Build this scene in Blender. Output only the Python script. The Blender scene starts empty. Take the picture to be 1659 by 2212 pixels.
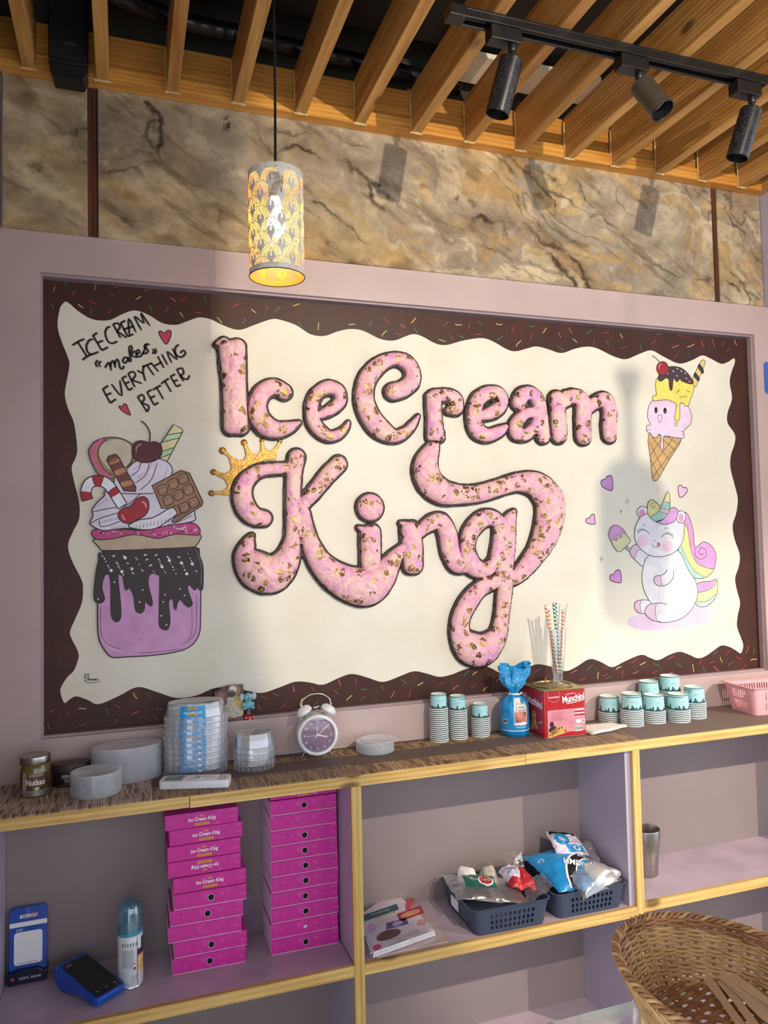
import bpy, bmesh, math, random
import numpy as np
from mathutils import Vector, Matrix
from mathutils.geometry import tessellate_polygon

# ------------------------------------------------------------------ camera, world, lamps, exposure
SC = bpy.context.scene
COL = SC.collection
CAMP = Vector((0.0, -2.1, 1.6))
FPX = 1636.32
YAW, PIT, ROL = 0.3302, 0.0420, -0.0214
_f = Vector((math.sin(YAW)*math.cos(PIT), math.cos(YAW)*math.cos(PIT), math.sin(PIT)))
_r0 = Vector((math.cos(YAW), -math.sin(YAW), 0)); _u0 = _r0.cross(_f)
CR = _r0*math.cos(ROL) + _u0*math.sin(ROL)
CU = _u0*math.cos(ROL) - _r0*math.sin(ROL)
cam_d = bpy.data.cameras.new('camera'); cam = bpy.data.objects.new('camera', cam_d); COL.objects.link(cam)
cam.matrix_world = Matrix(((CR.x, CU.x, -_f.x, CAMP.x), (CR.y, CU.y, -_f.y, CAMP.y), (CR.z, CU.z, -_f.z, CAMP.z), (0, 0, 0, 1)))
cam_d.sensor_fit = 'HORIZONTAL'; cam_d.sensor_width = 36.0; cam_d.lens = 36.0*FPX/1659.0
cam_d.clip_start = 0.02
SC.camera = cam
SC.view_settings.view_transform = 'Standard'; SC.view_settings.look = 'None'
SC.view_settings.gamma = 1.0; SC.view_settings.use_curve_mapping = False
SC.view_settings.exposure = 0.0
SC.cycles.transparent_max_bounces = 48
SC.cycles.max_bounces = 8

world = bpy.data.worlds.new('daylight'); SC.world = world; world.use_nodes = True
_bg = world.node_tree.nodes['Background']
_bg.inputs['Color'].default_value = (0.80, 0.88, 1.0, 1); _bg.inputs['Strength'].default_value = 2.15

def lamp(name, typ, loc, power, color, radius, target=None, cone=None, blend=0.3):
    d = bpy.data.lights.new(name, typ); d.energy = power; d.color = color; d.shadow_soft_size = radius
    o = bpy.data.objects.new(name, d); COL.objects.link(o); o.location = loc
    if cone: d.spot_size = math.radians(cone); d.spot_blend = blend
    if target is not None:
        o.rotation_euler = (Vector(target)-Vector(loc)).to_track_quat('-Z', 'Y').to_euler()
    return o
WARM = (1.0, 0.88, 0.71)
lamp('wall_spot_lamp', 'SPOT', (1.18, -2.47, 2.54), 160, WARM, 0.0125, (2.6, 0, 2.28), 102.4, 0.08)
lamp('side_spot_lamp', 'SPOT', (3.17, -2.47, 2.54), 330, (1.0, 0.86, 0.70), 0.0125, (1.9, 0, 0.50), 40, 0.75)

# ------------------------------------------------------------------ helpers
def at(px, py, y=None, z=None, x=None):
    """point where the photograph's pixel meets a real plane (wall, shelf ...)"""
    d = _f + CR*((px-829.5)/FPX) + CU*((1106.0-py)/FPX)
    if y is not None: t = (y-CAMP.y)/d.y
    elif z is not None: t = (z-CAMP.z)/d.z
    else: t = (x-CAMP.x)/d.x
    return CAMP + d*t

def lin(c):
    c = c/255.0
    return c/12.92 if c <= 0.04045 else ((c+0.055)/1.055)**2.4
def rgb(*c):
    if len(c) == 1: c = c[0]
    return (lin(c[0]), lin(c[1]), lin(c[2]), 1.0)

class NT:
    def __init__(s, name):
        s.m = bpy.data.materials.new(name); s.m.use_nodes = True
        s.t = s.m.node_tree; s.n = s.t.nodes; s.bsdf = s.n['Principled BSDF']; s.out = s.n['Material Output']
    def node(s, typ, **kw):
        n = s.n.new(typ)
        for k, v in kw.items():
            if k.startswith('_'): setattr(n, k[1:], v)
            else: n.inputs[k.replace('_', ' ')].default_value = v
        return n
    def link(s, a, b): s.t.links.new(a, b)
    def coord(s, scale=(1, 1, 1), kind='Object', rot=(0, 0, 0)):
        tc = s.node('ShaderNodeTexCoord'); mp = s.node('ShaderNodeMapping')
        mp.inputs['Scale'].default_value = scale; mp.inputs['Rotation'].default_value = rot
        s.link(tc.outputs[kind], mp.inputs['Vector']); return mp.outputs['Vector']
    def noise(s, vec, scale, detail=3, rough=0.5, dist=0.0):
        n = s.node('ShaderNodeTexNoise', Scale=scale, Detail=detail, Roughness=rough, Distortion=dist)
        s.link(vec, n.inputs['Vector']); return n.outputs['Fac']
    def ramp(s, fac, stops, interp='LINEAR'):
        r = s.node('ShaderNodeValToRGB'); r.color_ramp.interpolation = interp
        e = r.color_ramp.elements
        while len(e) < len(stops): e.new(0.5)
        for i, (p, c) in enumerate(stops):
            e[i].position = p; e[i].color = c if len(c) == 4 else rgb(*c)
        s.link(fac, r.inputs['Fac']); return r.outputs['Color']
    def mix(s, fac, a, b):
        m = s.node('ShaderNodeMix', _data_type='RGBA')
        for v, i in ((fac, 0), (a, 6), (b, 7)):
            if hasattr(v, 'links'): s.link(v, m.inputs[i])
            else: m.inputs[i].default_value = v
        return m.outputs[2]
    def math(s, op, a, b=0.0):
        m = s.node('ShaderNodeMath', _operation=op)
        for v, i in ((a, 0), (b, 1)):
            if hasattr(v, 'links'): s.link(v, m.inputs[i])
            else: m.inputs[i].default_value = v
        return m.outputs[0]
    def set(s, **kw):
        for k, v in kw.items():
            i = s.bsdf.inputs[k.replace('_', ' ')]
            if hasattr(v, 'links'): s.link(v, i)
            else: i.default_value = v
        return s
    def bump(s, h, strength=0.3, dist=0.002):
        b = s.node('ShaderNodeBump', Strength=strength, Distance=dist)
        s.link(h, b.inputs['Height']); s.link(b.outputs['Normal'], s.bsdf.inputs['Normal'])

def mat(name, c, rough=0.5, metal=0.0, spec=0.5, var=0.08, vs=30.0, bump=0.0, bs=150.0, coat=0.0):
    s = NT(name); v = s.coord()
    nz = s.noise(v, vs, 4)
    lo = tuple(max(0, x*(1-var)) for x in c); hi = tuple(min(255, x*(1+var)) for x in c)
    s.set(Base_Color=s.ramp(nz, [(0.3, lo), (0.7, hi)]), Roughness=rough, Metallic=metal, Specular_IOR_Level=spec, Coat_Weight=coat)
    if bump: s.bump(s.noise(v, bs, 3), bump)
    return s.m

def clear(name, c, opacity=0.25, rough=0.15, gloss=0.12):
    """thin clear or frosted plastic / glass: mostly see-through with a tinted scatter and a glint"""
    s = NT(name); s.n.remove(s.bsdf)
    tr = s.node('ShaderNodeBsdfTransparent'); tr.inputs['Color'].default_value = (1, 1, 1, 1)
    df = s.node('ShaderNodeBsdfDiffuse'); df.inputs['Color'].default_value = rgb(c)
    tl = s.node('ShaderNodeBsdfTranslucent'); tl.inputs['Color'].default_value = rgb(c)
    md = s.node('ShaderNodeMixShader'); md.inputs[0].default_value = 0.4
    s.link(df.outputs[0], md.inputs[1]); s.link(tl.outputs[0], md.inputs[2])
    gl = s.node('ShaderNodeBsdfGlossy', Roughness=rough); gl.inputs['Color'].default_value = (1, 1, 1, 1)
    lw = s.node('ShaderNodeLayerWeight', Blend=0.25)
    v = s.coord(); nz = s.noise(v, 40, 2)
    op = s.math('MULTIPLY_ADD', nz, 0.15); op.node.inputs[2].default_value = opacity-0.07
    m1 = s.node('ShaderNodeMixShader'); s.link(op, m1.inputs[0]); s.link(tr.outputs[0], m1.inputs[1]); s.link(md.outputs[0], m1.inputs[2])
    g = s.math('MULTIPLY_ADD', lw.outputs['Facing'], 0.35); g.node.inputs[2].default_value = gloss*0.5
    m2 = s.node('ShaderNodeMixShader'); s.link(g, m2.inputs[0]); s.link(m1.outputs[0], m2.inputs[1]); s.link(gl.outputs[0], m2.inputs[2])
    s.link(m2.outputs[0], s.out.inputs['Surface']); return s.m

def wood(name, dark, light, axis='x', rough=0.45, seed=0.0, knots=True):
    s = NT(name); st = [26, 26, 26]; st['xyz'.index(axis)] = 1.6
    v = s.coord(tuple(st)); tc = v.node.inputs['Location']; tc.default_value = (seed, seed*1.7, seed*0.6)
    a = s.noise(v, 1.5, 4, 0.55, 0.6); b = s.noise(v, 7.0, 3, 0.6, 1.0)
    w = s.node('ShaderNodeTexWave', Scale=0.9, Distortion=5.0, Detail=3.0, Detail_Scale=0.7); w.bands_direction = {'x': 'Z', 'y': 'Z', 'z': 'X'}[axis]
    s.link(v, w.inputs['Vector'])
    c = s.ramp(s.math('ADD', s.math('MULTIPLY', a, 0.65), s.math('MULTIPLY', w.outputs['Fac'], 0.13)), [(0.24, dark), (0.56, light)])
    lo = tuple(x*0.72 for x in dark)
    c = s.mix(s.math('MULTIPLY', s.ramp(b, [(0.56, (0, 0, 0)), (0.72, (255, 255, 255))]), 0.35), c, rgb(lo))
    if knots:
        sk = [9, 9, 9]; sk['xyz'.index(axis)] = 4.5
        vv = s.coord(tuple(sk)); vo = s.node('ShaderNodeTexVoronoi', Scale=0.9, Randomness=1.0); s.link(vv, vo.inputs['Vector'])
        k = s.ramp(vo.outputs['Distance'], [(0.07, (255, 255, 255)), (0.14, (0, 0, 0))])
        c = s.mix(s.math('MULTIPLY', k, 0.75), c, rgb(70, 35, 15))
    s.set(Base_Color=c, Roughness=rough, Specular_IOR_Level=0.4)
    s.bump(b, 0.12, 0.001); return s.m

class MB:
    """collects shapes; build() links them as ONE mesh object"""
    def __init__(s): s.v, s.f, s.mi, s.cur = [], [], [], 0
    def add(s, vs, fs, m=None):
        o = len(s.v); s.v.extend([tuple(p) for p in vs])
        s.f.extend([tuple(o+i for i in f) for f in fs]); s.mi.extend([s.cur if m is None else m]*len(fs)); return s
    def box(s, lo, hi, m=None):
        x0, y0, z0 = lo; x1, y1, z1 = hi
        return s.add([(x0,y0,z0),(x1,y0,z0),(x1,y1,z0),(x0,y1,z0),(x0,y0,z1),(x1,y0,z1),(x1,y1,z1),(x0,y1,z1)],
                     [(3,2,1,0),(4,5,6,7),(0,1,5,4),(1,2,6,5),(2,3,7,6),(3,0,4,7)], m)
    def prism(s, poly, fr, t0, t1, m=None):
        """polygon in (u,v) of frame (o,u,v,n) extruded from t0 to t1 along n"""
        o, u, v, n = fr; k = len(poly)
        area = sum(poly[i][0]*poly[(i+1) % k][1]-poly[(i+1) % k][0]*poly[i][1] for i in range(k))
        if area < 0: poly = poly[::-1]
        tri = tessellate_polygon([[Vector((p[0], p[1], 0)) for p in poly]])
        P = [o+u*p[0]+v*p[1] for p in poly]
        vs = [p+n*t0 for p in P]+[p+n*t1 for p in P]
        fs = []
        for a, b, c in tri:
            A, B, Cc = poly[a], poly[b], poly[c]
            if (B[0]-A[0])*(Cc[1]-A[1])-(B[1]-A[1])*(Cc[0]-A[0]) < 0: b, c = c, b
            fs.append((a+k, b+k, c+k)); fs.append((c, b, a))
        fs += [(i, (i+1) % k, (i+1) % k+k, i+k) for i in range(k)]
        return s.add(vs, fs, m)
    def ribbon(s, pts, fr, w, h, closed=False, m=None, taper=False):
        """flat painted line of half-width w raised by h"""
        o, u, v, n = fr; k = len(pts); L, R = [], []
        for i in range(k):
            a = pts[(i-1) % k] if (closed or i > 0) else pts[i]; b = pts[(i+1) % k] if (closed or i < k-1) else pts[i]
            dx, dy = b[0]-a[0], b[1]-a[1]; l = math.hypot(dx, dy) or 1
            ww = w*(0.55 if taper and k > 4 and i in (0, k-1) else 1)
            L.append((pts[i][0]-dy/l*ww, pts[i][1]+dx/l*ww)); R.append((pts[i][0]+dy/l*ww, pts[i][1]-dx/l*ww))
        vs = [o+u*p[0]+v*p[1]+n*h for p in R]+[o+u*p[0]+v*p[1]+n*h for p in L]
        e = k if closed else k-1
        return s.add(vs, [(i, (i+1) % k, (i+1) % k+k, i+k) for i in range(e)], m)
    def lathe(s, prof, c=(0, 0, 0), seg=32, sx=1.0, sy=1.0, m=None, rot=None):
        vs, fs = [], []; n = len(prof)
        for r, z in prof:
            for j in range(seg):
                a = 2*math.pi*j/seg; p = Vector((r*math.cos(a)*sx, r*math.sin(a)*sy, z))
                if rot is not None: p = rot @ p
                vs.append(p+Vector(c))
        for i in range(n-1):
            for j in range(seg):
                k = (j+1) % seg; fs.append((i*seg+j, i*seg+k, (i+1)*seg+k, (i+1)*seg+j))
        return s.add(vs, fs, m)
    def tube(s, pts, r, seg=8, closed=False, m=None, flat=1.0, cap=True):
        P = [Vector(p) for p in pts]; n = len(P); rr = r if hasattr(r, '__len__') else [r]*n
        vs, fs = [], []; up = None
        for i in range(n):
            t = (P[(i+1) % n]-P[(i-1) % n]) if closed else (P[min(i+1, n-1)]-P[max(i-1, 0)])
            t.normalize()
            if up is None:
                up = Vector((0, 0, 1)) if abs(t.z) < 0.9 else Vector((1, 0, 0))
            a = (up - t*up.dot(t)).normalized(); b = t.cross(a); up = a
            for j in range(seg):
                g = 2*math.pi*j/seg; vs.append(P[i]+(a*math.cos(g)*flat+b*math.sin(g))*rr[i])
        for i in range(n if closed else n-1):
            q = (i+1) % n
            for j in range(seg):
                k = (j+1) % seg; fs.append((i*seg+j, i*seg+k, q*seg+k, q*seg+j))
        if not closed and cap:
            fs.append(tuple(range(seg))[::-1]); fs.append(tuple((n-1)*seg+j for j in range(seg)))
        return s.add(vs, fs, m)
    def grid(s, P, closed_u=False, m=None, keep=None):
        """P[i][j] points"""
        ni, nj = len(P), len(P[0]); vs = [p for row in P for p in row]; fs = []
        for i in range(ni-1):
            for j in range(nj if closed_u else nj-1):
                if keep is not None and not keep[i][j]: continue
                k = (j+1) % nj; fs.append((i*nj+j, i*nj+k, (i+1)*nj+k, (i+1)*nj+j))
        return s.add(vs, fs, m)
    def build(s, name, mats, parent=None, smooth=None, bevel=0.0, loc=None):
        me = bpy.data.meshes.new(name); me.from_pydata(s.v, [], s.f)
        mats = mats if isinstance(mats, (list, tuple)) else [mats]
        for m in mats: me.materials.append(m)
        if len(mats) > 1: me.polygons.foreach_set('material_index', [min(i, len(mats)-1) for i in s.mi])
        if smooth is not None:
            me.polygons.foreach_set('use_smooth', [True]*len(me.polygons)); me.set_sharp_from_angle(angle=math.radians(smooth))
        me.update()
        o = bpy.data.objects.new(name, me); COL.objects.link(o)
        if parent is not None: o.parent = parent
        if loc is not None: o.location = loc
        if bevel:
            b = o.modifiers.new('bevel', 'BEVEL'); b.width = bevel; b.segments = 2; b.limit_method = 'ANGLE'
        return o

def tag(o, label=None, cat=None, group=None, kind=None):
    if label: o['label'] = label
    if cat: o['category'] = cat
    if group: o['group'] = group
    if kind: o['kind'] = kind
    return o
def thing(name, label, cat, loc=(0, 0, 0), rz=0.0, group=None):
    o = bpy.data.objects.new(name, None); COL.objects.link(o); o.empty_display_size = 0.02
    o.location = loc; o.rotation_euler = (0, 0, rz); return tag(o, label, cat, group)
def dup(root, loc, rz=None, label=None, group=None):
    r = root.copy(); COL.objects.link(r); r.location = loc
    if rz is not None: r.rotation_euler = (0, 0, rz)
    if label: r['label'] = label
    if group: r['group'] = group
    for ch in list(root.children):
        c = ch.copy(); COL.objects.link(c); c.parent = r
        for g in list(ch.children):
            d = g.copy(); COL.objects.link(d); d.parent = c
    return r
X, Y, Z = Vector((1, 0, 0)), Vector((0, 1, 0)), Vector((0, 0, 1))
def front(o): return (Vector(o), X, Z, -Y)          # frame of a surface that faces the room
def cr(pts, n=6, closed=True):
    """Catmull-Rom through the points"""
    out, k = [], len(pts)
    for i in range(k if closed else k-1):
        g = lambda j: np.array(pts[j % k] if closed else pts[min(max(j, 0), k-1)], float)
        a, b, c, d = g(i-1), g(i), g(i+1), g(i+2)
        for t in np.arange(n)/n:
            out.append(tuple(0.5*(2*b+(c-a)*t+(2*a-5*b+4*c-d)*t*t+(3*b-a-3*c+d)*t**3)))
    if not closed: out.append(tuple(np.array(pts[-1], float)))
    return out
def rrect(w, h, r, n=4, cx=0.0, cy=0.0):
    out = []
    for sx, sy, a0 in ((1, 1, 0), (-1, 1, 90), (-1, -1, 180), (1, -1, 270)):
        for i in range(n+1):
            a = math.radians(a0+90*i/n)
            out.append((cx+sx*(w/2-r)+r*math.cos(a), cy+sy*(h/2-r)+r*math.sin(a)))
    return out
def disc(rx, ry=None, n=20, cx=0.0, cy=0.0, rot=0.0):
    ry = rx if ry is None else ry; c, s_ = math.cos(rot), math.sin(rot)
    return [(cx+rx*math.cos(a)*c-ry*math.sin(a)*s_, cy+rx*math.cos(a)*s_+ry*math.sin(a)*c) for a in [2*math.pi*i/n for i in range(n)]]
def text_mesh(s_, width=None, height=None, shear=0.0, bold=0.0, space=1.0):
    """lettering centred on (0,0); returns 2D verts, faces"""
    c = bpy.data.curves.new('t', 'FONT'); c.body = s_; c.align_x = 'CENTER'; c.align_y = 'CENTER'; c.size = 1.0
    c.shear = shear; c.offset = bold; c.space_character = space; c.resolution_u = 3
    o = bpy.data.objects.new('t', c); COL.objects.link(o)
    dg = bpy.context.evaluated_depsgraph_get(); me = bpy.data.meshes.new_from_object(o.evaluated_get(dg))
    vs = np.array([v.co[:2] for v in me.vertices]); fs = [tuple(p.vertices) for p in me.polygons]
    bpy.data.objects.remove(o); bpy.data.curves.remove(c); bpy.data.meshes.remove(me)
    lo, hi = vs.min(0), vs.max(0); vs = vs-(lo+hi)/2; k = np.ones(2)
    if width: k[:] = width/(hi[0]-lo[0])
    if height: k[1] = height/(hi[1]-lo[1])
    if height and not width: k[0] = k[1]
    return vs*k, fs
def text(s_, fr, m, name='lettering', parent=None, width=None, height=None, lift=0.0004, rot=0.0, mapf=None, **kw):
    vs, fs = text_mesh(s_, width, height, **kw); b = MB()
    c, sn = math.cos(rot), math.sin(rot)
    if mapf is None:
        o, u, v, n = fr
        b.add([o+u*(x*c-y*sn)+v*(x*sn+y*c)+n*lift for x, y in vs], fs)
    else: b.add([mapf(x*c-y*sn, x*sn+y*c, lift) for x, y in vs], fs)
    return b.build(name, m, parent)
ORD = ['topmost', 'second', 'third', 'fourth', 'fifth', 'sixth', 'seventh', 'eighth', 'ninth', 'tenth', 'eleventh', 'twelfth', 'thirteenth',
       'fourteenth', 'fifteenth', 'sixteenth', 'seventeenth', 'eighteenth', 'nineteenth', 'twentieth']
def ordl(i, n):
    if i == 0: return 'topmost'
    if i == n-1: return 'lowest'
    return ORD[i]+' from top'
rnd = random.Random(7)
# ------------------------------------------------------------------ materials
M = {}
M['mauve'] = mat('mauve_laminate', (190, 168, 164), 0.42, var=0.03, vs=4, bump=0.04, bs=400)
M['mauve_cool'] = mat('mauve_cool_laminate', (184, 172, 190), 0.4, var=0.03, vs=4, bump=0.03, bs=400)
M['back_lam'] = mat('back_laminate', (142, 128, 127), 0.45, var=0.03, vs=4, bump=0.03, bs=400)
M['shelf_lam'] = mat('shelf_laminate', (184, 166, 180), 0.38, var=0.06, vs=9, bump=0.05, bs=300)
M['black'] = mat('black_paint', (16, 15, 15), 0.7, var=0.25, vs=12, bump=0.1, bs=60)
M['soffit'] = mat('grey_soffit', (62, 56, 46), 0.9, var=0.2, vs=6, bump=0.1)
M['pale_board'] = mat('pale_board', (236, 226, 196), 0.8, var=0.06, vs=6)
M['duct'] = mat('black_duct', (14, 14, 16), 0.25, var=0.2, vs=40, bump=0.3, bs=60)
M['pine'] = [wood('pine_edge_%d' % i, (190, 144, 72), (236, 202, 128), 'x', 0.45, i*3.1) for i in range(3)]
M['pine_z'] = wood('pine_post', (194, 152, 80), (236, 204, 130), 'z', 0.45, 5.0)
M['pine_y'] = [wood('pine_joist_%d' % i, (160, 106, 48), (214, 164, 94), 'y', 0.4, i*2.3) for i in range(4)]
M['pine_ledger'] = wood('pine_ledger', (190, 120, 45), (232, 172, 84), 'x', 0.38, 9.0)
M['ply'] = wood('ledger_board', (176, 116, 46), (214, 154, 74), 'x', 0.45, 4.0, False)
M['strip'] = wood('dark_stained_strip', (44, 24, 16), (112, 62, 38), 'z', 0.5, 2.0, False)
M['floor'] = mat('pale_floor', (176, 164, 150), 0.35, var=0.06, vs=3)
M['white'] = mat('white_plastic', (232, 234, 236), 0.3, var=0.02)
M['paper'] = mat('white_paper', (238, 236, 230), 0.8, var=0.03, vs=60, bump=0.05)
M['ink'] = mat('black_ink', (22, 20, 22), 0.6, var=0.1)
M['chrome'] = mat('chrome', (215, 215, 218), 0.18, 1.0, var=0.03)
M['steel'] = mat('brushed_steel', (176, 170, 164), 0.3, 1.0, var=0.06, vs=60)
M['print_white'] = mat('white_print', (245, 245, 245), 0.5, var=0.01)

def dusty(name, base, dust, amount):
    s = NT(name); v = s.coord()
    a = s.node('ShaderNodeTexVoronoi', Scale=400.0); s.link(v, a.inputs['Vector'])
    sp = s.ramp(a.outputs['Distance'], [(0.16, (255, 255, 255)), (0.28, (0, 0, 0))])
    pt = s.ramp(s.noise(v, 28, 4, 0.65), [(0.42, (0, 0, 0)), (0.62, (255, 255, 255))])
    f = s.math('MULTIPLY', s.math('MULTIPLY', sp, pt), amount)
    c = s.mix(f, rgb(base), rgb(dust))
    s.set(Base_Color=c, Roughness=0.32, Specular_IOR_Level=0.5); return s.m
M['can_black'] = dusty('dusty_black_metal', (22, 22, 28), (190, 195, 200), 0.75)
M['can_grey'] = dusty('dust_coated_metal', (62, 56, 48), (170, 170, 165), 0.6)
M['rail'] = mat('black_rail', (20, 19, 20), 0.38, var=0.15, vs=60)

# ------------------------------------------------------------------ the setting
ML, MR, MT, MBt = -0.2033, 2.1315, 2.3183, 1.1277        # mural recess
SB, LB = 2.423, 2.824                                    # stone band, ledger underside
SH, SHB, SY = 1.0252, 0.996, -0.2587                     # shelf top, its lower edge, its front
L2, L2B = 0.5603, 0.5328                                 # lower shelves
RX = 2.1765
def st(o): o['kind'] = 'structure'; return o
b = MB()
b.box((-0.31, 0, 0), (2.7, 0.15, MBt)).box((-0.31, 0, MT), (2.7, 0.15, 2.95)).box((-0.31, 0, MBt), (ML, 0.15, MT)).box((MR, 0, MBt), (2.7, 0.15, MT))
b.box((-0.31, 0.046, MBt-0.01), (2.7, 0.16, MT+0.01))
b.box((-0.31, 0, 2.95), (2.7, 0.15, 3.4), 1)
wall = st(b.build('wall_back', [M['mauve'], M['soffit']]))
b = MB(); w = 0.006
for lo, hi in (((ML, 0.012, MT-w), (MR, 0.03, MT)), ((ML, 0.012, MBt), (MR, 0.03, MBt+w)), ((ML, 0.012, MBt+w), (ML+w, 0.03, MT-w)), ((MR-w, 0.012, MBt+w), (MR, 0.03, MT-w))): b.box(lo, hi)
st(b.build('trim_1', mat('recess_lip', (164, 144, 148), .4, var=.04)))
st(MB().box((-0.46, -1.15, 0), (-0.31, 0.15, 3.4)).box((-0.46, -3.7, 2.3), (-0.31, -1.15, 3.4)).build('wall_left', mat('left_wall_paint', (120, 98, 90), .6, var=.05)))
st(MB().box((-0.46, -3.85, 2.6), (4.6, -3.7, 3.42)).box((-0.46, -3.85, 0), (4.6, -3.7, 0.7)).build('wall_front', mat('front_wall_paint', (170, 150, 140), .6, var=.05)))  # front wall out of view, added with sill and header to hold back daylight
b = MB(); b.box((RX, -0.275, SB), (2.7, 0, LB)); b.box((2.29, -0.275, 0), (2.7, 0, SB))
st(b.build('wall_right', M['mauve_cool']))
st(MB().box((-0.46, -3.7, -0.12), (4.6, 0.15, 0)).build('floor', M['floor']))

# ceiling: slab with beam, pale board, ledger and joists
ceil = st(MB().box((-0.46, -3.7, 3.28), (4.6, 0.15, 3.42)).build('ceiling', M['soffit']))
yb = at(750, 55, z=3.05).y
MB().box((-0.3, yb-0.62, 3.05), (2.69, yb, 3.28)).build('beam', M['black'], ceil)
a, c = at(985, 122, z=3.0), at(1190, 200, z=3.0)
MB().box((a.x, a.y-0.02, 3.0), (c.x+0.12, c.y+0.03, 3.015)).build('ceiling_board', M['pale_board'], ceil)
MB().box((-0.3, -0.045, LB), (RX, -0.0005, LB+0.04)).build('ledger_strip', M['pine_ledger'], ceil)
MB().box((-0.3, -0.036, LB+0.04), (RX, -0.0005, LB+0.13)).build('ledger_board', M['ply'], ceil)
MB().box((RX-0.03, -3.0, LB), (RX-0.0005, -0.0455, LB+0.13)).build('side_ledger', M['pine_y'][2], ceil)
for k in range(14):
    xr = -0.2059+0.1756*k-(0.004 if k == 13 else 0)
    b = MB(); sag = rnd.uniform(-0.002, 0.002)
    b.box((xr-0.0321, -3.0, LB+0.0004), (xr, -0.0455, LB+0.13+sag))
    b.build('joist', M['pine_y'][k % 4], ceil, bevel=0.0015)
# putty fillets where the joists meet the ledger
M['putty'] = mat('putty', (206, 180, 120), 0.8, var=0.08, vs=90, bump=0.3)
for k in range(14):
    xr = -0.2059+0.1756*k-(0.004 if k == 13 else 0)
    P = [(xr-0.036+i*0.0044, -0.0455+rnd.uniform(-0.001, 0.001)+0.0, LB-0.0012) for i in range(10)]
    b = MB(); b.tube(P, [0.002+rnd.uniform(0, 0.002) for _ in P], 6)
    b.tube([(xr-0.0335, -0.047, LB+0.004+i*0.014) for i in range(9)], [0.0012+rnd.uniform(0, 0.002) for _ in range(9)], 6)
    b.build('putty_bead', M['putty'], ceil)

# ---- stone veneer: pieces of the wall, coloured point by point from noise and traced cracks
def vnoise(x, y, seed):
    r = np.random.RandomState(seed); T = r.rand(64, 64)
    xi, yi = np.floor(x).astype(int), np.floor(y).astype(int); fx, fy = x-xi, y-yi
    fx, fy = fx*fx*(3-2*fx), fy*fy*(3-2*fy)
    g = lambda i, j: T[(xi+i) % 64, (yi+j) % 64]
    return (g(0, 0)*(1-fx)+g(1, 0)*fx)*(1-fy)+(g(0, 1)*(1-fx)+g(1, 1)*fx)*fy
def fbm(x, y, seed, n=5, gain=0.5):
    s_, a_, t = 0, 1, 0
    for i in range(n): s_ = s_+a_*vnoise(x*2**i, y*2**i, seed+i); t += a_; a_ *= gain
    return s_/t
cracks = [([(565, 258), (572, 300), (598, 335), (640, 312), (690, 325), (745, 345), (790, 390), (800, 430), (830, 450)], 6, .8),
          ([(560, 262), (640, 285), (720, 290), (800, 320)], 4, .5),
          ([(800, 395), (845, 430), (895, 462), (950, 480), (1000, 490), (1040, 462), (1085, 478), (1140, 498), (1190, 520), (1228, 545), (1255, 580), (1285, 625), (1320, 640)], 7, 1.0),
          ([(935, 470), (960, 530), (985, 505), (1010, 490)], 4, .6), ([(1075, 480), (1110, 500), (1118, 520)], 4, .9), ([(1000, 505), (1035, 520), (1075, 545)], 3, .6),
          ([(1192, 545), (1215, 588), (1250, 620), (1300, 645)], 6, .8), ([(1185, 410), (1198, 432), (1190, 455)], 3, .8), ([(1225, 375), (1262, 410), (1290, 450), (1320, 500)], 4, .7),
          ([(410, 370), (450, 415), (475, 455), (482, 490)], 3, .5), ([(690, 430), (730, 455), (770, 490), (800, 520)], 3, .8), ([(1110, 345), (1150, 380), (1220, 430), (1300, 470), (1330, 505)], 5, .6),
          ([(1090, 560), (1120, 585), (1160, 600)], 2, .7), ([(1330, 515), (1400, 560), (1450, 590), (1530, 600)], 4, .6), ([(1330, 400), (1370, 440), (1400, 455)], 4, .5),
          ([(1545, 430), (1580, 470), (1610, 520), (1640, 560)], 4, .7), ([(1550, 560), (1590, 600), (1640, 640)], 5, .6), ([(1560, 610), (1600, 625)], 5, .8),
          ([(135, 290), (170, 268), (215, 272)], 4, .8), ([(140, 300), (165, 340), (190, 358)], 4, .8), ([(310, 215), (350, 262), (358, 312), (345, 350), (300, 352), (250, 366), (212, 358)], 6, .9),
          ([(215, 330), (280, 325), (340, 330)], 4, .6), ([(330, 255), (320, 300), (345, 320)], 5, .6), ([(400, 245), (420, 280)], 3, .3)]
spots = [((290, 490), 16, .9), ((92, 360), 13, .8), ((275, 430), 18, .5), ((711, 520), 12, .6), ((985, 430), 9, .8), ((915, 400), 8, .6), ((1020, 440), 11, .7), ((870, 395), 26, .55),
         ((100, 440), 40, .3), ((40, 420), 30, .3), ((775, 580), 22, .8), ((1245, 620), 18, .8), ((455, 445), 10, .4), ((60, 215), 26, .6), ((1092, 600), 8, .7), ((940, 590), 10, .6), ((860, 588), 30, .6)]
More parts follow.
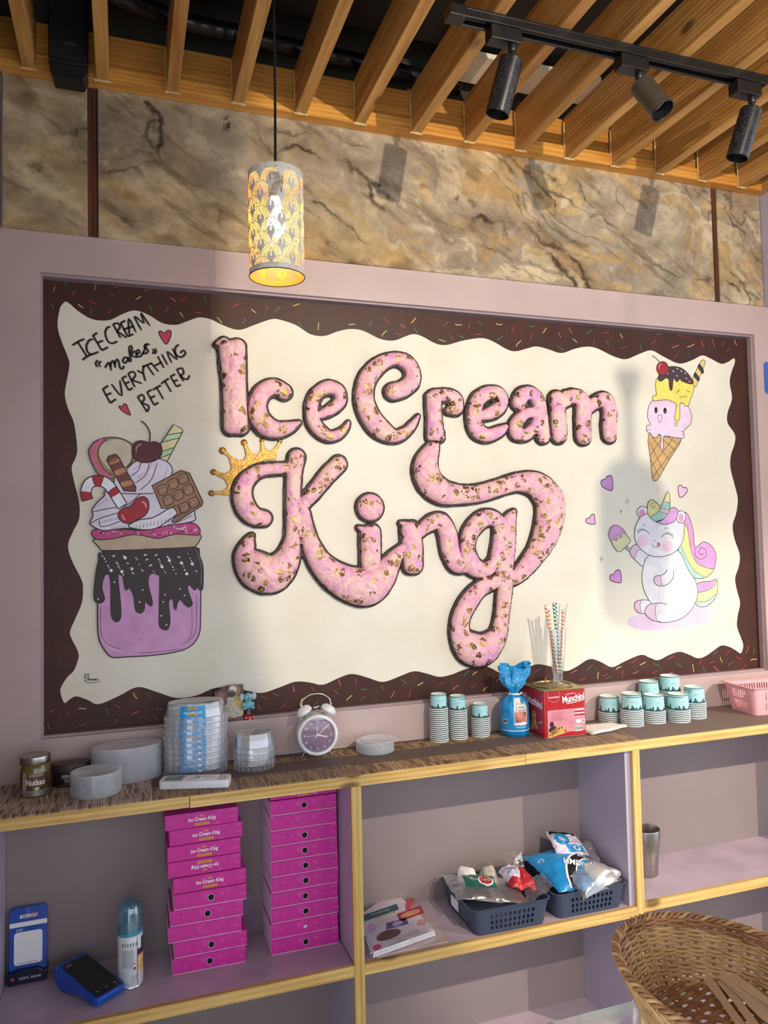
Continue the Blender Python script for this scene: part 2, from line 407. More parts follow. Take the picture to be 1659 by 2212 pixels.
def stone(x0, x1, seed, y=-0.0085):
    h = 0.0024; nx, nz = int((x1-x0)/h)+1, int((LB-SB)/h)+1
    xs, zs = np.linspace(x0, x1, nx), np.linspace(SB, LB, nz); XX, ZZ = np.meshgrid(xs, zs)
    ca, sa = math.cos(-0.55), math.sin(-0.55); U, V = XX*ca+ZZ*sa, -XX*sa+ZZ*ca
    w1, w2 = fbm(XX*3, ZZ*3, 11)-.5, fbm(XX*3+9, ZZ*3+4, 23)-.5
    n1 = fbm(U*2.2+w1*1.6, V*6+w2*2.2, 31); n2 = fbm(U*5+w2*2, V*14+w1*3, 47); n3 = fbm(XX*60, ZZ*60, 59, 3)
    rid = 1-np.abs(2*fbm(U*2.6+w2*1.8, V*7.5+w1*2.6, 71, 5)-1); rid2 = 1-np.abs(2*fbm(U*6+w1*2.4, V*15+w2*3.4, 83, 5)-1)
    gray = np.clip((fbm(XX*1.6+5, ZZ*2.5, 97, 3)-.42)*4, 0, 1); right = np.clip((XX-0.35)/0.8, 0, 1)
    C = lambda *c: np.array([lin(k) for k in c])
    L = lambda a_, b_, t: a_+(b_-a_)*t[..., None]
    # flow bands: warped contour layers, each with its own tint and a dark lip on one side
    G = fbm(U*1.7+w1*2.2, V*4.2+w2*2.6, 301, 6, .55)*9.0+(n2-.5)*.9
    bid = np.floor(G).astype(int); bf = G-bid; pr = np.random.RandomState(17).rand(64, 3)
    pal_ = np.stack([C(176, 150, 112), C(206, 184, 142), C(192, 160, 108), C(162, 150, 134), C(196, 174, 142), C(214, 198, 166)])
    tint = pal_[(pr[bid % 64, 0]*5.99).astype(int)]
    col = L(C(168, 142, 102), C(206, 184, 142), np.clip((n1-.3)*2.6, 0, 1))
    col = col+(tint-col)*(.18+.50*right)[..., None]
    col = L(col, C(192, 148, 88), np.clip((n2-.54)*4.5, 0, 1)*.5*(1-gray*.6))
    col = L(col, C(146, 136, 124), gray*np.clip((n2-.25)*2, 0, 1)*.65)
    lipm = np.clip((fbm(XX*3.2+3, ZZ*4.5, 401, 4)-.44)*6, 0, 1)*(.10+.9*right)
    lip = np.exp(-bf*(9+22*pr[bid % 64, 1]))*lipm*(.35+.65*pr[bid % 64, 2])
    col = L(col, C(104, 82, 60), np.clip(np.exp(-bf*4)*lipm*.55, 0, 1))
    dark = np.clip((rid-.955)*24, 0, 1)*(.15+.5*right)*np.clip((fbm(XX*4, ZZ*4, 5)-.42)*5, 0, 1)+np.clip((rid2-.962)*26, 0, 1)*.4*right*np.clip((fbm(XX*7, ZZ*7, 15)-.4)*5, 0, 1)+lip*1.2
    jx, jz = (fbm(XX*11, ZZ*11, 131, 6, .62)-.5)*.075, (fbm(XX*11+7, ZZ*11, 151, 6, .62)-.5)*.075; brk = np.clip((fbm(XX*14, ZZ*14, 171, 4)-.3)*3.2, .15, 1.2)
    XJ, ZJ = XX+jx, ZZ+jz; D = np.zeros_like(XX); halo = np.zeros_like(XX)
    for pts, wpx, k in cracks:
        P = [at(p[0], p[1], y=y) for p in pts]
        if max(p.x for p in P) < x0-.1 or min(p.x for p in P) > x1+.1: continue
        dm = np.full_like(XX, 9.0)
        for A, B in zip(P[:-1], P[1:]):
            dx, dz = B.x-A.x, B.z-A.z; t = np.clip(((XJ-A.x)*dx+(ZJ-A.z)*dz)/(dx*dx+dz*dz), 0, 1)
            dm = np.minimum(dm, np.hypot(XJ-A.x-t*dx, ZJ-A.z-t*dz))
        r = wpx*0.00105
        D = np.maximum(D, k*brk*np.clip(1.3-dm/(r*(.35+.9*brk))*(.6+1.2*n3), 0, 1)); halo = np.maximum(halo, k*.5*np.clip(1-dm/(r*6), 0, 1)*np.clip((n2-.3)*3, 0, 1))
    for p, r, k in spots:
        A = at(p[0], p[1], y=y); d = np.hypot(XJ-A.x, (ZJ-A.z)*1.2)/(r*0.00125)
        halo = np.maximum(halo, k*np.clip(1.5-d*(.7+.7*n3)*1.1, 0, 1))
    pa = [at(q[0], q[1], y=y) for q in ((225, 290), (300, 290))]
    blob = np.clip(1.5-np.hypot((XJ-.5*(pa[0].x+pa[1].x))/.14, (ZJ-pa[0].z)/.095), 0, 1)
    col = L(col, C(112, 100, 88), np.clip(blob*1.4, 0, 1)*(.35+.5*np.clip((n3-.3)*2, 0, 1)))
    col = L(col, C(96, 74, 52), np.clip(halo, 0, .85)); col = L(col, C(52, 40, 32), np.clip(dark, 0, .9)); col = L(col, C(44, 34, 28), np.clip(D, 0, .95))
    # the old paper stamp scraps left of the lamp cord
    A = at(490, 268, y=y); m_ = (np.abs(XX-A.x) < .009)*(np.abs(ZZ-A.z) < .026); col = L(col, C(60, 48, 34), m_*np.clip((fbm(XX*90, ZZ*90, 3, 2)-.35)*5, 0, 1))
    n4 = fbm(XX*17+w1*3, ZZ*24+w2*3, 501, 5, .6); n5 = fbm(U*9+3, V*40, 521, 4, .6)
    col = col*(0.86+0.26*n3)[..., None]*(0.70+0.60*np.clip((n4-.5)*1.7+.5, 0, 1))[..., None]
    col = L(col, C(92, 72, 52), np.clip((n5-.60)*6, 0, 1)*.55); col = L(col, C(222, 208, 176), np.clip((n4-.62)*5, 0, 1)*.35)
    dep = (n1-.5)*0.002-np.clip(D, 0, 1)*.0015-np.clip(dark, 0, 1)*.0008+(n3-.5)*.0006
    vs = np.stack([XX, y-dep, ZZ], -1).reshape(-1, 3)
    idx = np.arange(nx*nz).reshape(nz, nx); q = np.stack([idx[:-1, :-1], idx[:-1, 1:], idx[1:, 1:], idx[1:, :-1]], -1).reshape(-1, 4)
    me = bpy.data.meshes.new('stone_panel'); me.from_pydata(vs.tolist(), [], q.tolist())
    at_ = me.color_attributes.new('stone_colour', 'FLOAT_COLOR', 'POINT')
    at_.data.foreach_set('color', np.concatenate([np.clip(col, 0, 1).reshape(-1, 3), np.ones((nx*nz, 1))], 1).astype(np.float32).ravel())
    me.polygons.foreach_set('use_smooth', [True]*len(me.polygons))
    # returns round the edge so the sheet has its thickness
    bm = bmesh.new(); bm.from_mesh(me)
    r_ = bmesh.ops.extrude_edge_only(bm, edges=[e for e in bm.edges if e.is_boundary])
    for g in r_['geom']:
        if isinstance(g, bmesh.types.BMVert): g.co.y = -0.0002
    bm.to_mesh(me); bm.free()
    me.materials.append(M['stone']); o = bpy.data.objects.new('stone_panel', me); COL.objects.link(o); o.parent = wall; return o
s = NT('stone_veneer'); an = s.node('ShaderNodeAttribute', _attribute_name='stone_colour'); v = s.coord()
s.set(Base_Color=s.mix(s.math('MULTIPLY', s.noise(v, 90, 5, 0.7), 0.35), an.outputs['Color'], rgb(120, 98, 70)), Roughness=0.62, Specular_IOR_Level=0.3)
s.bump(s.noise(v, 70, 6, 0.7), 0.35, 0.003); M['stone'] = s.m
xa, xb_, xc, xd = at(189, 350, y=0).x, at(212, 350, y=0).x, at(1536, 530, y=0).x, at(1549, 530, y=0).x
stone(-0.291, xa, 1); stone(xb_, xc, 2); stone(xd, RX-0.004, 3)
for u0, u1 in ((xa, xb_), (xc, xd)): MB().box((u0+0.0005, -0.003, SB), (u1-0.0005, -0.0002, LB)).build('wood_strip', M['strip'], wall)

# ---- black duct above the joists, cable in the corner, speaker
P = [at(px, py, z=3.0) for px, py in ((180, -40), (250, -10), (360, 35), (450, 60), (520, 75), (620, 100), (700, 118), (775, 135), (860, 155), (930, 172), (990, 188))]
b = MB(); pts = cr([tuple(p) for p in P], 8, False); b.tube(pts, [0.024+0.0012*math.sin(i*1.9) for i in range(len(pts))], 14)
tag(b.build('duct', M['duct'], smooth=40), 'black flexible duct running above the wooden joists', 'duct')
b = MB(); P = [at(x_, y_, y=-0.012) for x_, y_ in ((1, 150), (5, 168), (4, 220), (3, 300), (4, 400), (3, 488))]
b.tube([tuple(p) for p in P], 0.0022, 8)
tag(b.build('cable', mat('pink_grey_cable', (110, 90, 92), 0.5), smooth=40), 'thin cable running down the left end of the stone band', 'cable')

ys = -0.11; sp_a, sp_b = at(104, 160, y=ys), at(189, 160, y=ys)
spx, sw, sz0 = (sp_a.x+sp_b.x)/2, (sp_b.x-sp_a.x), at(150, 166, y=ys).z
spk = thing('speaker', 'tall black loudspeaker tucked between the two leftmost joists', 'speaker', (spx, -0.075, sz0))
M['spk'] = mat('speaker_shell', (20, 20, 21), 0.45, var=0.1); M['grille'] = mat('speaker_grille', (9, 9, 10), 0.8, var=0.3, vs=900, bump=0.5, bs=1200)
hw = sw/2
MB().prism([(-hw*.75, 0), (hw*.8, 0), (hw, .02), (hw, .38), (hw*.8, .40), (-hw*.8, .40), (-hw, .38), (-hw, .035)], front((0, 0.025, 0)), 0.0, 0.055).build('cabinet', M['spk'], spk, bevel=0.003)
MB().prism([(-hw*.93, .045), (hw*.93, .045), (hw*.93, .375), (-hw*.93, .375)], front((0, -0.030, 0)), 0, 0.006).build('grille', M['grille'], spk, bevel=0.002)
MB().prism([(-hw*.95, .036), (0, .032), (hw*.95, .036), (hw*.95, .044), (-hw*.95, .044)], front((0, -0.030, 0)), 0, 0.007).build('foot_trim', M['spk'], spk, bevel=0.001)
text('SONY', front((0.006, -0.036, .084)), mat('grey_badge', (96, 96, 98), 0.4), 'nameplate', spk, width=0.03, lift=0.0006)

# ------------------------------------------------------------------ pendant lamp
pc = at(597, 490, y=-0.413); PZ0, PZ1, PR = at(597, 599, y=-0.413).z, at(597, 378, y=-0.413).z, 0.0625
pend = thing('pendant_lamp', 'cream pierced cylinder pendant lamp lit with a warm bulb', 'lamp', (pc.x, -0.413, PZ0))
PH = PZ1-PZ0
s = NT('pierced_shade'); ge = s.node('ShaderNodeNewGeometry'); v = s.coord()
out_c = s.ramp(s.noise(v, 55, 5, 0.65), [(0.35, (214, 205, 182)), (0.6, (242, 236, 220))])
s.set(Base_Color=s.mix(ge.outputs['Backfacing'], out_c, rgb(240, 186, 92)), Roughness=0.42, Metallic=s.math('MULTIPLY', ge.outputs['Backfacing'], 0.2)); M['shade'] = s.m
nt, nz = 800, 440; th = (np.arange(nt)+.5)/nt*2*math.pi; zz = (np.arange(nz)+.5)/nz*PH
TH, ZZ = np.meshgrid(th, zz); pitch = 2*math.pi/8; RF = PR*pitch*0.5*1.04; hrow = PR*pitch*0.58; zoff = 0.004
best = np.full(TH.shape, 1e9); U = np.zeros(TH.shape); Vv = np.zeros(TH.shape)
for row in range(-2, 12):
    zc = zoff+row*hrow-0.004; ph = (row % 2)*pitch/2
    du = ((TH-ph+pitch/2) % pitch-pitch/2)*PR; dv = ZZ-zc
    ok = (du*du+(dv*0.88)**2 < RF*RF) & (dv > -RF*.2) & (zc < best)
    best = np.where(ok, zc, best); U = np.where(ok, du, U); Vv = np.where(ok, dv*0.88, Vv)
R_ = np.hypot(U, Vv); PHI = np.arctan2(U, Vv)
hole = (best < 1e8) & (R_ > .36*RF) & (R_ < .93*RF) & (np.abs(PHI) < 2.0) & (np.abs((PHI*(19+3*(R_ > .66*RF)*0)/3.6+.5) % 1-.5) < .15+.10*R_/RF) & ~((np.abs(U) < .0017) & (R_ < .62*RF))
hole |= (best < 1e8) & (np.abs(U) < .00075) & (Vv > -.05*RF) & (Vv < .36*RF)
hole &= (ZZ > 0.013) & (ZZ < PH-0.014) & ~(np.abs((TH-4.71-.82+math.pi) % (2*math.pi)-math.pi) < .05)
tt = np.arange(nt)/nt*2*math.pi; z2 = np.linspace(0, PH, nz+1)
vs = np.stack(np.broadcast_arrays(PR*np.cos(tt)[None, :], PR*np.sin(tt)[None, :], z2[:, None]), -1).reshape(-1, 3)
I, J = np.nonzero(~hole); K = (J+1) % nt
q = np.stack([I*nt+J, I*nt+K, (I+1)*nt+K, (I+1)*nt+J], -1)
me = bpy.data.meshes.new('shade'); me.from_pydata(vs.tolist(), [], q.tolist()); me.materials.append(M['shade'])
me.polygons.foreach_set('use_smooth', [True]*len(me.polygons))
o = bpy.data.objects.new('shade', me); COL.objects.link(o); o.parent = pend
MB().lathe([(0.0, PH), (PR*.98, PH), (PR, PH-.003)], seg=64).build('shade_top', mat('shade_top', (205, 196, 176), 0.5, vs=60), pend, smooth=40)
MB().tube([(PR*math.cos(a_), PR*math.sin(a_), 0) for a_ in tt[::8]], 0.0012, 6, True).build('rim', mat('rim_dark', (50, 38, 30), 0.5), pend, smooth=60)
MB().lathe([(0.0, PH+.013), (.006, PH+.012), (.012, PH+.009), (.02, PH+.001), (.02, PH)], seg=32).build('cap', mat('bronze_cap', (70, 62, 50), 0.35, 0.6), pend, smooth=40)
ctop = at(594, 0, y=-0.413).z
MB().tube([(0, 0, PH+.01), (0, 0, PH+.03), (.002, 0, PH+.2), (.003, 0, 3.05-PZ0)], [.0045, .0032, .003, .003], 8).build('cord', M['ink'], pend, smooth=50)
MB().lathe([(0.0, PH-.001), (.017, PH-.002), (.017, PH-.055), (.0, PH-.056)], seg=24).build('socket', M['ink'], pend, smooth=40)
s = NT('warm_bulb'); s.set(Base_Color=(1, .9, .7, 1), Emission_Color=(1.0, 0.76, 0.40, 1), Emission_Strength=42.0)
MB().lathe([(0.0, PH*.40), (.010, PH*.405), (.018, PH*.44), (.021, PH*.50), (.018, PH*.56), (.013, PH*.62), (.013, PH-.056)], seg=28).build('bulb', s.m, pend, smooth=60)

# ------------------------------------------------------------------ track rail with three spotlights
YT = -0.562
ra, rb = at(968, 18, y=YT), at(1646, 165, y=YT)
rail = thing('track_rail', 'black lighting track screwed under the joists at upper right', 'lighting track', (ra.x, YT, LB-0.0245))
RLn = rb.x-ra.x
b = MB(); b.box((0, -.018, .018), (RLn, .018, .024)); b.box((0, -.018, 0), (RLn, -.012, .018)); b.box((0, .012, 0), (RLn, .018, .018)); b.box((0, -.003, .006), (RLn, .003, .018))
b.build('rail', M['rail'], rail, bevel=0.0008)
MB().box((-.003, -.019, -.001), (.04, .019, .0244)).build('end_cap', M['rail'], rail, bevel=0.001)
MB().lathe([(0, -.0195), (.003, -.0195), (.003, -.018), (0, -.018)], (0.03, 0, 0), 12, rot=Matrix.Rotation(math.radians(-90), 3, 'X') @ Matrix.Identity(3)).build('screw', M['chrome'], rail)
MB().box((RLn-.006, -.019, -.001), (RLn+.002, .019, .0244)).build('end_cap', M['rail'], rail, bevel=0.001)
def spotlight(px_stem, py_stem, axis, cmat, label, ln=0.128, r=0.0285):
    xs_ = at(px_stem, py_stem, y=YT).x
    t = thing('spotlight', label, 'spotlight', (xs_, YT, LB-0.0255), 0, 'track spotlights under the joists')
    MB().box((-.062, -.017, -.034), (.018, .017, -.0005)).build('adapter', M['rail'], t, bevel=0.0015)
    MB().lathe([(0.0, -.048), (.0085, -.048), (.010, -.045), (.010, -.034), (0, -.034)], seg=20).build('swivel', M['rail'], t, smooth=40)
    ax = Vector(axis).normalized(); piv = Vector((0, 0, -.058))
    MB().tube([(0, 0, -.046), piv+Vector((0, 0, .004)), piv+ax*.012+Vector((0, 0, .0))], .0062, 12).build('stem', M['rail'], t, smooth=40)
    top = piv+ax*.006 if abs(ax.z) > .8 else piv-ax*.03+Vector((0, 0, -.024))
    rot = Vector((0, 0, -1)).rotation_difference(ax).to_matrix()
    prof = [(0, 0), (r*.9, 0), (r, -.003), (r, -ln), (r*.94, -ln), (r*.9, -ln+.03), (r*.72, -ln+.045), (0, -ln+.046)]
    MB().lathe(prof[:5], top, 36, rot=rot).build('can', cmat, t, smooth=35)
    MB().lathe(prof[4:6], top, 36, rot=rot).build('baffle', M['rail'], t, smooth=35)
    MB().lathe([(r*.9, -ln+.03), (r*.6, -ln+.024), (0, -ln+.022)], top, 30, rot=rot).build('lens', mat('frosted_lens', (168, 172, 180), 0.2), t, smooth=60)
    MB().tube([top+rot@Vector((r*.985*math.cos(a_), r*.985*math.sin(a_), -ln)) for a_ in [i*math.pi/16 for i in range(32)]], .0016, 6, True).build('bezel', M['rail'], t, smooth=60)
    return t
spotlight(1106, 88, (-.22, .24, -1), M['can_black'], 'dusty black spotlight hanging nearest the left end of the track')
spotlight(1380, 150, (.26, -.44, -.86), M['can_grey'], 'grey-dusted middle spotlight on the track turned to show its lens', 0.102)
spotlight(1624, 205, (-.22, .24, -1), M['can_black'], 'dusty black spotlight at the right end of the track')

# unseen object added and shaped to throw the soft shadow beside the unicorn
LB_ = Vector((1.18, -2.47, 2.54))
def thrown(px, py, k=0.30): return LB_+(at(px, py, y=0.03)-LB_)*k
hc, h0, h1 = thrown(1368, 1165), thrown(1368, 1005), thrown(1368, 1328); hn, hf = thrown(1372, 868), thrown(1368, 802)
hl = thing('shadow_caster', 'unseen cylinder with a flared cap on a cord, added to cast a shadow', 'lamp', (hc.x, hc.y, h1.z))
hr = (thrown(1436, 1165).x-thrown(1292, 1165).x)/2; fr_ = (thrown(1398, 802).x-thrown(1338, 802).x)/2
MB().lathe([(0, 0), (hr*.92, 0), (hr, .006), (hr, (h0.z-h1.z)*.85), (hr*.6, h0.z-h1.z), (.006, h0.z-h1.z+.004), (.006, hn.z-h1.z), (fr_, hf.z-h1.z), (0, hf.z-h1.z+.002)], (0, 0, 0), 32).build('body', M['rail'], hl, smooth=40)
MB().tube([(0, 0, hf.z-h1.z), (0, 0, LB+.06-h1.z)], .0008, 6).build('cord', M['ink'], hl)

# ------------------------------------------------------------------ shelf unit
unit = thing('shelf_unit', 'mauve built-in shelf unit edged with yellow pine under the mural', 'shelf unit', (-0.281, SY, 0))
O = Vector((-0.281, SY, 0))
def ub(name, lo, hi, m, bevel=0.0):
    return MB().box(Vector(lo)-O, Vector(hi)-O).build(name, m, unit, bevel=bevel)
XL, XR = -0.308, 2.289
x1 = at(410, 1745, y=SY).x
ub('top_board', (XL, SY+.012, SHB+.004), (XR, -.0004, SH-.0018), M['shelf_lam'])
ub('edge_strip', (XL, SY+.001, SHB+.001), (x1-.0006, SY+.0118, SH-.0022), M['pine'][0], 0.001)
ub('edge_strip', (x1+.0006, SY, SHB), (1.02, SY+.0118, SH-.0020), M['pine'][1], 0.001)
ub('edge_strip', (1.021, SY, SHB), (XR, SY+.0118, SH-.0020), M['pine'][2], 0.001)
P1, P2, P3 = (0.5291, 0.5557), (1.3626, 1.3875), (2.168, 2.196)
for (a_, c_), pa in ((P1, .531), (P2, 1.345), (P3, 2.170)):
    ub('divider', (pa, SY+.013, .02), (c_-.001, -.0004, SHB-.0002), M['mauve_cool'])
    ub('divider_edge', (a_, SY+.0005, .02), (c_, SY+.0125, SHB-.0003), M['pine_z'], 0.001)
ub('end_panel', (XL, SY+.001, .02), (-0.281, -.0004, SHB+.003), M['mauve_cool'])
for i, (a_, c_, zt) in enumerate(((-0.2805, P1[0], L2), (P1[1], P2[0]-.018, L2), (P2[1], P3[0], L2+.008))):
    ub('lower_shelf', (a_+.0005, SY+.0135, zt-.026), (c_-.0005, -.0004, zt), M['shelf_lam'])
    ub('edge_strip', (a_+.0005, SY+.0008, zt-.0275), (c_-.0005 if i != 1 else P2[0]-.0005, SY+.0130, zt+.0004), M['pine'][i], 0.001)
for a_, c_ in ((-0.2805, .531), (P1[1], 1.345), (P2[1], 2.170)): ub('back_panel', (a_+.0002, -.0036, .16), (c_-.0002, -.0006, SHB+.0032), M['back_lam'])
ub('base_board', (XL, SY+.005, .15), (XR, -.0004, .178), M['shelf_lam'])
ub('plinth', (XL, SY+.02, 0.0), (XR, SY+.04, .15), M['mauve_cool'])

# placemats on the shelf, each its own sheet
def slats(name, base, bandc, bands, cell=0.0042, both=False):
    s = NT(name); v = s.coord(); sx = s.node('ShaderNodeSeparateXYZ'); s.link(v, sx.inputs[0])
    row = s.math('FLOOR', s.math('MULTIPLY', sx.outputs['Y'], 26.0))
    off = s.node('ShaderNodeTexWhiteNoise', _noise_dimensions='1D'); s.link(row, off.inputs['W'])
    xx = s.math('ADD', s.math('MULTIPLY', sx.outputs['X'], 1/cell), s.math('MULTIPLY', off.outputs['Value'], 7.3))
    wob = s.math('MULTIPLY', s.noise(v, 34, 2, 0.5), 1.3); xx = s.math('ADD', xx, wob)
    cellid = s.math('FLOOR', s.math('ADD', xx, s.math('MULTIPLY', row, 31.7)))
    wn = s.node('ShaderNodeTexWhiteNoise', _noise_dimensions='1D'); s.link(cellid, wn.inputs['W'])
    fr = s.math('FRACT', xx); gap = s.math('GREATER_THAN', fr, 0.80 if not both else 0.62)
    c = s.ramp(wn.outputs['Value'], [(0.0, tuple(k*.62 for k in bandc)), (0.45, bandc), (1.0, tuple(min(255, k*1.18) for k in bandc))])
    c = s.mix(gap, c, rgb(base))
    band = s.ramp(s.math('ADD', s.math('MULTIPLY', sx.outputs['Y'], 1/0.26), 1.0), bands, 'CONSTANT')
    nz = s.noise(v, 260, 2); bb = s.mix(s.math('MULTIPLY', nz, 0.5), rgb(base), rgb(tuple(k*.72 for k in base)))
    s.set(Base_Color=s.mix(band, bb, c), Roughness=0.7, Specular_IOR_Level=0.25); s.bump(fr, 0.25, 0.0006); return s.m
W_, K_ = (255, 255, 255), (0, 0, 0)
full = [(0.0, W_)]; 
mA = slats('mat_grey_slats', (96, 82, 76), (184, 168, 152), [(0.0, W_), (0.99, W_)], 0.0060)
mB = slats('mat_brown_bands', (112, 96, 94), (166, 140, 108), [(0.0, W_), (0.36, K_), (0.68, W_), (0.86, K_)], 0.0052, True)
mC = slats('mat_dark_bands', (108, 90, 84), (154, 126, 92), [(0.0, W_), (0.30, K_), (0.66, W_), (0.92, K_)], 0.012)
mD = slats('mat_plain', (128, 110, 102), (136, 112, 100), [(0.0, K_), (0.99, K_)])
sx_ = [XL+.002, at(330, 1720, z=SH).x, at(757, 1644, z=SH).x, at(1045, 1600, z=SH).x, at(1350, 1583, z=SH).x, at(1590, 1558, z=SH).x, XR-.002]
mlab = ['grey-brown slatted placemat under the jar and cocoa tin', 'brown placemat with striped bands under the tubs and alarm clock', 'brown placemat with bamboo bands under the flat lid stack',
        'brown placemat under the blue bag and red tin', 'plain brown placemat under the right cup stacks', 'plain brown placemat under the pink basket']
for i in range(6):
    q = 0.010; x0, x1_ = sx_[i]+.0004, sx_[i+1]-.0004
    poly = [(x0, SY+.002), (x1_, SY+.002), (x1_-(.02 if i in (1, 2, 3, 4) else 0), -.004), (x0-(.02 if i in (2, 3, 4, 5) else 0), -.004)]
    tag(MB().prism(poly, (Vector((0, 0, SH-.0016)), X, Y, Z), 0, 0.0016).build('placemat', [mA, mB, mC, mB, mD, mD][i]), mlab[i], 'placemat', 'placemats along the shelf')
# ------------------------------------------------------------------ the mural
PY = 0.032                                              # face of the painted panel
mural = thing('mural', 'painted wall panel with raised pink Ice Cream King lettering in a chocolate border', 'mural', (0, PY, 0))
MF = (Vector((0, 0, 0)), X, Z, -Y)                      # mural frame, local to the mural (u = x, v = z)
def A(px, py, dy=0.0):
    p = at(px, py, y=PY-dy); return (p.x, p.z)
CROPS = {3: (80, 580, 4.1475), 4: (80, 1000, 3.5675), 5: (440, 690, 3.318), 6: (860, 690, 2.872), 7: (1240, 700, 2.988), 0: (0, 0, 1.0)}
def T(pts, c=0, dy=0.0):
    ox, oy, k = CROPS[c]; return [A(ox+p[0]/k, oy+p[1]/k, dy) for p in pts]
def paint(name, c, rough=0.5, var=0.05): return mat('paint_'+name, c, rough, var=var, vs=25, bump=0.06, bs=300)

s = NT('chocolate_border'); v = s.coord((3, 3, 1.2))
s.set(Base_Color=s.mix(s.math('MULTIPLY', s.ramp(s.noise(v, 6, 5, .65), [(0.5, (0, 0, 0)), (0.75, (255, 255, 255))]), 0.5), rgb(66, 38, 31), rgb(96, 52, 34)),
      Roughness=0.45, Specular_IOR_Level=0.3); s.bump(s.noise(s.coord(), 160, 4), 0.12, .001); M['choc'] = s.m
s = NT('cream_field'); v = s.coord()
n_ = s.noise(v, 3.5, 5, .6)
s.set(Base_Color=s.ramp(n_, [(0.3, (222, 215, 194)), (0.55, (232, 226, 208)), (0.8, (238, 232, 214))]), Roughness=0.5, Specular_IOR_Level=0.35)
h1 = s.noise(v, 26, 6, .7, 1.5); h2 = s.noise(s.coord((1, 1, .25)), 420, 2)
s.bump(s.math('ADD', h1, s.math('MULTIPLY', h2, 0.15)), 0.22, .0025); M['cream'] = s.m

MB().box((ML+.006, 0, MBt+.0045), (MR-.006, .0135, MT-.009)).build('border_panel', M['choc'], mural)
cream = [(141, 652), (150, 656), (170, 673), (200, 690), (235, 692), (262, 680), (290, 671), (320, 680), (350, 698), (380, 702), (405, 694), (430, 686), (455, 690), (480, 702), (515, 713), (550, 702), (585, 690), (605, 691), (640, 703), (670, 722), (700, 726), (730, 716), (757, 711), (785, 715), (820, 732), (850, 736), (875, 727), (893, 722), (912, 727), (940, 742), (964, 745.5), (1000, 736), (1040, 730.5), (1065, 738), (1095, 755), (1114, 759), (1138, 753), (1159, 748.5), (1185, 755), (1212, 763), (1240, 754), (1267, 749), (1290, 753), (1325, 770), (1352, 776), (1380, 765), (1406, 757), (1430, 769), (1466, 785.5), (1495, 778), (1516, 768), (1535, 775), (1557, 786), (1572, 782)]
right = [(1030, 222), (1036, 250), (1015, 310), (1003, 380), (1018, 480), (990, 570), (990, 640), (1035, 710), (1035, 770), (1010, 850), (1008, 930), (1035, 1040), (1055, 1130), (1045, 1220), (1022, 1300), (1035, 1390), (1068, 1490), (1060, 1570), (1038, 1640), (1050, 1720), (1070, 1800), (1055, 1880), (1050, 1950), (1070, 2010), (1090, 2070)]
bottom = [(1600, 1411), (1588, 1404), (1573, 1396.5), (1557, 1394.5), (1540, 1406), (1522, 1418), (1506, 1421.6), (1488, 1414), (1468, 1407.7), (1446, 1414), (1421, 1426), (1402, 1420), (1384, 1414.4), (1350, 1428), (1321.7, 1441), (1298, 1430), (1273, 1423.5), (1245, 1440), (1222, 1449.5), (1195, 1441), (1163, 1434.6), (1141, 1440.7), (1112, 1452), (1083, 1454), (1060, 1443), (1040, 1438.5), (1006, 1445), (975, 1457), (948, 1462), (922, 1455), (893, 1450), (860, 1462), (826.6, 1473), (795, 1464), (760, 1455.7), (730, 1465), (697, 1479), (668, 1474), (636.7, 1472.6), (600, 1486), (561, 1497), (512, 1487), (466, 1485.6), (425, 1502), (381, 1507.5), (340, 1495), (297, 1484), (255, 1504), (212.7, 1521), (190, 1512), (165, 1504), (150, 1511)]
left = [(139, 1518), (131, 1497), (132, 1484), (146, 1462), (160, 1448), (169.7, 1420), (167, 1403.6), (155, 1380), (151.5, 1364), (162, 1338), (176.7, 1302.7), (179.5, 1269), (175, 1249.5), (156, 1212), (147, 1179), (157, 1150), (171, 1120.5), (171, 1085), (160, 1040), (155, 1010), (163, 990), (167, 968), (160, 915), (148, 885), (141, 860), (141, 840), (150, 790), (146, 770), (134, 740), (126, 715), (124.6, 695), (129.4, 667), (134, 659)]
cream = [A(*p) for p in cream]+T(right, 7)+[A(*p) for p in bottom+left]
MB().prism(cr(cream, 4), MF, 0.0002, 0.0012).build('cream_field', M['cream'], mural)

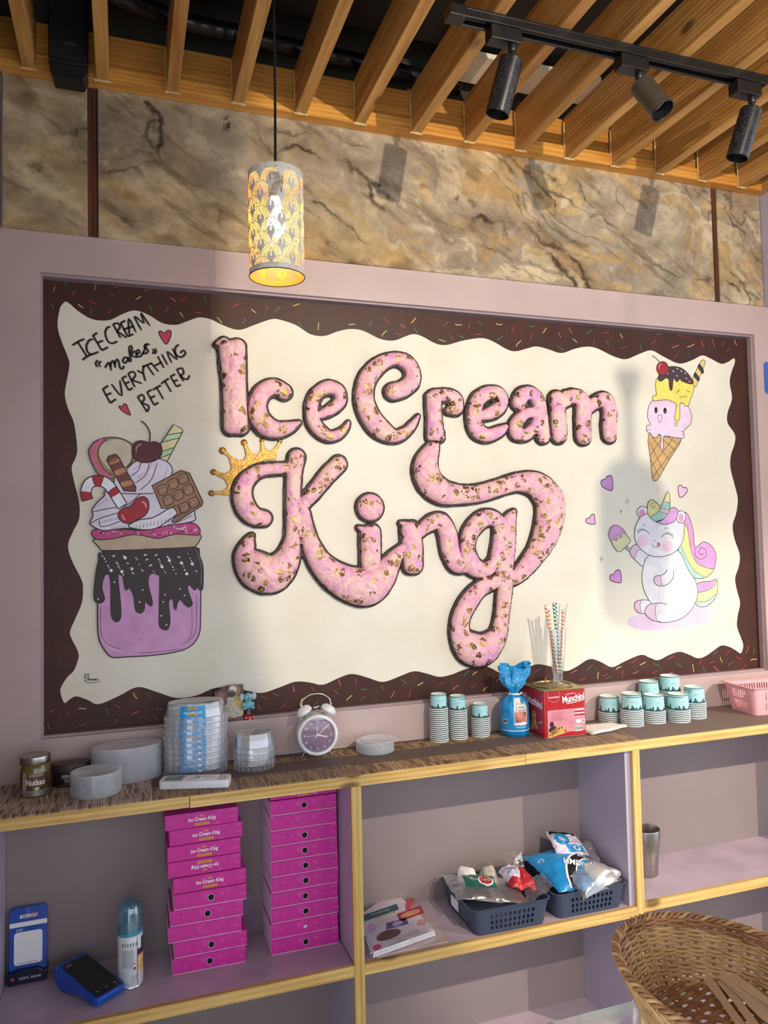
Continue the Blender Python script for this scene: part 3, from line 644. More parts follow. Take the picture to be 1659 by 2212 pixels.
# sprinkles painted on the border
SPC = [paint('sprinkle_red', (160, 54, 58)), paint('sprinkle_green', (56, 112, 80)), paint('sprinkle_pink', (196, 92, 122)), paint('sprinkle_yellow', (206, 188, 96))]
sprk = [(117, 625, 2, 70), (142, 614, 1, 55), (158, 634, 0, 55), (206, 620, 2, 85), (254, 619, 0, 15), (242, 639, 1, 0), (299, 643, 3, 30), (318, 627, 0, 3), (374, 647, 2, -38), (397, 647, 0, 40), (443, 646, 1, -75), (174, 661, 3, -38), (200, 653, 0, -28), (197, 673, 1, 85), (238, 672, 0, 55), (326, 667, 1, -65), (361, 669, 0, 60), (392, 680, 3, -55), (428, 676, 0, 0), (474, 692, 3, -50), (113, 663, 1, -70), (510, 660, 0, 30), (527, 693, 1, 60), (548, 672, 3, -40), (575, 664, 0, -70), (600, 668, 1, 40), (640, 659, 3, 20), (648, 700, 1, -60), (688, 705, 3, 85), (760, 701, 3, 5), (800, 697, 1, 60), (835, 693, 0, -40), (870, 704, 2, -35), (893, 692, 3, 45), (830, 720, 3, 50), (862, 722, 0, -20), (898, 714, 1, -60), (962, 700, 1, 30), (990, 701, 3, -5), (1013, 703, 0, 75), (1036, 698, 1, -60), (1078, 700, 3, -10), (976, 728, 0, -60), (955, 736, 3, -15), (996, 727, 1, -25), (1034, 722, 0, 0), (1080, 730, 1, 35), (1108, 712, 0, 65), (1120, 742, 3, 50), (1148, 705, 1, 0), (1148, 726, 0, 80), (1176, 714, 3, 55), (1208, 724, 2, -60), (1232, 714, 2, -60), (1242, 736, 3, -40), (1210, 751, 1, -35), (1273, 717, 1, 30), (1283, 740, 0, 85), (1312, 741, 1, -55), (1308, 718, 0, 5), (1342, 726, 3, -60), (1347, 750, 0, 20), (1384, 750, 1, -80), (1412, 740, 0, 40), (1424, 722, 1, 5), (1458, 748, 2, 20), (1472, 727, 0, -30), (1492, 747, 3, 20), (1517, 743, 2, -70), (1541, 741, 2, -75), (1562, 742, 0, 65), (1589, 740, 3, -72), (1573, 757, 1, 35), (1460, 770, 0, 60), (1490, 768, 1, -80),
        (112, 1535, 0, 20), (147, 1542, 0, -60), (178, 1531, 3, 0), (231, 1537, 1, -65), (253, 1526, 0, -30), (292, 1503, 3, -62), (322, 1503, 0, -60), (292, 1540, 2, 28), (249, 1558, 0, 55), (178, 1565, 0, 12), (105, 1568, 1, -80), (336, 1551, 0, -45), (346, 1531, 1, 0), (596, 1500, 1, -25), (570, 1506, 0, -25), (635, 1488, 2, -85), (676, 1489, 0, -50), (613, 1523, 0, 45), (651, 1516, 3, 75), (560, 1527, 0, -65), (683, 1518, 1, 45), (734, 1474, 2, -72), (768, 1472, 0, 85), (725, 1495, 0, -45), (754, 1507, 3, 40), (787, 1489, 1, 5), (784, 1508, 0, 45), (827, 1486, 0, -55), (848, 1500, 2, 60), (872, 1472, 1, -35), (884, 1499, 0, 75), (908, 1477, 3, 30), (953, 1476, 0, 35), (984, 1485, 2, 40), (1023, 1481, 0, 40), (1026, 1454, 3, 35), (1007, 1454, 1, 50), (1052, 1462, 1, 45), (1048, 1488, 3, 50), (1078, 1467, 2, 40), (1161, 1448, 0, 30), (1177, 1468, 3, 65), (1240, 1451, 2, 30), (1274, 1442, 1, 45), (1292, 1459, 3, 85), (1260, 1467, 0, 25), (1307, 1443, 0, -25), (1336, 1443, 3, 30), (1344, 1457, 0, 85), (1307, 1458, 0, 15), (1316, 1463, 1, 25), (1373, 1452, 2, 25), (1370, 1428, 0, 30), (1388, 1433, 3, 25), (1418, 1435, 1, -25), (1414, 1452, 0, 20), (1449, 1421, 0, 25), (1466, 1436, 1, -35), (1447, 1454, 2, 20), (1497, 1443, 3, -80), (1512, 1430, 0, 60), (1521, 1447, 1, -50), (1545, 1410, 1, 50), (1573, 1410, 0, 50), (1558, 1425, 3, -70), (1538, 1430, 0, 20), (1547, 1444, 2, -45), (1579, 1433, 1, 35), (1597, 1421, 0, -25), (1606, 1441, 0, 45), (1614, 1403, 2, 65), (1629, 1406, 1, 82), (1628, 1425, 3, 10)]
for px, py, c, a in sprk:
    L = 7.4*rnd.uniform(.8, 1.15); ca, sa = math.cos(math.radians(a)), math.sin(math.radians(a)); bn = rnd.uniform(-1.4, 1.4)
    pts = [A(px+ca*t*L-sa*k, py-sa*t*L-ca*k) for t, k in ((-1, 0), (-.3, bn), (.3, bn*.4), (1, 0))]
    MB().ribbon(cr(pts, 2, False), MF, 0.0012, 0.0006).build('sprinkle', SPC[c], mural)

# --- puffy letters: a height field over traced strokes (x, y, radius in crop pixels)
s = NT('marbled_pink_glaze'); v = s.coord()
base = s.ramp(s.noise(v, 22, 4, .6, 1.2), [(0.30, (240, 206, 180)), (0.46, (238, 186, 190)), (0.58, (234, 170, 192)), (0.70, (222, 154, 204)), (0.85, (244, 210, 212))])
vo = s.node('ShaderNodeTexVoronoi', Scale=52.0, Randomness=1.0)
vw = s.node('ShaderNodeVectorMath', _operation='ADD'); nn = s.node('ShaderNodeTexNoise', Scale=70.0, Detail=2.0)
s.link(v, nn.inputs['Vector']); sc_ = s.node('ShaderNodeVectorMath', _operation='SCALE'); sc_.inputs['Scale'].default_value = 0.012
s.link(nn.outputs['Color'], sc_.inputs[0]); s.link(v, vw.inputs[0]); s.link(sc_.outputs[0], vw.inputs[1]); s.link(vw.outputs[0], vo.inputs['Vector'])
sep = s.node('ShaderNodeSeparateColor'); s.link(vo.outputs['Color'], sep.inputs[0])
pick = s.math('GREATER_THAN', sep.outputs[0], 0.66)
edge = s.node('ShaderNodeTexVoronoi', Scale=52.0, Randomness=1.0, _feature='DISTANCE_TO_EDGE'); s.link(vw.outputs[0], edge.inputs['Vector'])
inside = s.math('GREATER_THAN', edge.outputs['Distance'], 0.09)
holes = s.math('GREATER_THAN', s.noise(v, 150, 2), 0.42)
fl = s.math('MULTIPLY', s.math('MULTIPLY', pick, inside), holes)
gold = s.ramp(sep.outputs[1], [(0.0, (108, 84, 46)), (0.5, (146, 116, 64)), (1.0, (196, 164, 96))])
s.set(Base_Color=s.mix(fl, base, gold), Roughness=0.34, Metallic=s.math('MULTIPLY', fl, 0.75), Specular_IOR_Level=0.5)
s.bump(s.math('ADD', s.noise(v, 55, 5, .65, .8), s.math('MULTIPLY', fl, -0.15)), 0.55, .006); M['glaze'] = s.m
M['outline'] = mat('dark_raised_outline', (44, 28, 23), 0.5, var=0.2, vs=50, bump=0.5, bs=160)

def field_mesh(name, X_, Z_, sdf, hgt, y_base, m, parent, step, rim_h):
    """mesh over sdf < 0; rim vertices pulled onto the outline, walls dropped to y_base"""
    nz, nx = sdf.shape; gz, gx = np.gradient(sdf, step)
    g2 = gx*gx+gz*gz+1e-9
    ins = sdf < 0
    cell = ins[:-1, :-1] | ins[1:, :-1] | ins[:-1, 1:] | ins[1:, 1:]
    used = np.zeros_like(ins); used[:-1, :-1] |= cell; used[1:, :-1] |= cell; used[:-1, 1:] |= cell; used[1:, 1:] |= cell
    px, pz, h = X_.copy(), Z_.copy(), hgt.copy(); o_ = used & ~ins
    px[o_] -= (sdf*gx/g2)[o_]; pz[o_] -= (sdf*gz/g2)[o_]; h[o_] = rim_h
    idx = -np.ones(ins.shape, int); idx[used] = np.arange(used.sum())
    vs = np.stack([px[used], y_base-h[used], pz[used]], -1)
    I, J = np.nonzero(cell)
    q = np.stack([idx[I, J], idx[I, J+1], idx[I+1, J+1], idx[I+1, J]], -1)
    me = bpy.data.meshes.new(name); me.from_pydata(vs.tolist(), [], q.tolist())
    bm = bmesh.new(); bm.from_mesh(me)
    bd = [e for e in bm.edges if e.is_boundary]
    r_ = bmesh.ops.extrude_edge_only(bm, edges=bd)
    for g in r_['geom']:
        if isinstance(g, bmesh.types.BMVert): g.co.y = 0.0002
    bmesh.ops.recalc_face_normals(bm, faces=bm.faces); bm.to_mesh(me); bm.free()
    me.polygons.foreach_set('use_smooth', [True]*len(me.polygons)); me.set_sharp_from_angle(angle=math.radians(62))
    me.materials.append(m); o = bpy.data.objects.new(name, me); COL.objects.link(o); o.parent = parent; return o
def letter(strokes, crop, name='letter', puff=0.62, rim=0.0075, base_h=0.017):
    ox, oy, k = CROPS[crop]; S_ = []
    for stx in strokes:
        pts = []
        for x_, y_, r_ in stx:
            c_ = A(ox+x_/k, oy+y_/k, 0.028); e_ = A(ox+(x_+r_)/k, oy+y_/k, 0.028); f_ = A(ox+x_/k, oy+(y_+r_)/k, 0.028)
            pts.append((c_[0], c_[1], 0.5*(abs(e_[0]-c_[0])+abs(f_[1]-c_[1]))))
        S_.append(np.array(cr(pts, 14, False)) if len(pts) > 1 else np.array(pts))
    Q = np.concatenate(S_); st_ = 0.0027; pad = rim+0.012
    xs = np.arange(Q[:, 0].min()-Q[:, 2].max()-pad, Q[:, 0].max()+Q[:, 2].max()+pad, st_)
    zs = np.arange(Q[:, 1].min()-Q[:, 2].max()-pad, Q[:, 1].max()+Q[:, 2].max()+pad, st_)
    GX, GZ = np.meshgrid(xs, zs); sdf = np.full(GX.shape, 9.0); h2 = np.zeros(GX.shape)
    for Sx in S_:
        hs = np.zeros(GX.shape)
        for x_, z_, r_ in Sx:
            r_ = max(r_, .002); d = np.hypot(GX-x_, GZ-z_); sdf = np.minimum(sdf, d-r_)
            hs = np.maximum(hs, r_*np.sqrt(np.clip(1-(d/r_)**2, 0, 1)))
        h2 = h2+hs**4
    H = h2**.25*puff
    wob = (fbm(GX*55, GZ*55, 201, 3)-.5); H = H*(1+.22*wob)+np.clip(H/.01, 0, 1)*.004*(fbm(GX*120, GZ*120, 211, 2)-.5)
    o = field_mesh(name, GX, GZ, sdf, np.clip(H, 0, None)+base_h, -0.0004, M['glaze'], mural, st_, base_h)
    jit = (fbm(GX*45, GZ*45, 221, 3)-.5)*.003
    field_mesh('outline', GX, GZ, sdf-rim+jit, np.full(GX.shape, base_h*.62)+.003*(fbm(GX*90, GZ*90, 231, 2)), -0.0002, M['outline'], o, st_, base_h*.55)
    return o
L5, L6 = 5, 6
letter([[(168, 190, 55), (180, 450, 42), (198, 766, 50)], [(248, 188, 54), (262, 450, 44), (272, 766, 50)], [(215, 200, 60), (222, 450, 60), (236, 755, 60)], [(150, 165, 42), (112, 160, 16), (92, 168, 6)]], L5)
letter([[(585, 512, 52), (510, 478, 55), (430, 515, 58), (392, 600, 62), (402, 690, 68), (455, 760, 70), (535, 785, 55), (620, 768, 38), (692, 735, 10)]], L5)
letter([[(845, 678, 26), (920, 640, 38), (985, 580, 40), (975, 510, 44), (910, 480, 46), (835, 512, 42), (795, 575, 42), (782, 650, 42), (795, 725, 46), (842, 792, 44), (910, 832, 36), (980, 815, 30), (1028, 770, 18), (1047, 732, 8)]], L5)
letter([[(1370, 512, 56), (1440, 490, 55), (1500, 440, 55), (1508, 370, 50), (1470, 305, 50), (1385, 275, 42), (1290, 305, 50), (1205, 385, 60), (1165, 480, 62), (1165, 590, 66), (1212, 700, 70), (1285, 785, 66), (1375, 832, 42), (1450, 808, 34), (1510, 750, 24), (1550, 688, 8)]], L5)
letter([[(232, 478, 42), (238, 600, 43), (244, 706, 46)], [(205, 470, 20), (212, 600, 22), (212, 725, 22)], [(276, 700, 20), (276, 730, 22)], [(240, 466, 34), (310, 466, 38), (365, 490, 40), (372, 545, 38), (330, 560, 20)]], L6)
letter([[(520, 595, 24), (600, 570, 38), (655, 520, 36), (640, 460, 38), (575, 450, 38), (512, 490, 42), (485, 560, 42), (482, 625, 44), (510, 690, 46), (570, 714, 38), (640, 690, 30), (680, 662, 14)]], L6)
letter([[(762, 512, 42), (785, 465, 42), (840, 455, 38), (885, 510, 40), (898, 600, 42), (908, 690, 42), (915, 722, 40)], [(890, 575, 36), (810, 580, 30), (748, 640, 38), (750, 698, 42), (800, 712, 34), (855, 670, 32), (885, 610, 30)]], L6)
letter([[(1000, 490, 46), (1008, 600, 46), (1014, 712, 46)], [(1040, 500, 40), (1100, 474, 42), (1160, 510, 46), (1164, 620, 48), (1166, 722, 46)], [(1190, 560, 24), (1240, 510, 36), (1300, 496, 42), (1328, 560, 42), (1325, 650, 42), (1330, 712, 42)], [(1045, 470, 22), (1052, 448, 10)]], L6)
letter([[(440, 1425, 50), (370, 1410, 62), (310, 1350, 68), (282, 1260, 66), (300, 1170, 58), (370, 1100, 46), (460, 1070, 40), (610, 1065, 38)],
        [(675, 985, 56), (655, 1100, 52), (648, 1300, 50), (650, 1480, 52), (642, 1590, 56), (600, 1730, 90), (500, 1825, 128), (390, 1800, 130), (305, 1705, 76), (322, 1610, 44), (350, 1550, 14)],
        [(978, 1032, 54), (900, 1110, 55), (805, 1225, 50), (740, 1305, 42), (705, 1350, 30)],
        [(728, 1385, 38), (740, 1480, 50), (770, 1600, 62), (830, 1720, 76), (920, 1820, 95), (1050, 1895, 118), (1180, 1915, 132), (1285, 1850, 95), (1345, 1760, 68), (1400, 1685, 46), (1450, 1640, 36)]], L5)
letter([[(1205, 1345, 92)]], L5, puff=0.42)
letter([[(1185, 1530, 48), (1192, 1700, 55), (1205, 1850, 60)], [(1225, 1525, 50), (1222, 1700, 55), (1215, 1850, 60)], [(1150, 1505, 20), (1122, 1492, 8)]], L5)
letter([[(72, 1300, 44), (85, 1420, 48), (92, 1528, 48)], [(100, 1300, 46), (112, 1420, 48), (112, 1528, 48)], [(60, 1272, 18), (28, 1262, 8)], [(130, 1335, 28), (200, 1272, 42), (275, 1252, 48), (318, 1330, 55), (335, 1430, 55), (372, 1515, 50), (430, 1530, 40), (480, 1535, 40)]], L6)
letter([[(665, 1285, 40), (600, 1232, 44), (530, 1242, 50), (462, 1320, 48), (442, 1420, 45), (472, 1525, 55), (550, 1555, 42), (612, 1500, 38), (640, 1400, 42), (650, 1300, 44)],
        [(733, 1190, 10), (712, 1225, 30), (694, 1280, 46), (684, 1400, 54), (670, 1540, 55), (676, 1640, 46), (668, 1740, 44), (655, 1850, 42), (628, 1970, 56), (545, 2050, 88), (465, 2045, 92), (402, 1970, 62), (400, 1860, 54), (450, 1755, 54), (520, 1675, 45), (600, 1635, 38), (650, 1610, 30)],
        [(222, 798, 40), (182, 900, 72), (205, 1000, 80), (285, 1068, 72), (400, 1085, 55), (520, 1076, 50), (640, 1040, 48), (760, 1008, 52), (870, 1025, 72), (945, 1105, 88), (958, 1210, 88), (930, 1330, 78), (880, 1435, 62), (810, 1530, 52), (750, 1590, 45), (690, 1620, 36)], [(236, 785, 26), (246, 775, 18)]], L6)

# crown
M['gold'] = (lambda s: (s.set(Base_Color=s.ramp(s.noise(s.coord(), 220, 4, .7), [(0.35, (120, 84, 32)), (0.55, (178, 134, 60)), (0.75, (222, 186, 110))]), Metallic=0.6, Roughness=0.38), s.bump(s.noise(s.coord(), 240, 3), .5, .001), s.m)[-1])(NT('gold_glitter'))
cp = [(190, 1262), (60, 1256), (60, 1236), (130, 1232), (172, 1200), (150, 1150), (68, 1105), (80, 1085), (150, 1108), (192, 1082), (195, 1050), (175, 985), (128, 950), (145, 933), (200, 985), (250, 1012), (288, 1005), (302, 970), (282, 890), (300, 882), (318, 920), (348, 960), (385, 965), (407, 945), (408, 875), (424, 872), (438, 925), (470, 945), (500, 928), (535, 878), (552, 888), (522, 950), (516, 1002), (430, 1012), (340, 1055), (265, 1125), (222, 1200)]
b = MB(); b.prism(T(cp, 5), MF, 0.0, 0.007)
crown = b.build('crown', M['gold'], mural, bevel=0.001)
for x_, y_, r_ in ((56, 1247, 25), (70, 1095, 25), (135, 942, 29), (289, 884, 27), (416, 870, 20), (544, 873, 22)):
    c_ = T([(x_, y_)], 5)[0]; rr = r_/3.318*0.00118
    MB().lathe([(0, .0075), (rr*.5, .0072), (rr*.9, .005), (rr, .003), (rr, 0)], (c_[0], 0, c_[1]), 20, rot=Matrix.Rotation(math.radians(90), 3, 'X')).build('crown_ball', M['gold'], crown, smooth=50)

# --- flat painted pictures: fills with drawn outlines, stacked in coats of paint
INKM = paint('ink_line', (34, 24, 24), 0.5)
PAL = {}
def pal(c):
    if c not in PAL: PAL[c] = paint('%d_%d_%d' % c, c, 0.48)
    return PAL[c]
class Pic:
    def __init__(s, name, crop, parent, h0=0.0013, thick=0.0):
        s.crop = crop; s.h = h0; s.root = None; s.name = name; s.parent = parent; s.th = thick
    def fill(s, name, pts, c, line=2.0, sm=True, n=5, lc=None, extra=None):
        s.h += 0.00018; P = T(pts, s.crop); P = cr(P, n) if sm else P
        b = MB(); b.prism(P, MF, 0.0, s.h+s.th, 0)
        if line: b.ribbon(P, MF, line*0.00052, s.h+s.th+.0001, True, 1)
        cols = [pal(c), INKM if lc is None else pal(lc)]
        for e in extra or []:
            pts_, w_, c_ = e[:3]; closed = len(e) > 3 and e[3]
            Q = T(pts_, s.crop)
            if c_ is not None and pal(c_) not in cols: cols.append(pal(c_))
            mi = 1 if c_ is None else cols.index(pal(c_))
            if closed: b.prism(cr(Q, 4) if len(Q) > 3 else Q, MF, 0.0, s.h+s.th+.00008, mi)
            else: b.ribbon(cr(Q, 4, False) if len(Q) > 2 else Q, MF, w_*0.00052, s.h+s.th+.00014, False, mi, True)
        o = b.build(name, cols, s.root if s.root else s.parent)
        if s.root is None and s.name: s.root = o; o.name = s.name
        return o
def lines(name, strokes, crop, w, m, h=0.0016, parent=mural):
    b = MB()
    for st_ in strokes:
        P = T(st_, crop); P = cr(P, 4, False) if len(P) > 2 else P
        b.ribbon(P, MF, w*0.00052, h, False, None, True)
    return b.build(name, m, parent)
def shade2(strokes, d=(9, 5)): return [[(x_+d[0], y_+d[1]) for x_, y_ in st_] for st_ in strokes]
TXT = [
 [[(315, 690), (370, 655), (425, 632)], [(365, 660), (445, 785)], [(405, 822), (445, 790), (490, 770)], [(505, 637), (470, 642), (442, 690), (452, 745), (490, 770), (550, 745)], [(500, 600), (580, 735)], [(500, 602), (538, 576)], [(540, 668), (590, 645)], [(580, 735), (635, 705)],
  [(655, 522), (625, 535), (610, 580), (630, 645), (670, 672), (718, 652)], [(680, 500), (748, 622)], [(680, 500), (725, 492), (742, 525), (715, 562)], [(715, 562), (800, 620)], [(748, 490), (812, 610)], [(748, 490), (790, 466)], [(778, 550), (820, 528)], [(812, 610), (862, 588)],
  [(826, 600), (822, 450), (884, 572)], [(826, 535), (862, 515)], [(935, 555), (872, 430), (955, 490), (930, 400), (1010, 515)]],
 [[(545, 822), (525, 848), (537, 885)], [(574, 830), (552, 855), (568, 882)], [(608, 892), (632, 852), (650, 850), (662, 915)], [(652, 880), (672, 832), (690, 838), (700, 890)], [(692, 862), (712, 818), (728, 828), (742, 888), (762, 900), (780, 872)], [(812, 798), (782, 800), (768, 828), (785, 848), (812, 822), (814, 796), (824, 832), (842, 826)],
  [(822, 705), (828, 760), (842, 826)], [(822, 705), (842, 695), (850, 720), (836, 760)], [(876, 738), (842, 776), (868, 790), (898, 796)], [(888, 772), (918, 752), (910, 732), (890, 742), (892, 782), (920, 790), (946, 764)], [(946, 764), (978, 700)], [(988, 690), (966, 690), (962, 708), (988, 724), (992, 746), (966, 764), (944, 756)], [(962, 690), (984, 678), (1008, 684)], [(1035, 722), (1046, 745), (1030, 766)], [(1056, 716), (1066, 742), (1050, 765)]],
 [[(588, 1080), (655, 1205)], [(590, 1082), (636, 1050)], [(620, 1135), (665, 1115)], [(655, 1205), (706, 1170)], [(665, 1035), (755, 1140), (740, 1000)], [(760, 985), (822, 1092)], [(760, 985), (800, 963)], [(790, 1032), (828, 1014)], [(822, 1092), (856, 1070)], [(815, 942), (875, 1062)], [(815, 942), (860, 925), (880, 958), (848, 1000)], [(848, 1000), (935, 1030)],
  [(898, 915), (952, 945)], [(960, 872), (948, 920), (970, 1010)], [(942, 882), (1025, 850)], [(985, 868), (1045, 955)], [(1020, 845), (1085, 922)], [(1080, 788), (1135, 890)], [(1052, 872), (1112, 842)], [(1118, 770), (1166, 862)], [(1205, 845), (1165, 745), (1252, 815), (1212, 715)], [(1270, 680), (1236, 715), (1246, 772), (1290, 795), (1328, 762), (1312, 735), (1278, 758)]],
 [[(900, 1150), (985, 1285)], [(900, 1150), (945, 1132), (960, 1170), (942, 1205), (1000, 1232), (985, 1285)], [(985, 1110), (1050, 1225)], [(985, 1110), (1025, 1085)], [(1015, 1162), (1056, 1140)], [(1050, 1225), (1086, 1200)], [(1035, 1088), (1110, 1045)], [(1070, 1066), (1130, 1170)], [(1110, 1032), (1180, 985)], [(1145, 1010), (1200, 1105)], [(1195, 970), (1250, 1060)], [(1195, 970), (1235, 945)], [(1220, 1012), (1260, 998)], [(1250, 1060), (1286, 1040)], [(1250, 905), (1310, 1010)], [(1250, 905), (1300, 895), (1310, 940), (1278, 962)], [(1278, 962), (1340, 995), (1365, 955)]]]
tan = paint('tan_shadow_line', (150, 124, 92), .5)
for st_ in TXT:
    o = lines('hand_lettering', st_, 3, 5.0, INKM, 0.0018)
    lines('drop_shade', shade2(st_), 3, 2.6, tan, 0.0015, o)
def heart(pts, crop, c): return Pic('heart', crop, mural).fill('heart', pts, c, 2.6)
heart([(1158, 680), (1112, 625), (1090, 572), (1112, 562), (1142, 582), (1165, 558), (1198, 562), (1196, 612)], 3, (206, 58, 92))
heart([(836, 1315), (775, 1285), (735, 1245), (742, 1232), (768, 1240), (775, 1215), (800, 1220), (818, 1260)], 3, (206, 58, 92))
# signature
lines('signature', [[(367, 1625), (368, 1685)], [(367, 1628), (392, 1630), (372, 1650), (394, 1662), (370, 1684)], [(400, 1620), (398, 1676), (406, 1660), (412, 1676)], [(418, 1664), (414, 1674), (424, 1674), (422, 1662), (430, 1675)], [(432, 1662), (436, 1675), (441, 1665), (446, 1674), (450, 1662)], [(456, 1662), (452, 1673), (462, 1673), (462, 1662), (467, 1674)], [(372, 1690), (420, 1694), (462, 1684)], [(466, 1682), (472, 1690), (476, 1680)], [(482, 1668), (484, 1672)], [(486, 1686), (488, 1690)]], 4, 1.5, INKM)

# sundae jar
p = Pic('sundae_picture', 4, mural, thick=0.0035)
p.fill('jar', [(500, 830), (900, 812), (1240, 830), (1260, 900), (1260, 1060), (1258, 1220), (1250, 1310), (1205, 1390), (1110, 1445), (900, 1480), (700, 1492), (585, 1496), (530, 1452), (484, 1370), (470, 1285), (467, 1100), (470, 900)], (206, 150, 196), 3, n=4,
       extra=[([(490, 1100), (492, 1290), (540, 1390), (640, 1432)], 1.2, None), ([(505, 1330), (560, 1420), (660, 1460)], 1.5, (240, 225, 240)), ([(1225, 1010), (1228, 1250), (1190, 1350), (1110, 1395)], 1.2, None), ([(1190, 1080), (1192, 1300), (1150, 1370)], 1, None), ([(790, 1462), (920, 1455), (1120, 1430)], 1.2, None)])
p.h += .001
dr = [(510, 682), (860, 665), (1212, 645), (1250, 720), (1277, 800), (1276, 960), (1258, 980), (1240, 960), (1238, 905), (1225, 880), (1230, 955), (1212, 978), (1175, 942), (1157, 962), (1182, 1040), (1196, 1085), (1170, 1110), (1140, 1092), (1102, 1050), (1080, 1080), (1070, 1128), (1055, 1110), (1050, 1062), (1030, 1045), (1012, 1080), (1024, 1200), (1014, 1268), (990, 1285), (952, 1268), (940, 1200), (946, 900), (930, 862), (892, 850), (862, 872), (856, 940), (888, 1065), (878, 1102), (855, 1085), (830, 1072), (826, 1128), (795, 1157), (760, 1130), (745, 1022), (712, 962), (690, 980), (676, 960), (664, 882), (640, 860), (624, 882), (645, 1100), (644, 1190), (620, 1222), (590, 1208), (572, 1150), (570, 950), (560, 872), (540, 855), (515, 882), (500, 960), (520, 1035), (510, 1068), (475, 1080), (447, 1060), (440, 1000), (455, 850), (477, 750)]
r2 = random.Random(3); dots = []
for i_ in range(66):
    x_, y_ = 495+(i_*.618034 % 1)*740, 695+(i_*37 % 66)/66*160+r2.uniform(-6, 14); dots.append((disc(r2.choice([4, 5, 5, 6, 6, 12]), None, 8, x_, max(690, y_)), 0, (232, 236, 246), True))
for x_, y_ in ((473, 1048), (790, 1072), (972, 1070), (957, 1177), (996, 1246), (1135, 1020), (1100, 970), (985, 1015), (815, 978), (597, 918)): dots.append((disc(6, None, 8, x_, y_), 0, (232, 236, 246), True))
p.fill('chocolate_drip', dr, (46, 29, 26), 2.6, n=3, extra=dots+[([(1222, 660), (1262, 790), (1262, 950)], 1.2, (150, 130, 125))])
p.fill('bun', [(440, 590), (600, 580), (740, 552), (850, 566), (935, 580), (1060, 550), (1252, 552), (1250, 600), (1220, 640), (1170, 650), (860, 665), (525, 675), (485, 655), (452, 620)], (194, 170, 142), 2.6, n=3)
gz = []
for _ in range(110):
    x_, y_ = r2.uniform(450, 1235), r2.uniform(490, 568); a_ = r2.uniform(0, 3.1)
    if (y_ < 525 and x_ < 1010) or (y_ > 545 and not 880 < x_ < 1010) or (x_ > 1190 and y_ < 500): continue
    gz.append(([(x_-9*math.cos(a_), y_-9*math.sin(a_)), (x_+9*math.cos(a_), y_+9*math.sin(a_))], 2.4, r2.choice([(240, 220, 235), (240, 220, 235), (70, 25, 40), (196, 170, 140)])))
p.fill('pink_icing', [(432, 520), (520, 512), (700, 515), (820, 518), (1000, 482), (1180, 462), (1240, 490), (1256, 530), (1240, 556), (1150, 553), (1060, 550), (935, 582), (850, 568), (740, 552), (600, 582), (480, 592), (430, 565)], (198, 66, 128), 2.6, n=4, extra=gz)
# macaron and mint stick behind the whipped cream
c3 = lambda pts: [((x_/4.1475)*3.5675, (580+y_/4.1475-1000)*3.5675) for x_, y_ in pts]
p.fill('macaron', c3([(690, 1885), (560, 1850), (500, 1760), (465, 1660), (480, 1600), (530, 1550), (620, 1520), (720, 1520), (810, 1550), (862, 1605), (855, 1720), (790, 1800), (740, 1870)]), (172, 134, 100), 2.6,
       extra=[(c3([(575, 1590), (640, 1545), (740, 1535), (830, 1580), (848, 1660), (820, 1750), (740, 1810), (650, 1800), (585, 1730), (555, 1660)]), 0, (206, 192, 172), True), (c3([(590, 1535), (525, 1590), (500, 1680), (560, 1795), (660, 1885)]), 9, (214, 96, 148)), (c3([(630, 1525), (560, 1600), (548, 1690), (600, 1800), (690, 1860)]), 2, None)])
p.fill('mint_wafer_stick', c3([(1110, 1570), (1222, 1402), (1296, 1438), (1306, 1462), (1162, 1735), (1100, 1720)]), (226, 220, 164), 2.6, sm=False,
       extra=[(c3([(1160, 1500), (1290, 1475), (1270, 1515), (1125, 1555)]), 0, (184, 216, 176), True), (c3([(1112, 1650), (1215, 1620), (1195, 1660), (1108, 1700)]), 0, (184, 216, 176), True), (c3([(1160, 1495), (1300, 1472)]), 2, None), (c3([(1120, 1560), (1272, 1522)]), 2, None), (c3([(1112, 1645), (1232, 1605)]), 2, None), (c3([(1105, 1700), (1198, 1662)]), 2, None)])
p.fill('whipped_cream', [(600, 110), (640, 90), (700, 40), (760, -10), (840, -30), (950, -28), (1020, 10), (1042, 70), (1010, 130), (930, 250), (1000, 300), (1180, 320), (1215, 400), (1200, 450), (1000, 485), (820, 517), (700, 505), (600, 512), (500, 520), (412, 472), (432, 412), (428, 360), (470, 300), (520, 255), (520, 225), (585, 180)], (226, 216, 230), 2.6,
       extra=[([(720, 105), (780, 60), (800, -10)], 2, None), ([(755, 160), (840, 90), (865, -5)], 2, None), ([(790, 215), (880, 130), (925, 0)], 2, None), ([(735, 60), (800, 15), (830, -25)], 1.2, (190, 90, 140)), ([(770, 120), (860, 50), (890, -20)], 1.2, (190, 90, 140)), ([(930, 180), (985, 100), (1000, 30)], 1.2, (190, 90, 140)), ([(520, 230), (640, 235), (800, 240), (910, 232)], 2, None), ([(430, 378), (560, 350), (690, 328), (800, 235)], 2.2, None), ([(412, 470), (480, 430), (625, 385)], 2.2, None), ([(480, 440), (490, 490), (560, 480), (640, 450)], 2.2, None), ([(1000, 480), (1100, 450), (1190, 405)], 1.6, None)]
             + [([(x_, 232), (x_+6, 250)], 1, None) for x_ in range(660, 900, 24)]+[([(x_, 468-(x_-500)*.24), (x_+7, 446-(x_-500)*.24)], 1, None) for x_ in range(500, 640, 18)]+[([(x_, 510), (x_+2, 488)], 1, None) for x_ in range(570, 690, 18)]+[([(440+i*22, 335-i*14), (450+i*22, 350-i*14)], 1, None) for i in range(5)])
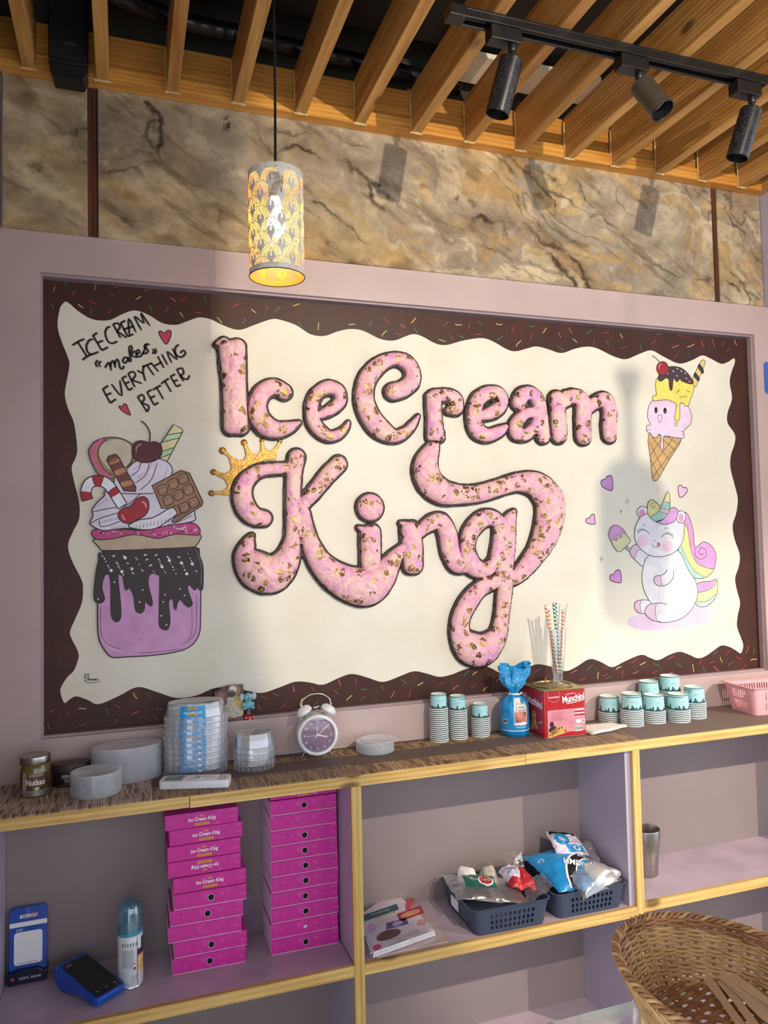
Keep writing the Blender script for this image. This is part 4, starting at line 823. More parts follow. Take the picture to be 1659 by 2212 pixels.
p.fill('cherry', c3([(850, 1640), (870, 1572), (930, 1547), (1000, 1562), (1060, 1556), (1110, 1590), (1117, 1660), (1080, 1712), (1000, 1740), (920, 1735), (865, 1700)]), (84, 18, 24), 2.6,
       extra=[(c3([(930, 1368), (980, 1412), (1010, 1480), (1008, 1562)]), 3.5, None), (c3([(892, 1650), (890, 1610), (935, 1572)]), 3.5, (190, 120, 130)), (c3([(890, 1680), (940, 1715), (1040, 1712)]), 4, (120, 24, 30))])
p.fill('wafer_roll', c3([(625, 1720), (640, 1686), (700, 1666), (722, 1680), (886, 1962), (885, 2000), (780, 1996)]), (112, 62, 40), 2.6, sm=False,
       extra=[(c3(q), 0, (192, 130, 90), True) for q in ([(640, 1735), (730, 1690), (750, 1725), (655, 1760)], [(690, 1820), (790, 1785), (810, 1815), (705, 1860)], [(750, 1920), (850, 1900), (866, 1930), (765, 1960)])]+[(c3([(628, 1722), (660, 1735), (715, 1705), (722, 1682)]), 2, None)])
cane = [(390, 285), (378, 225), (405, 160), (470, 138), (535, 158), (585, 215), (625, 280), (660, 335)]
Q = cr(cane, 6, False); seg = [(0, 7), (7, 15), (15, 21), (21, 29), (29, 34), (34, 42)]
cols = [(172, 28, 40), (232, 238, 246), (172, 28, 40), (232, 238, 246), (172, 28, 40), (232, 238, 246)]
outl = []
for sgn in (1, -1):
    side = []
    for i, q_ in enumerate(Q):
        a_, b_ = Q[max(i-1, 0)], Q[min(i+1, len(Q)-1)]; l_ = math.hypot(b_[0]-a_[0], b_[1]-a_[1])
        side.append((q_[0]-(b_[1]-a_[1])/l_*40*sgn, q_[1]+(b_[0]-a_[0])/l_*40*sgn))
    outl.append(side)
bands = []
for (i0, i1), c_ in zip(seg, cols):
    i1 = min(i1, len(Q)-1); bands.append((outl[0][i0:i1+1:2]+outl[1][i0:i1+1:2][::-1], 0, c_, True))
p.fill('candy_cane', outl[0]+outl[1][::-1], (232, 238, 246), 2.6, sm=False, extra=bands)
wf = []
for r_, row in enumerate((((962, 208), (1046, 162), (1122, 122)), ((1006, 288), (1086, 248), (1162, 208)), ((1060, 372), (1130, 346), (1204, 306)))):
    for cx, cy in row:
        q_ = [(cx-42, cy-18), (cx+18, cy-42), (cx+42, cy+16), (cx-16, cy+42)]
        wf.append((q_, 0, (168, 126, 92), True)); wf.append((q_+q_[:1], 2.2, None)); wf.append(([(cx-24, cy+14), (cx-18, cy-8), (cx+16, cy-22)], 2.4, (120, 82, 56)))
p.fill('waffle', [(886, 176), (1112, 60), (1172, 80), (1276, 300), (1270, 328), (1060, 466), (1036, 455), (1076, 392), (1020, 350), (960, 352)], (158, 114, 80), 2.8, sm=False, extra=wf+[([(1112, 62), (1172, 80)], 2, None), ([(1140, 72), (1246, 300), (1270, 328)], 1.2, None), ([(1246, 300), (1040, 440)], 1.2, None), ([(1250, 316), (1050, 456)], 1, None)])
p.fill('jelly_bean', [(626, 392), (660, 352), (720, 332), (770, 278), (822, 262), (856, 292), (860, 352), (832, 405), (770, 440), (718, 466), (670, 460), (636, 432)], (166, 24, 36), 2.6,
       extra=[([(805, 300), (830, 312), (842, 345)], 5, (214, 130, 150)), ([(656, 400), (668, 425), (680, 440)], 5, (214, 130, 150))])
p.fill('cream_petal', [(705, 490), (780, 442), (900, 420), (1030, 347), (1074, 378), (1068, 402), (1000, 452), (920, 502), (820, 516)], (232, 226, 236), 2.6, extra=[([(760+i*28, 508-i*5), (766+i*28, 482-i*6)], 1.1, None) for i in range(10)])

# cone with two scoops
p = Pic('ice_cream_cone_picture', 7, mural)
p.fill('cone', [(480, 712), (590, 730), (692, 740), (610, 880), (546, 992), (524, 1012), (504, 998), (492, 880)], (206, 166, 104), 2.2, n=3,
       extra=[([(490, 850), (560, 745)], 1.6, None), ([(495, 925), (640, 735)], 1.6, None), ([(505, 990), (690, 745)], 1.6, None), ([(484, 760), (575, 945)], 1.6, None), ([(500, 725), (612, 880)], 1.6, None), ([(560, 735), (650, 815)], 1.6, None), ([(610, 735), (672, 775)], 1.6, None), ([(492, 870), (548, 985)], 1.6, None)])
p.fill('pink_scoop', [(472, 600), (482, 530), (512, 490), (560, 482), (640, 500), (722, 520), (756, 585), (750, 645), (705, 692), (710, 722), (700, 738), (660, 735), (620, 728), (585, 722), (572, 740), (574, 790), (565, 815), (556, 795), (560, 725), (545, 712), (532, 732), (508, 730), (492, 708), (466, 690), (470, 656), (492, 650)], (234, 206, 226), 2.0, n=4,
       extra=[(disc(10, 21, 14, 527, 557), 0, (60, 30, 40), True), (disc(11, 20, 14, 585, 560), 0, (60, 30, 40), True), (disc(4, 6, 8, 525, 547), 0, (240, 240, 240), True), (disc(4, 6, 8, 583, 550), 0, (240, 240, 240), True), ([(538, 590), (566, 590), (556, 630), (545, 632), (538, 590)], 1.6, None), ([(465, 690), (480, 680), (492, 690)], 1.4, None), ([(685, 690), (705, 700), (700, 720)], 1.4, None)])
p.fill('yellow_scoop', [(524, 390), (540, 345), (620, 300), (720, 312), (770, 385), (766, 440), (745, 495), (738, 525), (715, 530), (702, 512), (682, 515), (680, 600), (668, 627), (650, 620), (650, 580), (658, 520), (630, 502), (600, 490), (560, 492), (520, 497), (504, 485), (510, 465), (530, 458), (526, 425)], (242, 218, 98), 2.0, n=4,
       extra=[([(655, 446), (682, 425)], 2, None), ([(722, 425), (746, 442)], 2, None), ([(682, 462), (690, 478), (704, 466), (716, 476), (724, 454)], 1.6, None)])
p.fill('droplet', disc(10, 11, 12, 657, 648), (242, 218, 98), 1.6)
ch = [([(x_-5, y_-4), (x_+5, y_+4)], 2.4, (240, 235, 235)) for x_, y_ in ((600, 318), (638, 305), (662, 335), (690, 305), (715, 318), (722, 352), (665, 290), (742, 372))]
p.fill('chocolate_top', [(540, 345), (562, 300), (620, 275), (690, 285), (740, 330), (764, 378), (750, 388), (720, 380), (692, 368), (680, 355), (660, 374), (640, 352), (631, 420), (620, 428), (612, 400), (608, 360), (590, 350), (560, 370), (543, 362)], (70, 44, 50), 2.0, n=4, extra=ch)
p.fill('wafer_stick', [(762, 352), (816, 240), (832, 231), (845, 240), (842, 258), (782, 410), (770, 396)], (238, 200, 110), 2.0, sm=False, extra=[([(808, 258), (835, 300), (825, 322), (796, 282)], 0, (50, 46, 60), True), ([(780, 312), (808, 350), (798, 372), (770, 338)], 0, (50, 46, 60), True)])
p.fill('cherry', disc(38, 44, 20, 568, 287), (158, 26, 40), 2.0, extra=[([(500, 203), (530, 225), (550, 250)], 2, None), ([(545, 290), (548, 268), (560, 256)], 3, (220, 150, 160))])

# unicorn with a lolly
p = Pic('unicorn_picture', 7, mural)
p.fill('puddle', [(345, 1922), (400, 1880), (600, 1850), (880, 1820), (892, 1862), (830, 1930), (640, 1965), (460, 1976), (370, 1952)], (222, 196, 224), 0)
p.fill('tail', [(785, 1690), (822, 1665), (880, 1660), (915, 1648), (925, 1690), (916, 1750), (882, 1800), (830, 1826), (782, 1800)], (238, 230, 160), 2, extra=[([(785, 1685), (830, 1664), (890, 1660), (912, 1650), (900, 1690), (850, 1722), (795, 1732)], 0, (222, 160, 214), True), ([(785, 1790), (850, 1790), (918, 1742), (890, 1798), (830, 1824), (785, 1805)], 0, (186, 226, 206), True), ([(790, 1732), (850, 1722), (905, 1690), (915, 1650)], 1.6, None), ([(784, 1790), (850, 1790), (918, 1742)], 1.6, None)])
p.fill('mane', [(715, 1215), (742, 1250), (766, 1330), (780, 1440), (830, 1406), (882, 1430), (914, 1490), (902, 1580), (880, 1612), (840, 1638), (780, 1640), (740, 1610), (700, 1530), (670, 1450), (700, 1350), (706, 1285)], (238, 230, 150), 2,
       extra=[([(716, 1216), (742, 1250), (766, 1330), (780, 1440), (830, 1406), (882, 1430), (914, 1490), (902, 1578), (850, 1572), (790, 1540), (752, 1460), (732, 1330), (710, 1285)], 0, (222, 158, 214), True), ([(672, 1450), (690, 1430), (722, 1510), (772, 1590), (840, 1634), (780, 1640), (740, 1610), (700, 1530)], 0, (176, 220, 206), True),
              ([(710, 1290), (732, 1330), (752, 1460), (790, 1540), (850, 1572), (902, 1580)], 1.6, None), ([(690, 1432), (722, 1510), (772, 1590), (840, 1634)], 1.6, None), ([(782, 1440), (778, 1490), (812, 1518), (848, 1498), (846, 1456), (818, 1444), (804, 1470), (820, 1490), (834, 1478)], 1.8, None)])
p.fill('body', [(475, 1490), (446, 1560), (436, 1640), (450, 1720), (490, 1800), (524, 1870), (524, 1915), (600, 1925), (700, 1895), (768, 1825), (796, 1740), (782, 1660), (732, 1580), (692, 1490), (640, 1450), (540, 1460)], (226, 226, 232), 2)
p.fill('hoof', [(388, 1830), (398, 1790), (450, 1780), (488, 1790), (502, 1830), (462, 1866), (412, 1862)], (226, 226, 232), 2, extra=[([(388, 1830), (398, 1790), (432, 1783), (424, 1820), (434, 1866), (412, 1862)], 0, (222, 186, 210), True), ([(432, 1783), (424, 1820), (434, 1866)], 1.6, None)])
p.fill('hoof', [(454, 1850), (480, 1812), (530, 1802), (580, 1804), (610, 1830), (570, 1916), (505, 1912), (466, 1882)], (226, 226, 232), 0, extra=[([(454, 1850), (480, 1812), (530, 1803), (520, 1850), (532, 1916), (500, 1910), (466, 1882)], 0, (222, 196, 214), True), ([(600, 1810), (560, 1800), (530, 1802), (480, 1812), (454, 1850), (466, 1882), (505, 1912), (560, 1922)], 2, None), ([(530, 1803), (520, 1850), (532, 1916)], 1.6, None)])
p.fill('arm', [(358, 1465), (374, 1436), (402, 1424), (440, 1455), (478, 1490), (455, 1520), (440, 1562), (392, 1522), (364, 1492)], (226, 226, 232), 2, extra=[([(358, 1465), (374, 1436), (402, 1424), (430, 1452), (402, 1470), (390, 1515), (364, 1492)], 0, (222, 190, 214), True), ([(430, 1452), (402, 1470), (390, 1515)], 1.6, None)])
p.fill('arm', [(512, 1640), (530, 1625), (560, 1622), (588, 1604), (600, 1582), (640, 1584), (636, 1640), (600, 1682), (545, 1690), (516, 1670)], (226, 226, 232), 0, extra=[([(512, 1640), (530, 1625), (560, 1622), (558, 1655), (568, 1688), (545, 1690), (516, 1670)], 0, (222, 186, 212), True), ([(598, 1582), (585, 1606), (556, 1622), (530, 1625), (512, 1642), (518, 1672), (548, 1690), (600, 1680), (634, 1640), (640, 1584)], 2, None), ([(560, 1622), (557, 1655), (568, 1688)], 1.6, None)])
p.fill('mane_ear', disc(36, 38, 18, 440, 1215), (226, 226, 232), 2, extra=[(disc(22, 26, 14, 436, 1222), 0, (220, 150, 180), True)])
p.fill('head', [(388, 1340), (400, 1290), (432, 1242), (500, 1215), (600, 1205), (690, 1242), (706, 1290), (700, 1390), (660, 1460), (590, 1496), (500, 1498), (430, 1455), (394, 1400)], (226, 226, 232), 2,
       extra=[(disc(38, 40, 18, 440, 1400), 0, (232, 196, 214), True), (disc(36, 36, 18, 600, 1435), 0, (232, 196, 214), True), ([(405, 1352), (430, 1328), (460, 1332), (485, 1360)], 2, None), ([(560, 1376), (590, 1352), (620, 1360), (636, 1382)], 2, None)]
       + [([(410+i*14, 1340-(i % 3)*4), (404+i*14, 1322-(i % 3)*4)], 1.5, None) for i in range(4)]+[([(594+i*12, 1354+i*4), (598+i*13, 1338+i*5)], 1.5, None) for i in range(4)]
       + [([(440, 1302), (450, 1294), (460, 1304)], 1.5, None), ([(576, 1326), (590, 1314), (606, 1326)], 1.5, None), ([(510, 1392), (516, 1400), (524, 1394)], 1.6, None), ([(495, 1418), (512, 1438), (535, 1438), (548, 1416)], 1.8, None), (disc(11, 13, 12, 540, 1424), 0, (220, 130, 160), True), ([(530, 1414), (545, 1410), (552, 1424), (544, 1436)], 1.5, None)])
p.fill('mane_ear', disc(30, 40, 18, 686, 1245), (232, 228, 236), 2, extra=[(disc(17, 26, 14, 686, 1250), 0, (220, 160, 190), True)])
p.fill('fringe', [(470, 1215), (474, 1155), (500, 1134), (526, 1150), (548, 1172), (590, 1200), (640, 1184), (666, 1205), (660, 1245), (640, 1275), (585, 1294), (530, 1280), (486, 1246)], (214, 206, 140), 2,
       extra=[([(486, 1246), (545, 1212), (592, 1228), (562, 1268), (520, 1276)], 0, (160, 206, 186), True), ([(520, 1276), (570, 1258), (602, 1222), (640, 1184), (666, 1205), (660, 1245), (640, 1275), (585, 1293)], 0, (218, 160, 214), True), ([(486, 1246), (530, 1222), (550, 1175), (510, 1150), (492, 1170), (505, 1188), (520, 1172)], 1.6, None), ([(520, 1276), (570, 1258), (604, 1222)], 1.6, None)])
p.fill('horn', [(546, 1212), (590, 1100), (600, 1077), (612, 1100), (615, 1140), (612, 1205), (598, 1228)], (226, 218, 150), 2, sm=False, extra=[([(566, 1160), (614, 1150), (613, 1195), (555, 1190)], 0, (160, 206, 196), True), ([(552, 1196), (612, 1205), (598, 1226), (546, 1212)], 0, (214, 176, 200), True), ([(572, 1145), (614, 1155)], 1.4, None), ([(556, 1190), (612, 1200)], 1.4, None)])
p.fill('lolly', [(220, 1362), (236, 1312), (270, 1299), (312, 1325), (340, 1368), (360, 1395), (350, 1415), (296, 1468), (266, 1456), (240, 1412)], (214, 214, 166), 2,
       extra=[([(222, 1362), (236, 1313), (270, 1300), (312, 1326), (326, 1345), (314, 1355), (304, 1342), (296, 1350), (304, 1372), (290, 1380), (278, 1360), (268, 1368), (276, 1390), (262, 1398), (248, 1384), (240, 1402)], 0, (206, 150, 206), True), ([(326, 1345), (314, 1355), (304, 1342), (296, 1350), (304, 1372), (290, 1380), (278, 1360), (268, 1368), (276, 1390), (262, 1398), (248, 1384), (240, 1402)], 1.6, None)])
p.fill('lolly_stick', [(326, 1442), (338, 1430), (362, 1460), (352, 1470)], (150, 190, 196), 1.8, sm=False)
heart([(242, 1075), (188, 1055), (172, 1028), (178, 1008), (200, 1002), (212, 984), (238, 980), (248, 1020)], 7, (196, 140, 206))
heart([(300, 1668), (244, 1660), (228, 1640), (236, 1618), (256, 1614), (268, 1592), (292, 1588), (302, 1620)], 7, (206, 140, 204))
heart([(130, 1292), (84, 1285), (74, 1266), (84, 1254), (100, 1250), (110, 1232), (128, 1230), (132, 1260)], 7, (226, 170, 206))
heart([(684, 1120), (670, 1082), (672, 1050), (688, 1040), (702, 1056), (722, 1056), (730, 1074), (714, 1100)], 7, (232, 186, 218))
for cx, cy, r_ in ((342, 1145, 24), (302, 1210, 14), (175, 1517, 20)):
    q_ = []
    for i in range(4):
        a_ = math.pi/2*i; q_ += [(cx+r_*.7*math.sin(a_)*(1 if i % 2 else 1.3), cy-r_*math.cos(a_)), (cx+r_*.22*(math.sin(a_+.785)), cy-r_*.22*math.cos(a_+.785))]
    Pic('sparkle', 7, mural).fill('sparkle', q_, (232, 228, 200), 1.5, sm=False)
# ------------------------------------------------------------------ things on the shelf
S = SH                                                  # the placemats' upper face
M['clear'] = clear('clear_plastic', (240, 246, 255), 0.22, 0.10, .3)
M['frost'] = clear('frosted_plastic', (246, 250, 255), 0.62, 0.18, .3)
M['glass'] = clear('clear_glass', (225, 235, 240), 0.05, 0.03, 0.25)
def cyl_map(c, r, phi0, ry=None):
    """wraps flat (x, z) round an upright cylinder; phi0 = direction faced"""
    ry = r if ry is None else ry
    def f(x, z, lift):
        a = phi0+x/r
        return Vector((c[0]+(r+lift)*math.cos(a), c[1]+(ry+lift)*math.sin(a), c[2]+z))
    return f
def wrap_patch(b, mp, w, h, lift, n=12, m=None):
    b.grid([[mp(-w/2+w*i/n, z, lift) for i in range(n+1)] for z in (-h/2, h/2)], m=m); return b

# nut spread jar
j = thing('spread_jar', 'squat jar of brown nut spread with silver lid at far left of shelf', 'jar', (-0.205, -0.105, S))
M['jar_brown'] = mat('brown_spread', (96, 70, 46), 0.18, var=0.15, vs=40, coat=0.6); M['olive'] = mat('olive_glass', (112, 100, 40), 0.12, coat=0.6)
MB().lathe([(0, 0), (.029, 0), (.0325, .004), (.0325, .060), (.030, .068), (.028, .073), (0, .073)], seg=40).build('jar_body', M['olive'], j, smooth=40)
mp = cyl_map((0, 0, .030), .0325, math.radians(-100))
b = MB(); wrap_patch(b, mp, .105, .052, .0003, 30); b.build('label', M['jar_brown'], j, smooth=60)
wrap_patch(MB(), cyl_map((0, 0, .011), .0325, math.radians(-100)), .105, .013, .0006, 30).build('silver_band', mat('silver_foil', (170, 172, 172), 0.3, 0.8, var=0.2, vs=120), j, smooth=60)
wrap_patch(MB(), cyl_map((0, 0, .038), .0325, math.radians(-128)), .010, .040, .0006, 6).build('glint_band', mat('glint_paint', (205, 205, 205), 0.25, 0.6), j, smooth=60)  # pale upright strip: a highlight painted on the jar's side
text('Nutkao', None, M['print_white'], 'label_lettering', j, width=.042, height=.014, mapf=cyl_map((0, 0, .036), .0325, math.radians(-82)), lift=.0008, bold=0.02)
text('EXTRA CREAM WITH\nCOCOA & HAZELNUT', None, M['print_white'], 'label_small_print', j, width=.032, mapf=cyl_map((0, 0, .052), .0325, math.radians(-80)), lift=.0008)
b = MB(); mp = cyl_map((0, 0, .021), .0325, math.radians(-76))
for cx, cz, r_, mi in ((0, 0, .006, 0), (-.007, .002, .004, 1), (.007, -.001, .005, 2), (.003, -.005, .0035, 1)):
    b.add([mp(cx, cz, .001)]+[mp(cx+r_*math.cos(a), cz+.7*r_*math.sin(a), .001) for a in [i*math.pi/6 for i in range(12)]], [(0, i+1, (i+1) % 12+1) for i in range(12)], mi)
b.build('label_nuts', [mat('nut_cream', (225, 205, 170), .6), mat('nut_green', (110, 120, 50), .6), mat('nut_dark', (60, 34, 22), .6)], j)
MB().lathe([(0, .0915), (.026, .0915), (.030, .0935), (.0335, .0925), (.034, .090), (.034, .077), (.033, .0745), (0, .0745)], seg=48).build('lid', M['steel'], j, smooth=35)

# cocoa tin
M['cocoa'] = mat('cocoa_tin', (44, 30, 28), 0.32, var=0.06)
t = thing('cocoa_tin', 'dark brown oval cocoa tin behind the front lids', 'tin', (-0.130, -0.052, S))
MB().lathe([(0, 0), (.043, 0), (.044, .002), (.044, .034), (0, .034)], seg=40, sy=.62).build('tin_body', M['cocoa'], t, smooth=40)
MB().lathe([(.0, .0345), (.0455, .0345), (.0455, .050), (.043, .053), (0, .054)], seg=40, sy=.62).build('lid', mat('cocoa_lid', (58, 42, 36), 0.4), t, smooth=40)
mpc = cyl_map((0, 0, 0), .044, math.radians(-95), .0273)
text("HERSHEY'S", None, M['print_white'], 'tin_lettering', t, width=.030, height=.009, mapf=lambda x, z, l: mpc(x, z+.026, l+.0008), bold=0.015)
text('COCOA', None, M['print_white'], 'tin_lettering', t, width=.017, height=.008, mapf=lambda x, z, l: mpc(x, z+.0155, l+.0008), bold=0.015)
text('100% COCOA\nNATURAL UNSWEETENED', None, mat('gold_print', (180, 150, 110), .5), 'tin_small_print', t, width=.036, height=.006, mapf=lambda x, z, l: mpc(x, z+.0065, l+.0008))

# stacks of flat lids, every lid its own thing
def lid_mesh(rx, ry, m, h=.0034):
    b = MB(); k = ry/rx
    b.lathe([(0, h-.0010), (rx*.86, h-.0010), (rx*.90, h), (rx*.985, h), (rx, h-.0005), (rx, h-.0013), (rx*.972, h-.0017), (rx*.968, .0006)], seg=64, sy=k); return b.build('plastic_cover', m, smooth=40)
def stack(proto, n, loc, pitch, what, group, cat, jig=.0012, rzs=.03):
    for i in range(n):
        l_ = (loc[0]+rnd.uniform(-jig, jig), loc[1]+rnd.uniform(-jig, jig), loc[2]+(n-1-i)*pitch)
        lab = what % ordl(i, n)
        if i == 0: o = proto; o.location = l_; o['label'] = lab; o['group'] = group; o['category'] = cat
        else: o = dup(proto, l_, proto.rotation_euler.z+rnd.uniform(-rzs, rzs), lab)
lid = lid_mesh(.057, .054, M['frost']); stack(lid, 17, (-0.068, -0.150, S), .0031, 'clear round lid, %s in the small lid stack at front left', 'round lids at the front left', 'lid', .0004)
lid = lid_mesh(.084, .052, M['frost'], .0050); lid.rotation_euler.z = .05; stack(lid, 18, (0.002, -0.060, S), .0047, 'clear oval lid, %s in the tall lid stack behind', 'oval lids behind the small stack', 'lid', .0004, .008)
lid = lid_mesh(.053, .050, M['frost'], .0037); stack(lid, 10, (0.655, -0.070, S), .0035, 'clear round lid, %s in the stack right of the alarm clock', 'round lids right of the clock', 'lid', .0008)
for o in bpy.data.objects:
    if o.get('label') == 'clear round lid, topmost in the stack right of the alarm clock': o.location.x += .013; o.location.y -= .004; o.rotation_euler.y = .03

# inverted tubs
M['blue_label'] = mat('blue_label', (40, 160, 216), 0.35, var=0.04); M['amber'] = mat('amber_label', (226, 170, 70), 0.5)
def tub(rx, ry, h, label_w, face, full_label):
    t = thing('plastic_tub', '', 'tub'); k = ry/rx; rt = rx*.88
    MB().lathe([(0, h-.0015), (rt*.8, h-.0015), (rt*.84, h), (rt*.985, h), (rt, h-.002), (rx*.955, .0135), (rx*1.0, .0130), (rx*1.012, .0122), (rx*1.0, .0110), (rx*.985, .0105), (rx*.985, .0020), (rx, .0012), (rx, .0004)], seg=56, sy=k).build('tub_body', M['clear'], t, smooth=40)
    b = MB()
    for i in range(22):                                  # short ribs round the rim
        a = 2*math.pi*i/22; p = lambda z, q: (q*math.cos(a), q*k*math.sin(a), z)
        b.tube([p(.0106, rx*.986), p(.0012, rx*.988)], .0006, 5)
    b.build('rim_ribs', M['frost'], t)['kind'] = 'stuff'
    mp = lambda x, z, l: Vector((((rx*.955+(rt-rx*.955)*(z-.0125)/(h-.0145))+l)*math.cos(face+x/rx), ((rx*.955+(rt-rx*.955)*(z-.0125)/(h-.0145))*k+l)*math.sin(face+x/rx), z))
    lb = wrap_patch(MB(), lambda x, z, l: mp(x, z+(h+.011)/2, l), label_w, h-.018, .0006, 16).build('blue_label', M['blue_label'], t, smooth=60)
    if full_label:
        text('Ice Cream King', None, M['print_white'], 'label_lettering', lb, width=label_w*.7, height=.009, rot=math.pi, mapf=lambda x, z, l: mp(x, z+h*.58, l), lift=.0012, shear=.2, bold=.02)
        text('we treat you', None, M['ink'], 'label_band_lettering', lb, width=label_w*.34, height=.003, rot=math.pi, mapf=lambda x, z, l: mp(x, z+h*.80, l), lift=.0016)
        wrap_patch(MB(), lambda x, z, l: mp(x, z+h*.80, l), label_w*.4, .0055, .0012, 8).build('amber_band', M['amber'], lb)
    return t
stack(tub(.080, .055, .047, .070, math.radians(-100), True), 10, (0.170, -0.070, S), .0148, 'clear oval tub with blue label, %s in the tall tub stack', 'inverted oval tubs', 'tub', .0014, .012)
stack(tub(.0525, .047, .047, .012, math.radians(188), False), 4, (0.316, -0.090, S), .0150, 'clear round tub, %s in the short stack beside the alarm clock', 'inverted round tubs', 'tub', .001)

# remote control
r_ = thing('remote_control', 'white air conditioner remote lying in front of the tall tub stack', 'remote', (0.158, -0.190, S), -0.30)
b = MB(); b.prism(rrect(.166, .050, .009), (Vector((0, 0, 0)), X, Y, Z), .0008, .019); b.build('body', M['white'], r_, smooth=30, bevel=.0025)
MB().prism(rrect(.040, .034, .003, cx=-.051), (Vector((0, 0, .019)), X, Y, Z), -.001, .0006).build('display', mat('lcd_screen', (118, 146, 158), 0.12, coat=.5), r_)
ring = MB().prism(disc(.017, .015, 24, .006), (Vector((0, 0, .019)), X, Y, Z), -.001, .0014).build('control_ring', M['white'], r_, bevel=.0004)
MB().prism(disc(.006, .005, 16, .006), (Vector((0, 0, .019)), X, Y, Z), 0, .0020).build('center_button', mat('grey_green_button', (130, 160, 140), .4), ring)
for i, cx in enumerate((-.024,)): MB().prism(rrect(.007, .032, .002, 3, cx), (Vector((0, 0, .019)), X, Y, Z), -.001, .0014).build('long_button', M['paper'], r_)
for cx in (.032, .041, .050):
    for cy in (-.011, .0, .011): MB().prism(rrect(.0068, .008, .0015, 2, cx, cy), (Vector((0, 0, .019)), X, Y, Z), -.001, .0014).build('button', M['paper'], r_)
gp = mat('grey_print', (120, 122, 126), .5)
for x_, y_, w_, h_ in ((-.024, 0, .002, .024), (.006, .012, .010, .0012), (.006, -.012, .010, .0012), (-.004, 0, .0012, .008), (.016, 0, .0012, .008), (.060, 0, .0012, .030), (.070, 0, .0012, .018), (-.032, 0, .0008, .038)): MB().prism(rrect(w_, h_, .0005, 1, x_, y_), (Vector((0, 0, .0206)), X, Y, Z), -.0012, .0).build('legend', gp, r_)

# religious picture card and elephant on the mural's lower lip
LIP = MBt
ca, cb = at(464, 1556, y=.014), at(527, 1556, y=.014); cw = cb.x-ca.x; chh = at(500, 1479, y=.03).z-LIP
card = thing('picture_card', 'small printed card of a seated bearded man in a white turban', 'picture card', ((ca.x+cb.x)/2, .0105, LIP))
up = Vector((0, .011, chh)).normalized(); cfr = (Vector((0, 0, .0005)), X, up, X.cross(up))
MB().prism([(-cw/2, 0), (cw/2, 0), (cw/2, chh), (-cw*.08, chh*1.0), (-cw/2, chh*.86)], cfr, 0, .001).build('card', mat('card_brown', (70, 46, 32), .4, var=.5, vs=60), card)
b = MB(); cols = [(196, 188, 170), (196, 160, 70), (150, 100, 72), (226, 222, 212), (24, 18, 16), (130, 72, 50), (150, 110, 70)]
def cpoly(pts, c, l): b.prism(cr([((x_-.5)*cw, (1-y_)*chh) for x_, y_ in pts], 4), cfr, .0009, .0010+l*.00012, c)
cpoly(disc(.22, .19, 18, .68, .17), 6, 1)
cpoly([(.06, .24), (.20, .13), (.36, .18), (.42, .30), (.34, .46), (.18, .52), (.06, .42)], 5, 1); cpoly([(.12, .26), (.24, .20), (.33, .28), (.28, .38), (.16, .38)], 2, 2)
cpoly([(.44, .36), (.56, .32), (.74, .31), (.90, .36), (.97, .58), (.95, .86), (.70, .92), (.36, .95), (.30, .84), (.40, .72), (.36, .60), (.42, .48)], 0, 2)
cpoly([(.70, .31), (.86, .33), (.97, .46), (.98, .78), (.90, .74), (.78, .62), (.70, .56), (.66, .42)], 1, 3)
cpoly([(.55, .13), (.66, .11), (.71, .18), (.69, .27), (.58, .27), (.53, .20)], 2, 3)
cpoly([(.46, .20), (.55, .19), (.62, .215), (.69, .20), (.70, .30), (.60, .345), (.50, .30)], 4, 4)
cpoly([(.52, .115), (.54, .05), (.63, .015), (.73, .05), (.76, .13), (.73, .20), (.69, .15), (.60, .13)], 3, 4)
cpoly([(.24, .60), (.36, .62), (.42, .66), (.36, .70), (.24, .68)], 2, 4); cpoly([(.42, .90), (.56, .89), (.62, .93), (.46, .95)], 2, 4)
for q_ in ([(.50, .40), (.46, .60), (.52, .80)], [(.58, .40), (.60, .62), (.80, .86)], [(.40, .74), (.62, .76), (.90, .84)], [(.38, .84), (.60, .86), (.84, .90)]): b.ribbon(cr([((x_-.5)*cw, (1-y_)*chh) for x_, y_ in q_], 5, False), cfr, .0005, .0016, False, 6)
b.ribbon([((x_-.5)*cw, (1-y_)*chh) for x_, y_ in ((.53, .165), (.56, .16))], cfr, .0004, .0017, False, 4); b.ribbon([((x_-.5)*cw, (1-y_)*chh) for x_, y_ in ((.61, .16), (.65, .165))], cfr, .0004, .0017, False, 4)
b.build('printed_figure', [paint('card_%d' % i, c, .4) for i, c in enumerate(cols)], card)
ex = at(537, 1550, y=.004).x
el = thing('elephant_figurine', 'little blue elephant toy on a spring above a red dotted base', 'figurine', (ex, .0125, LIP), .1)
M['el'] = mat('elephant_blue', (126, 196, 208), 0.35); M['pinkear'] = mat('ear_pink', (226, 186, 186), .4)
MB().lathe([(0, .0005), (.0145, .0005), (.0165, .004), (.0155, .010), (.011, .0125), (0, .013)], seg=28).build('base', mat('red_base', (176, 36, 40), .35), el, smooth=50)
b = MB()
for i in range(9):
    a = i*.7-2.9; b.lathe([(0, .0012), (.0022, .0006), (.0024, -.0004)], (.0163*math.cos(a), .0163*math.sin(a), .0065 if i % 2 else .004), 10, rot=Z.rotation_difference(Vector((math.cos(a), math.sin(a), 0))).to_matrix())
b.build('base_dots', M['white'], el)
MB().tube([(.0075*math.cos(t_*.55), .0075*math.sin(t_*.55), .0125+t_*.00032) for t_ in range(50)], .0009, 6).build('spring', M['steel'], el)
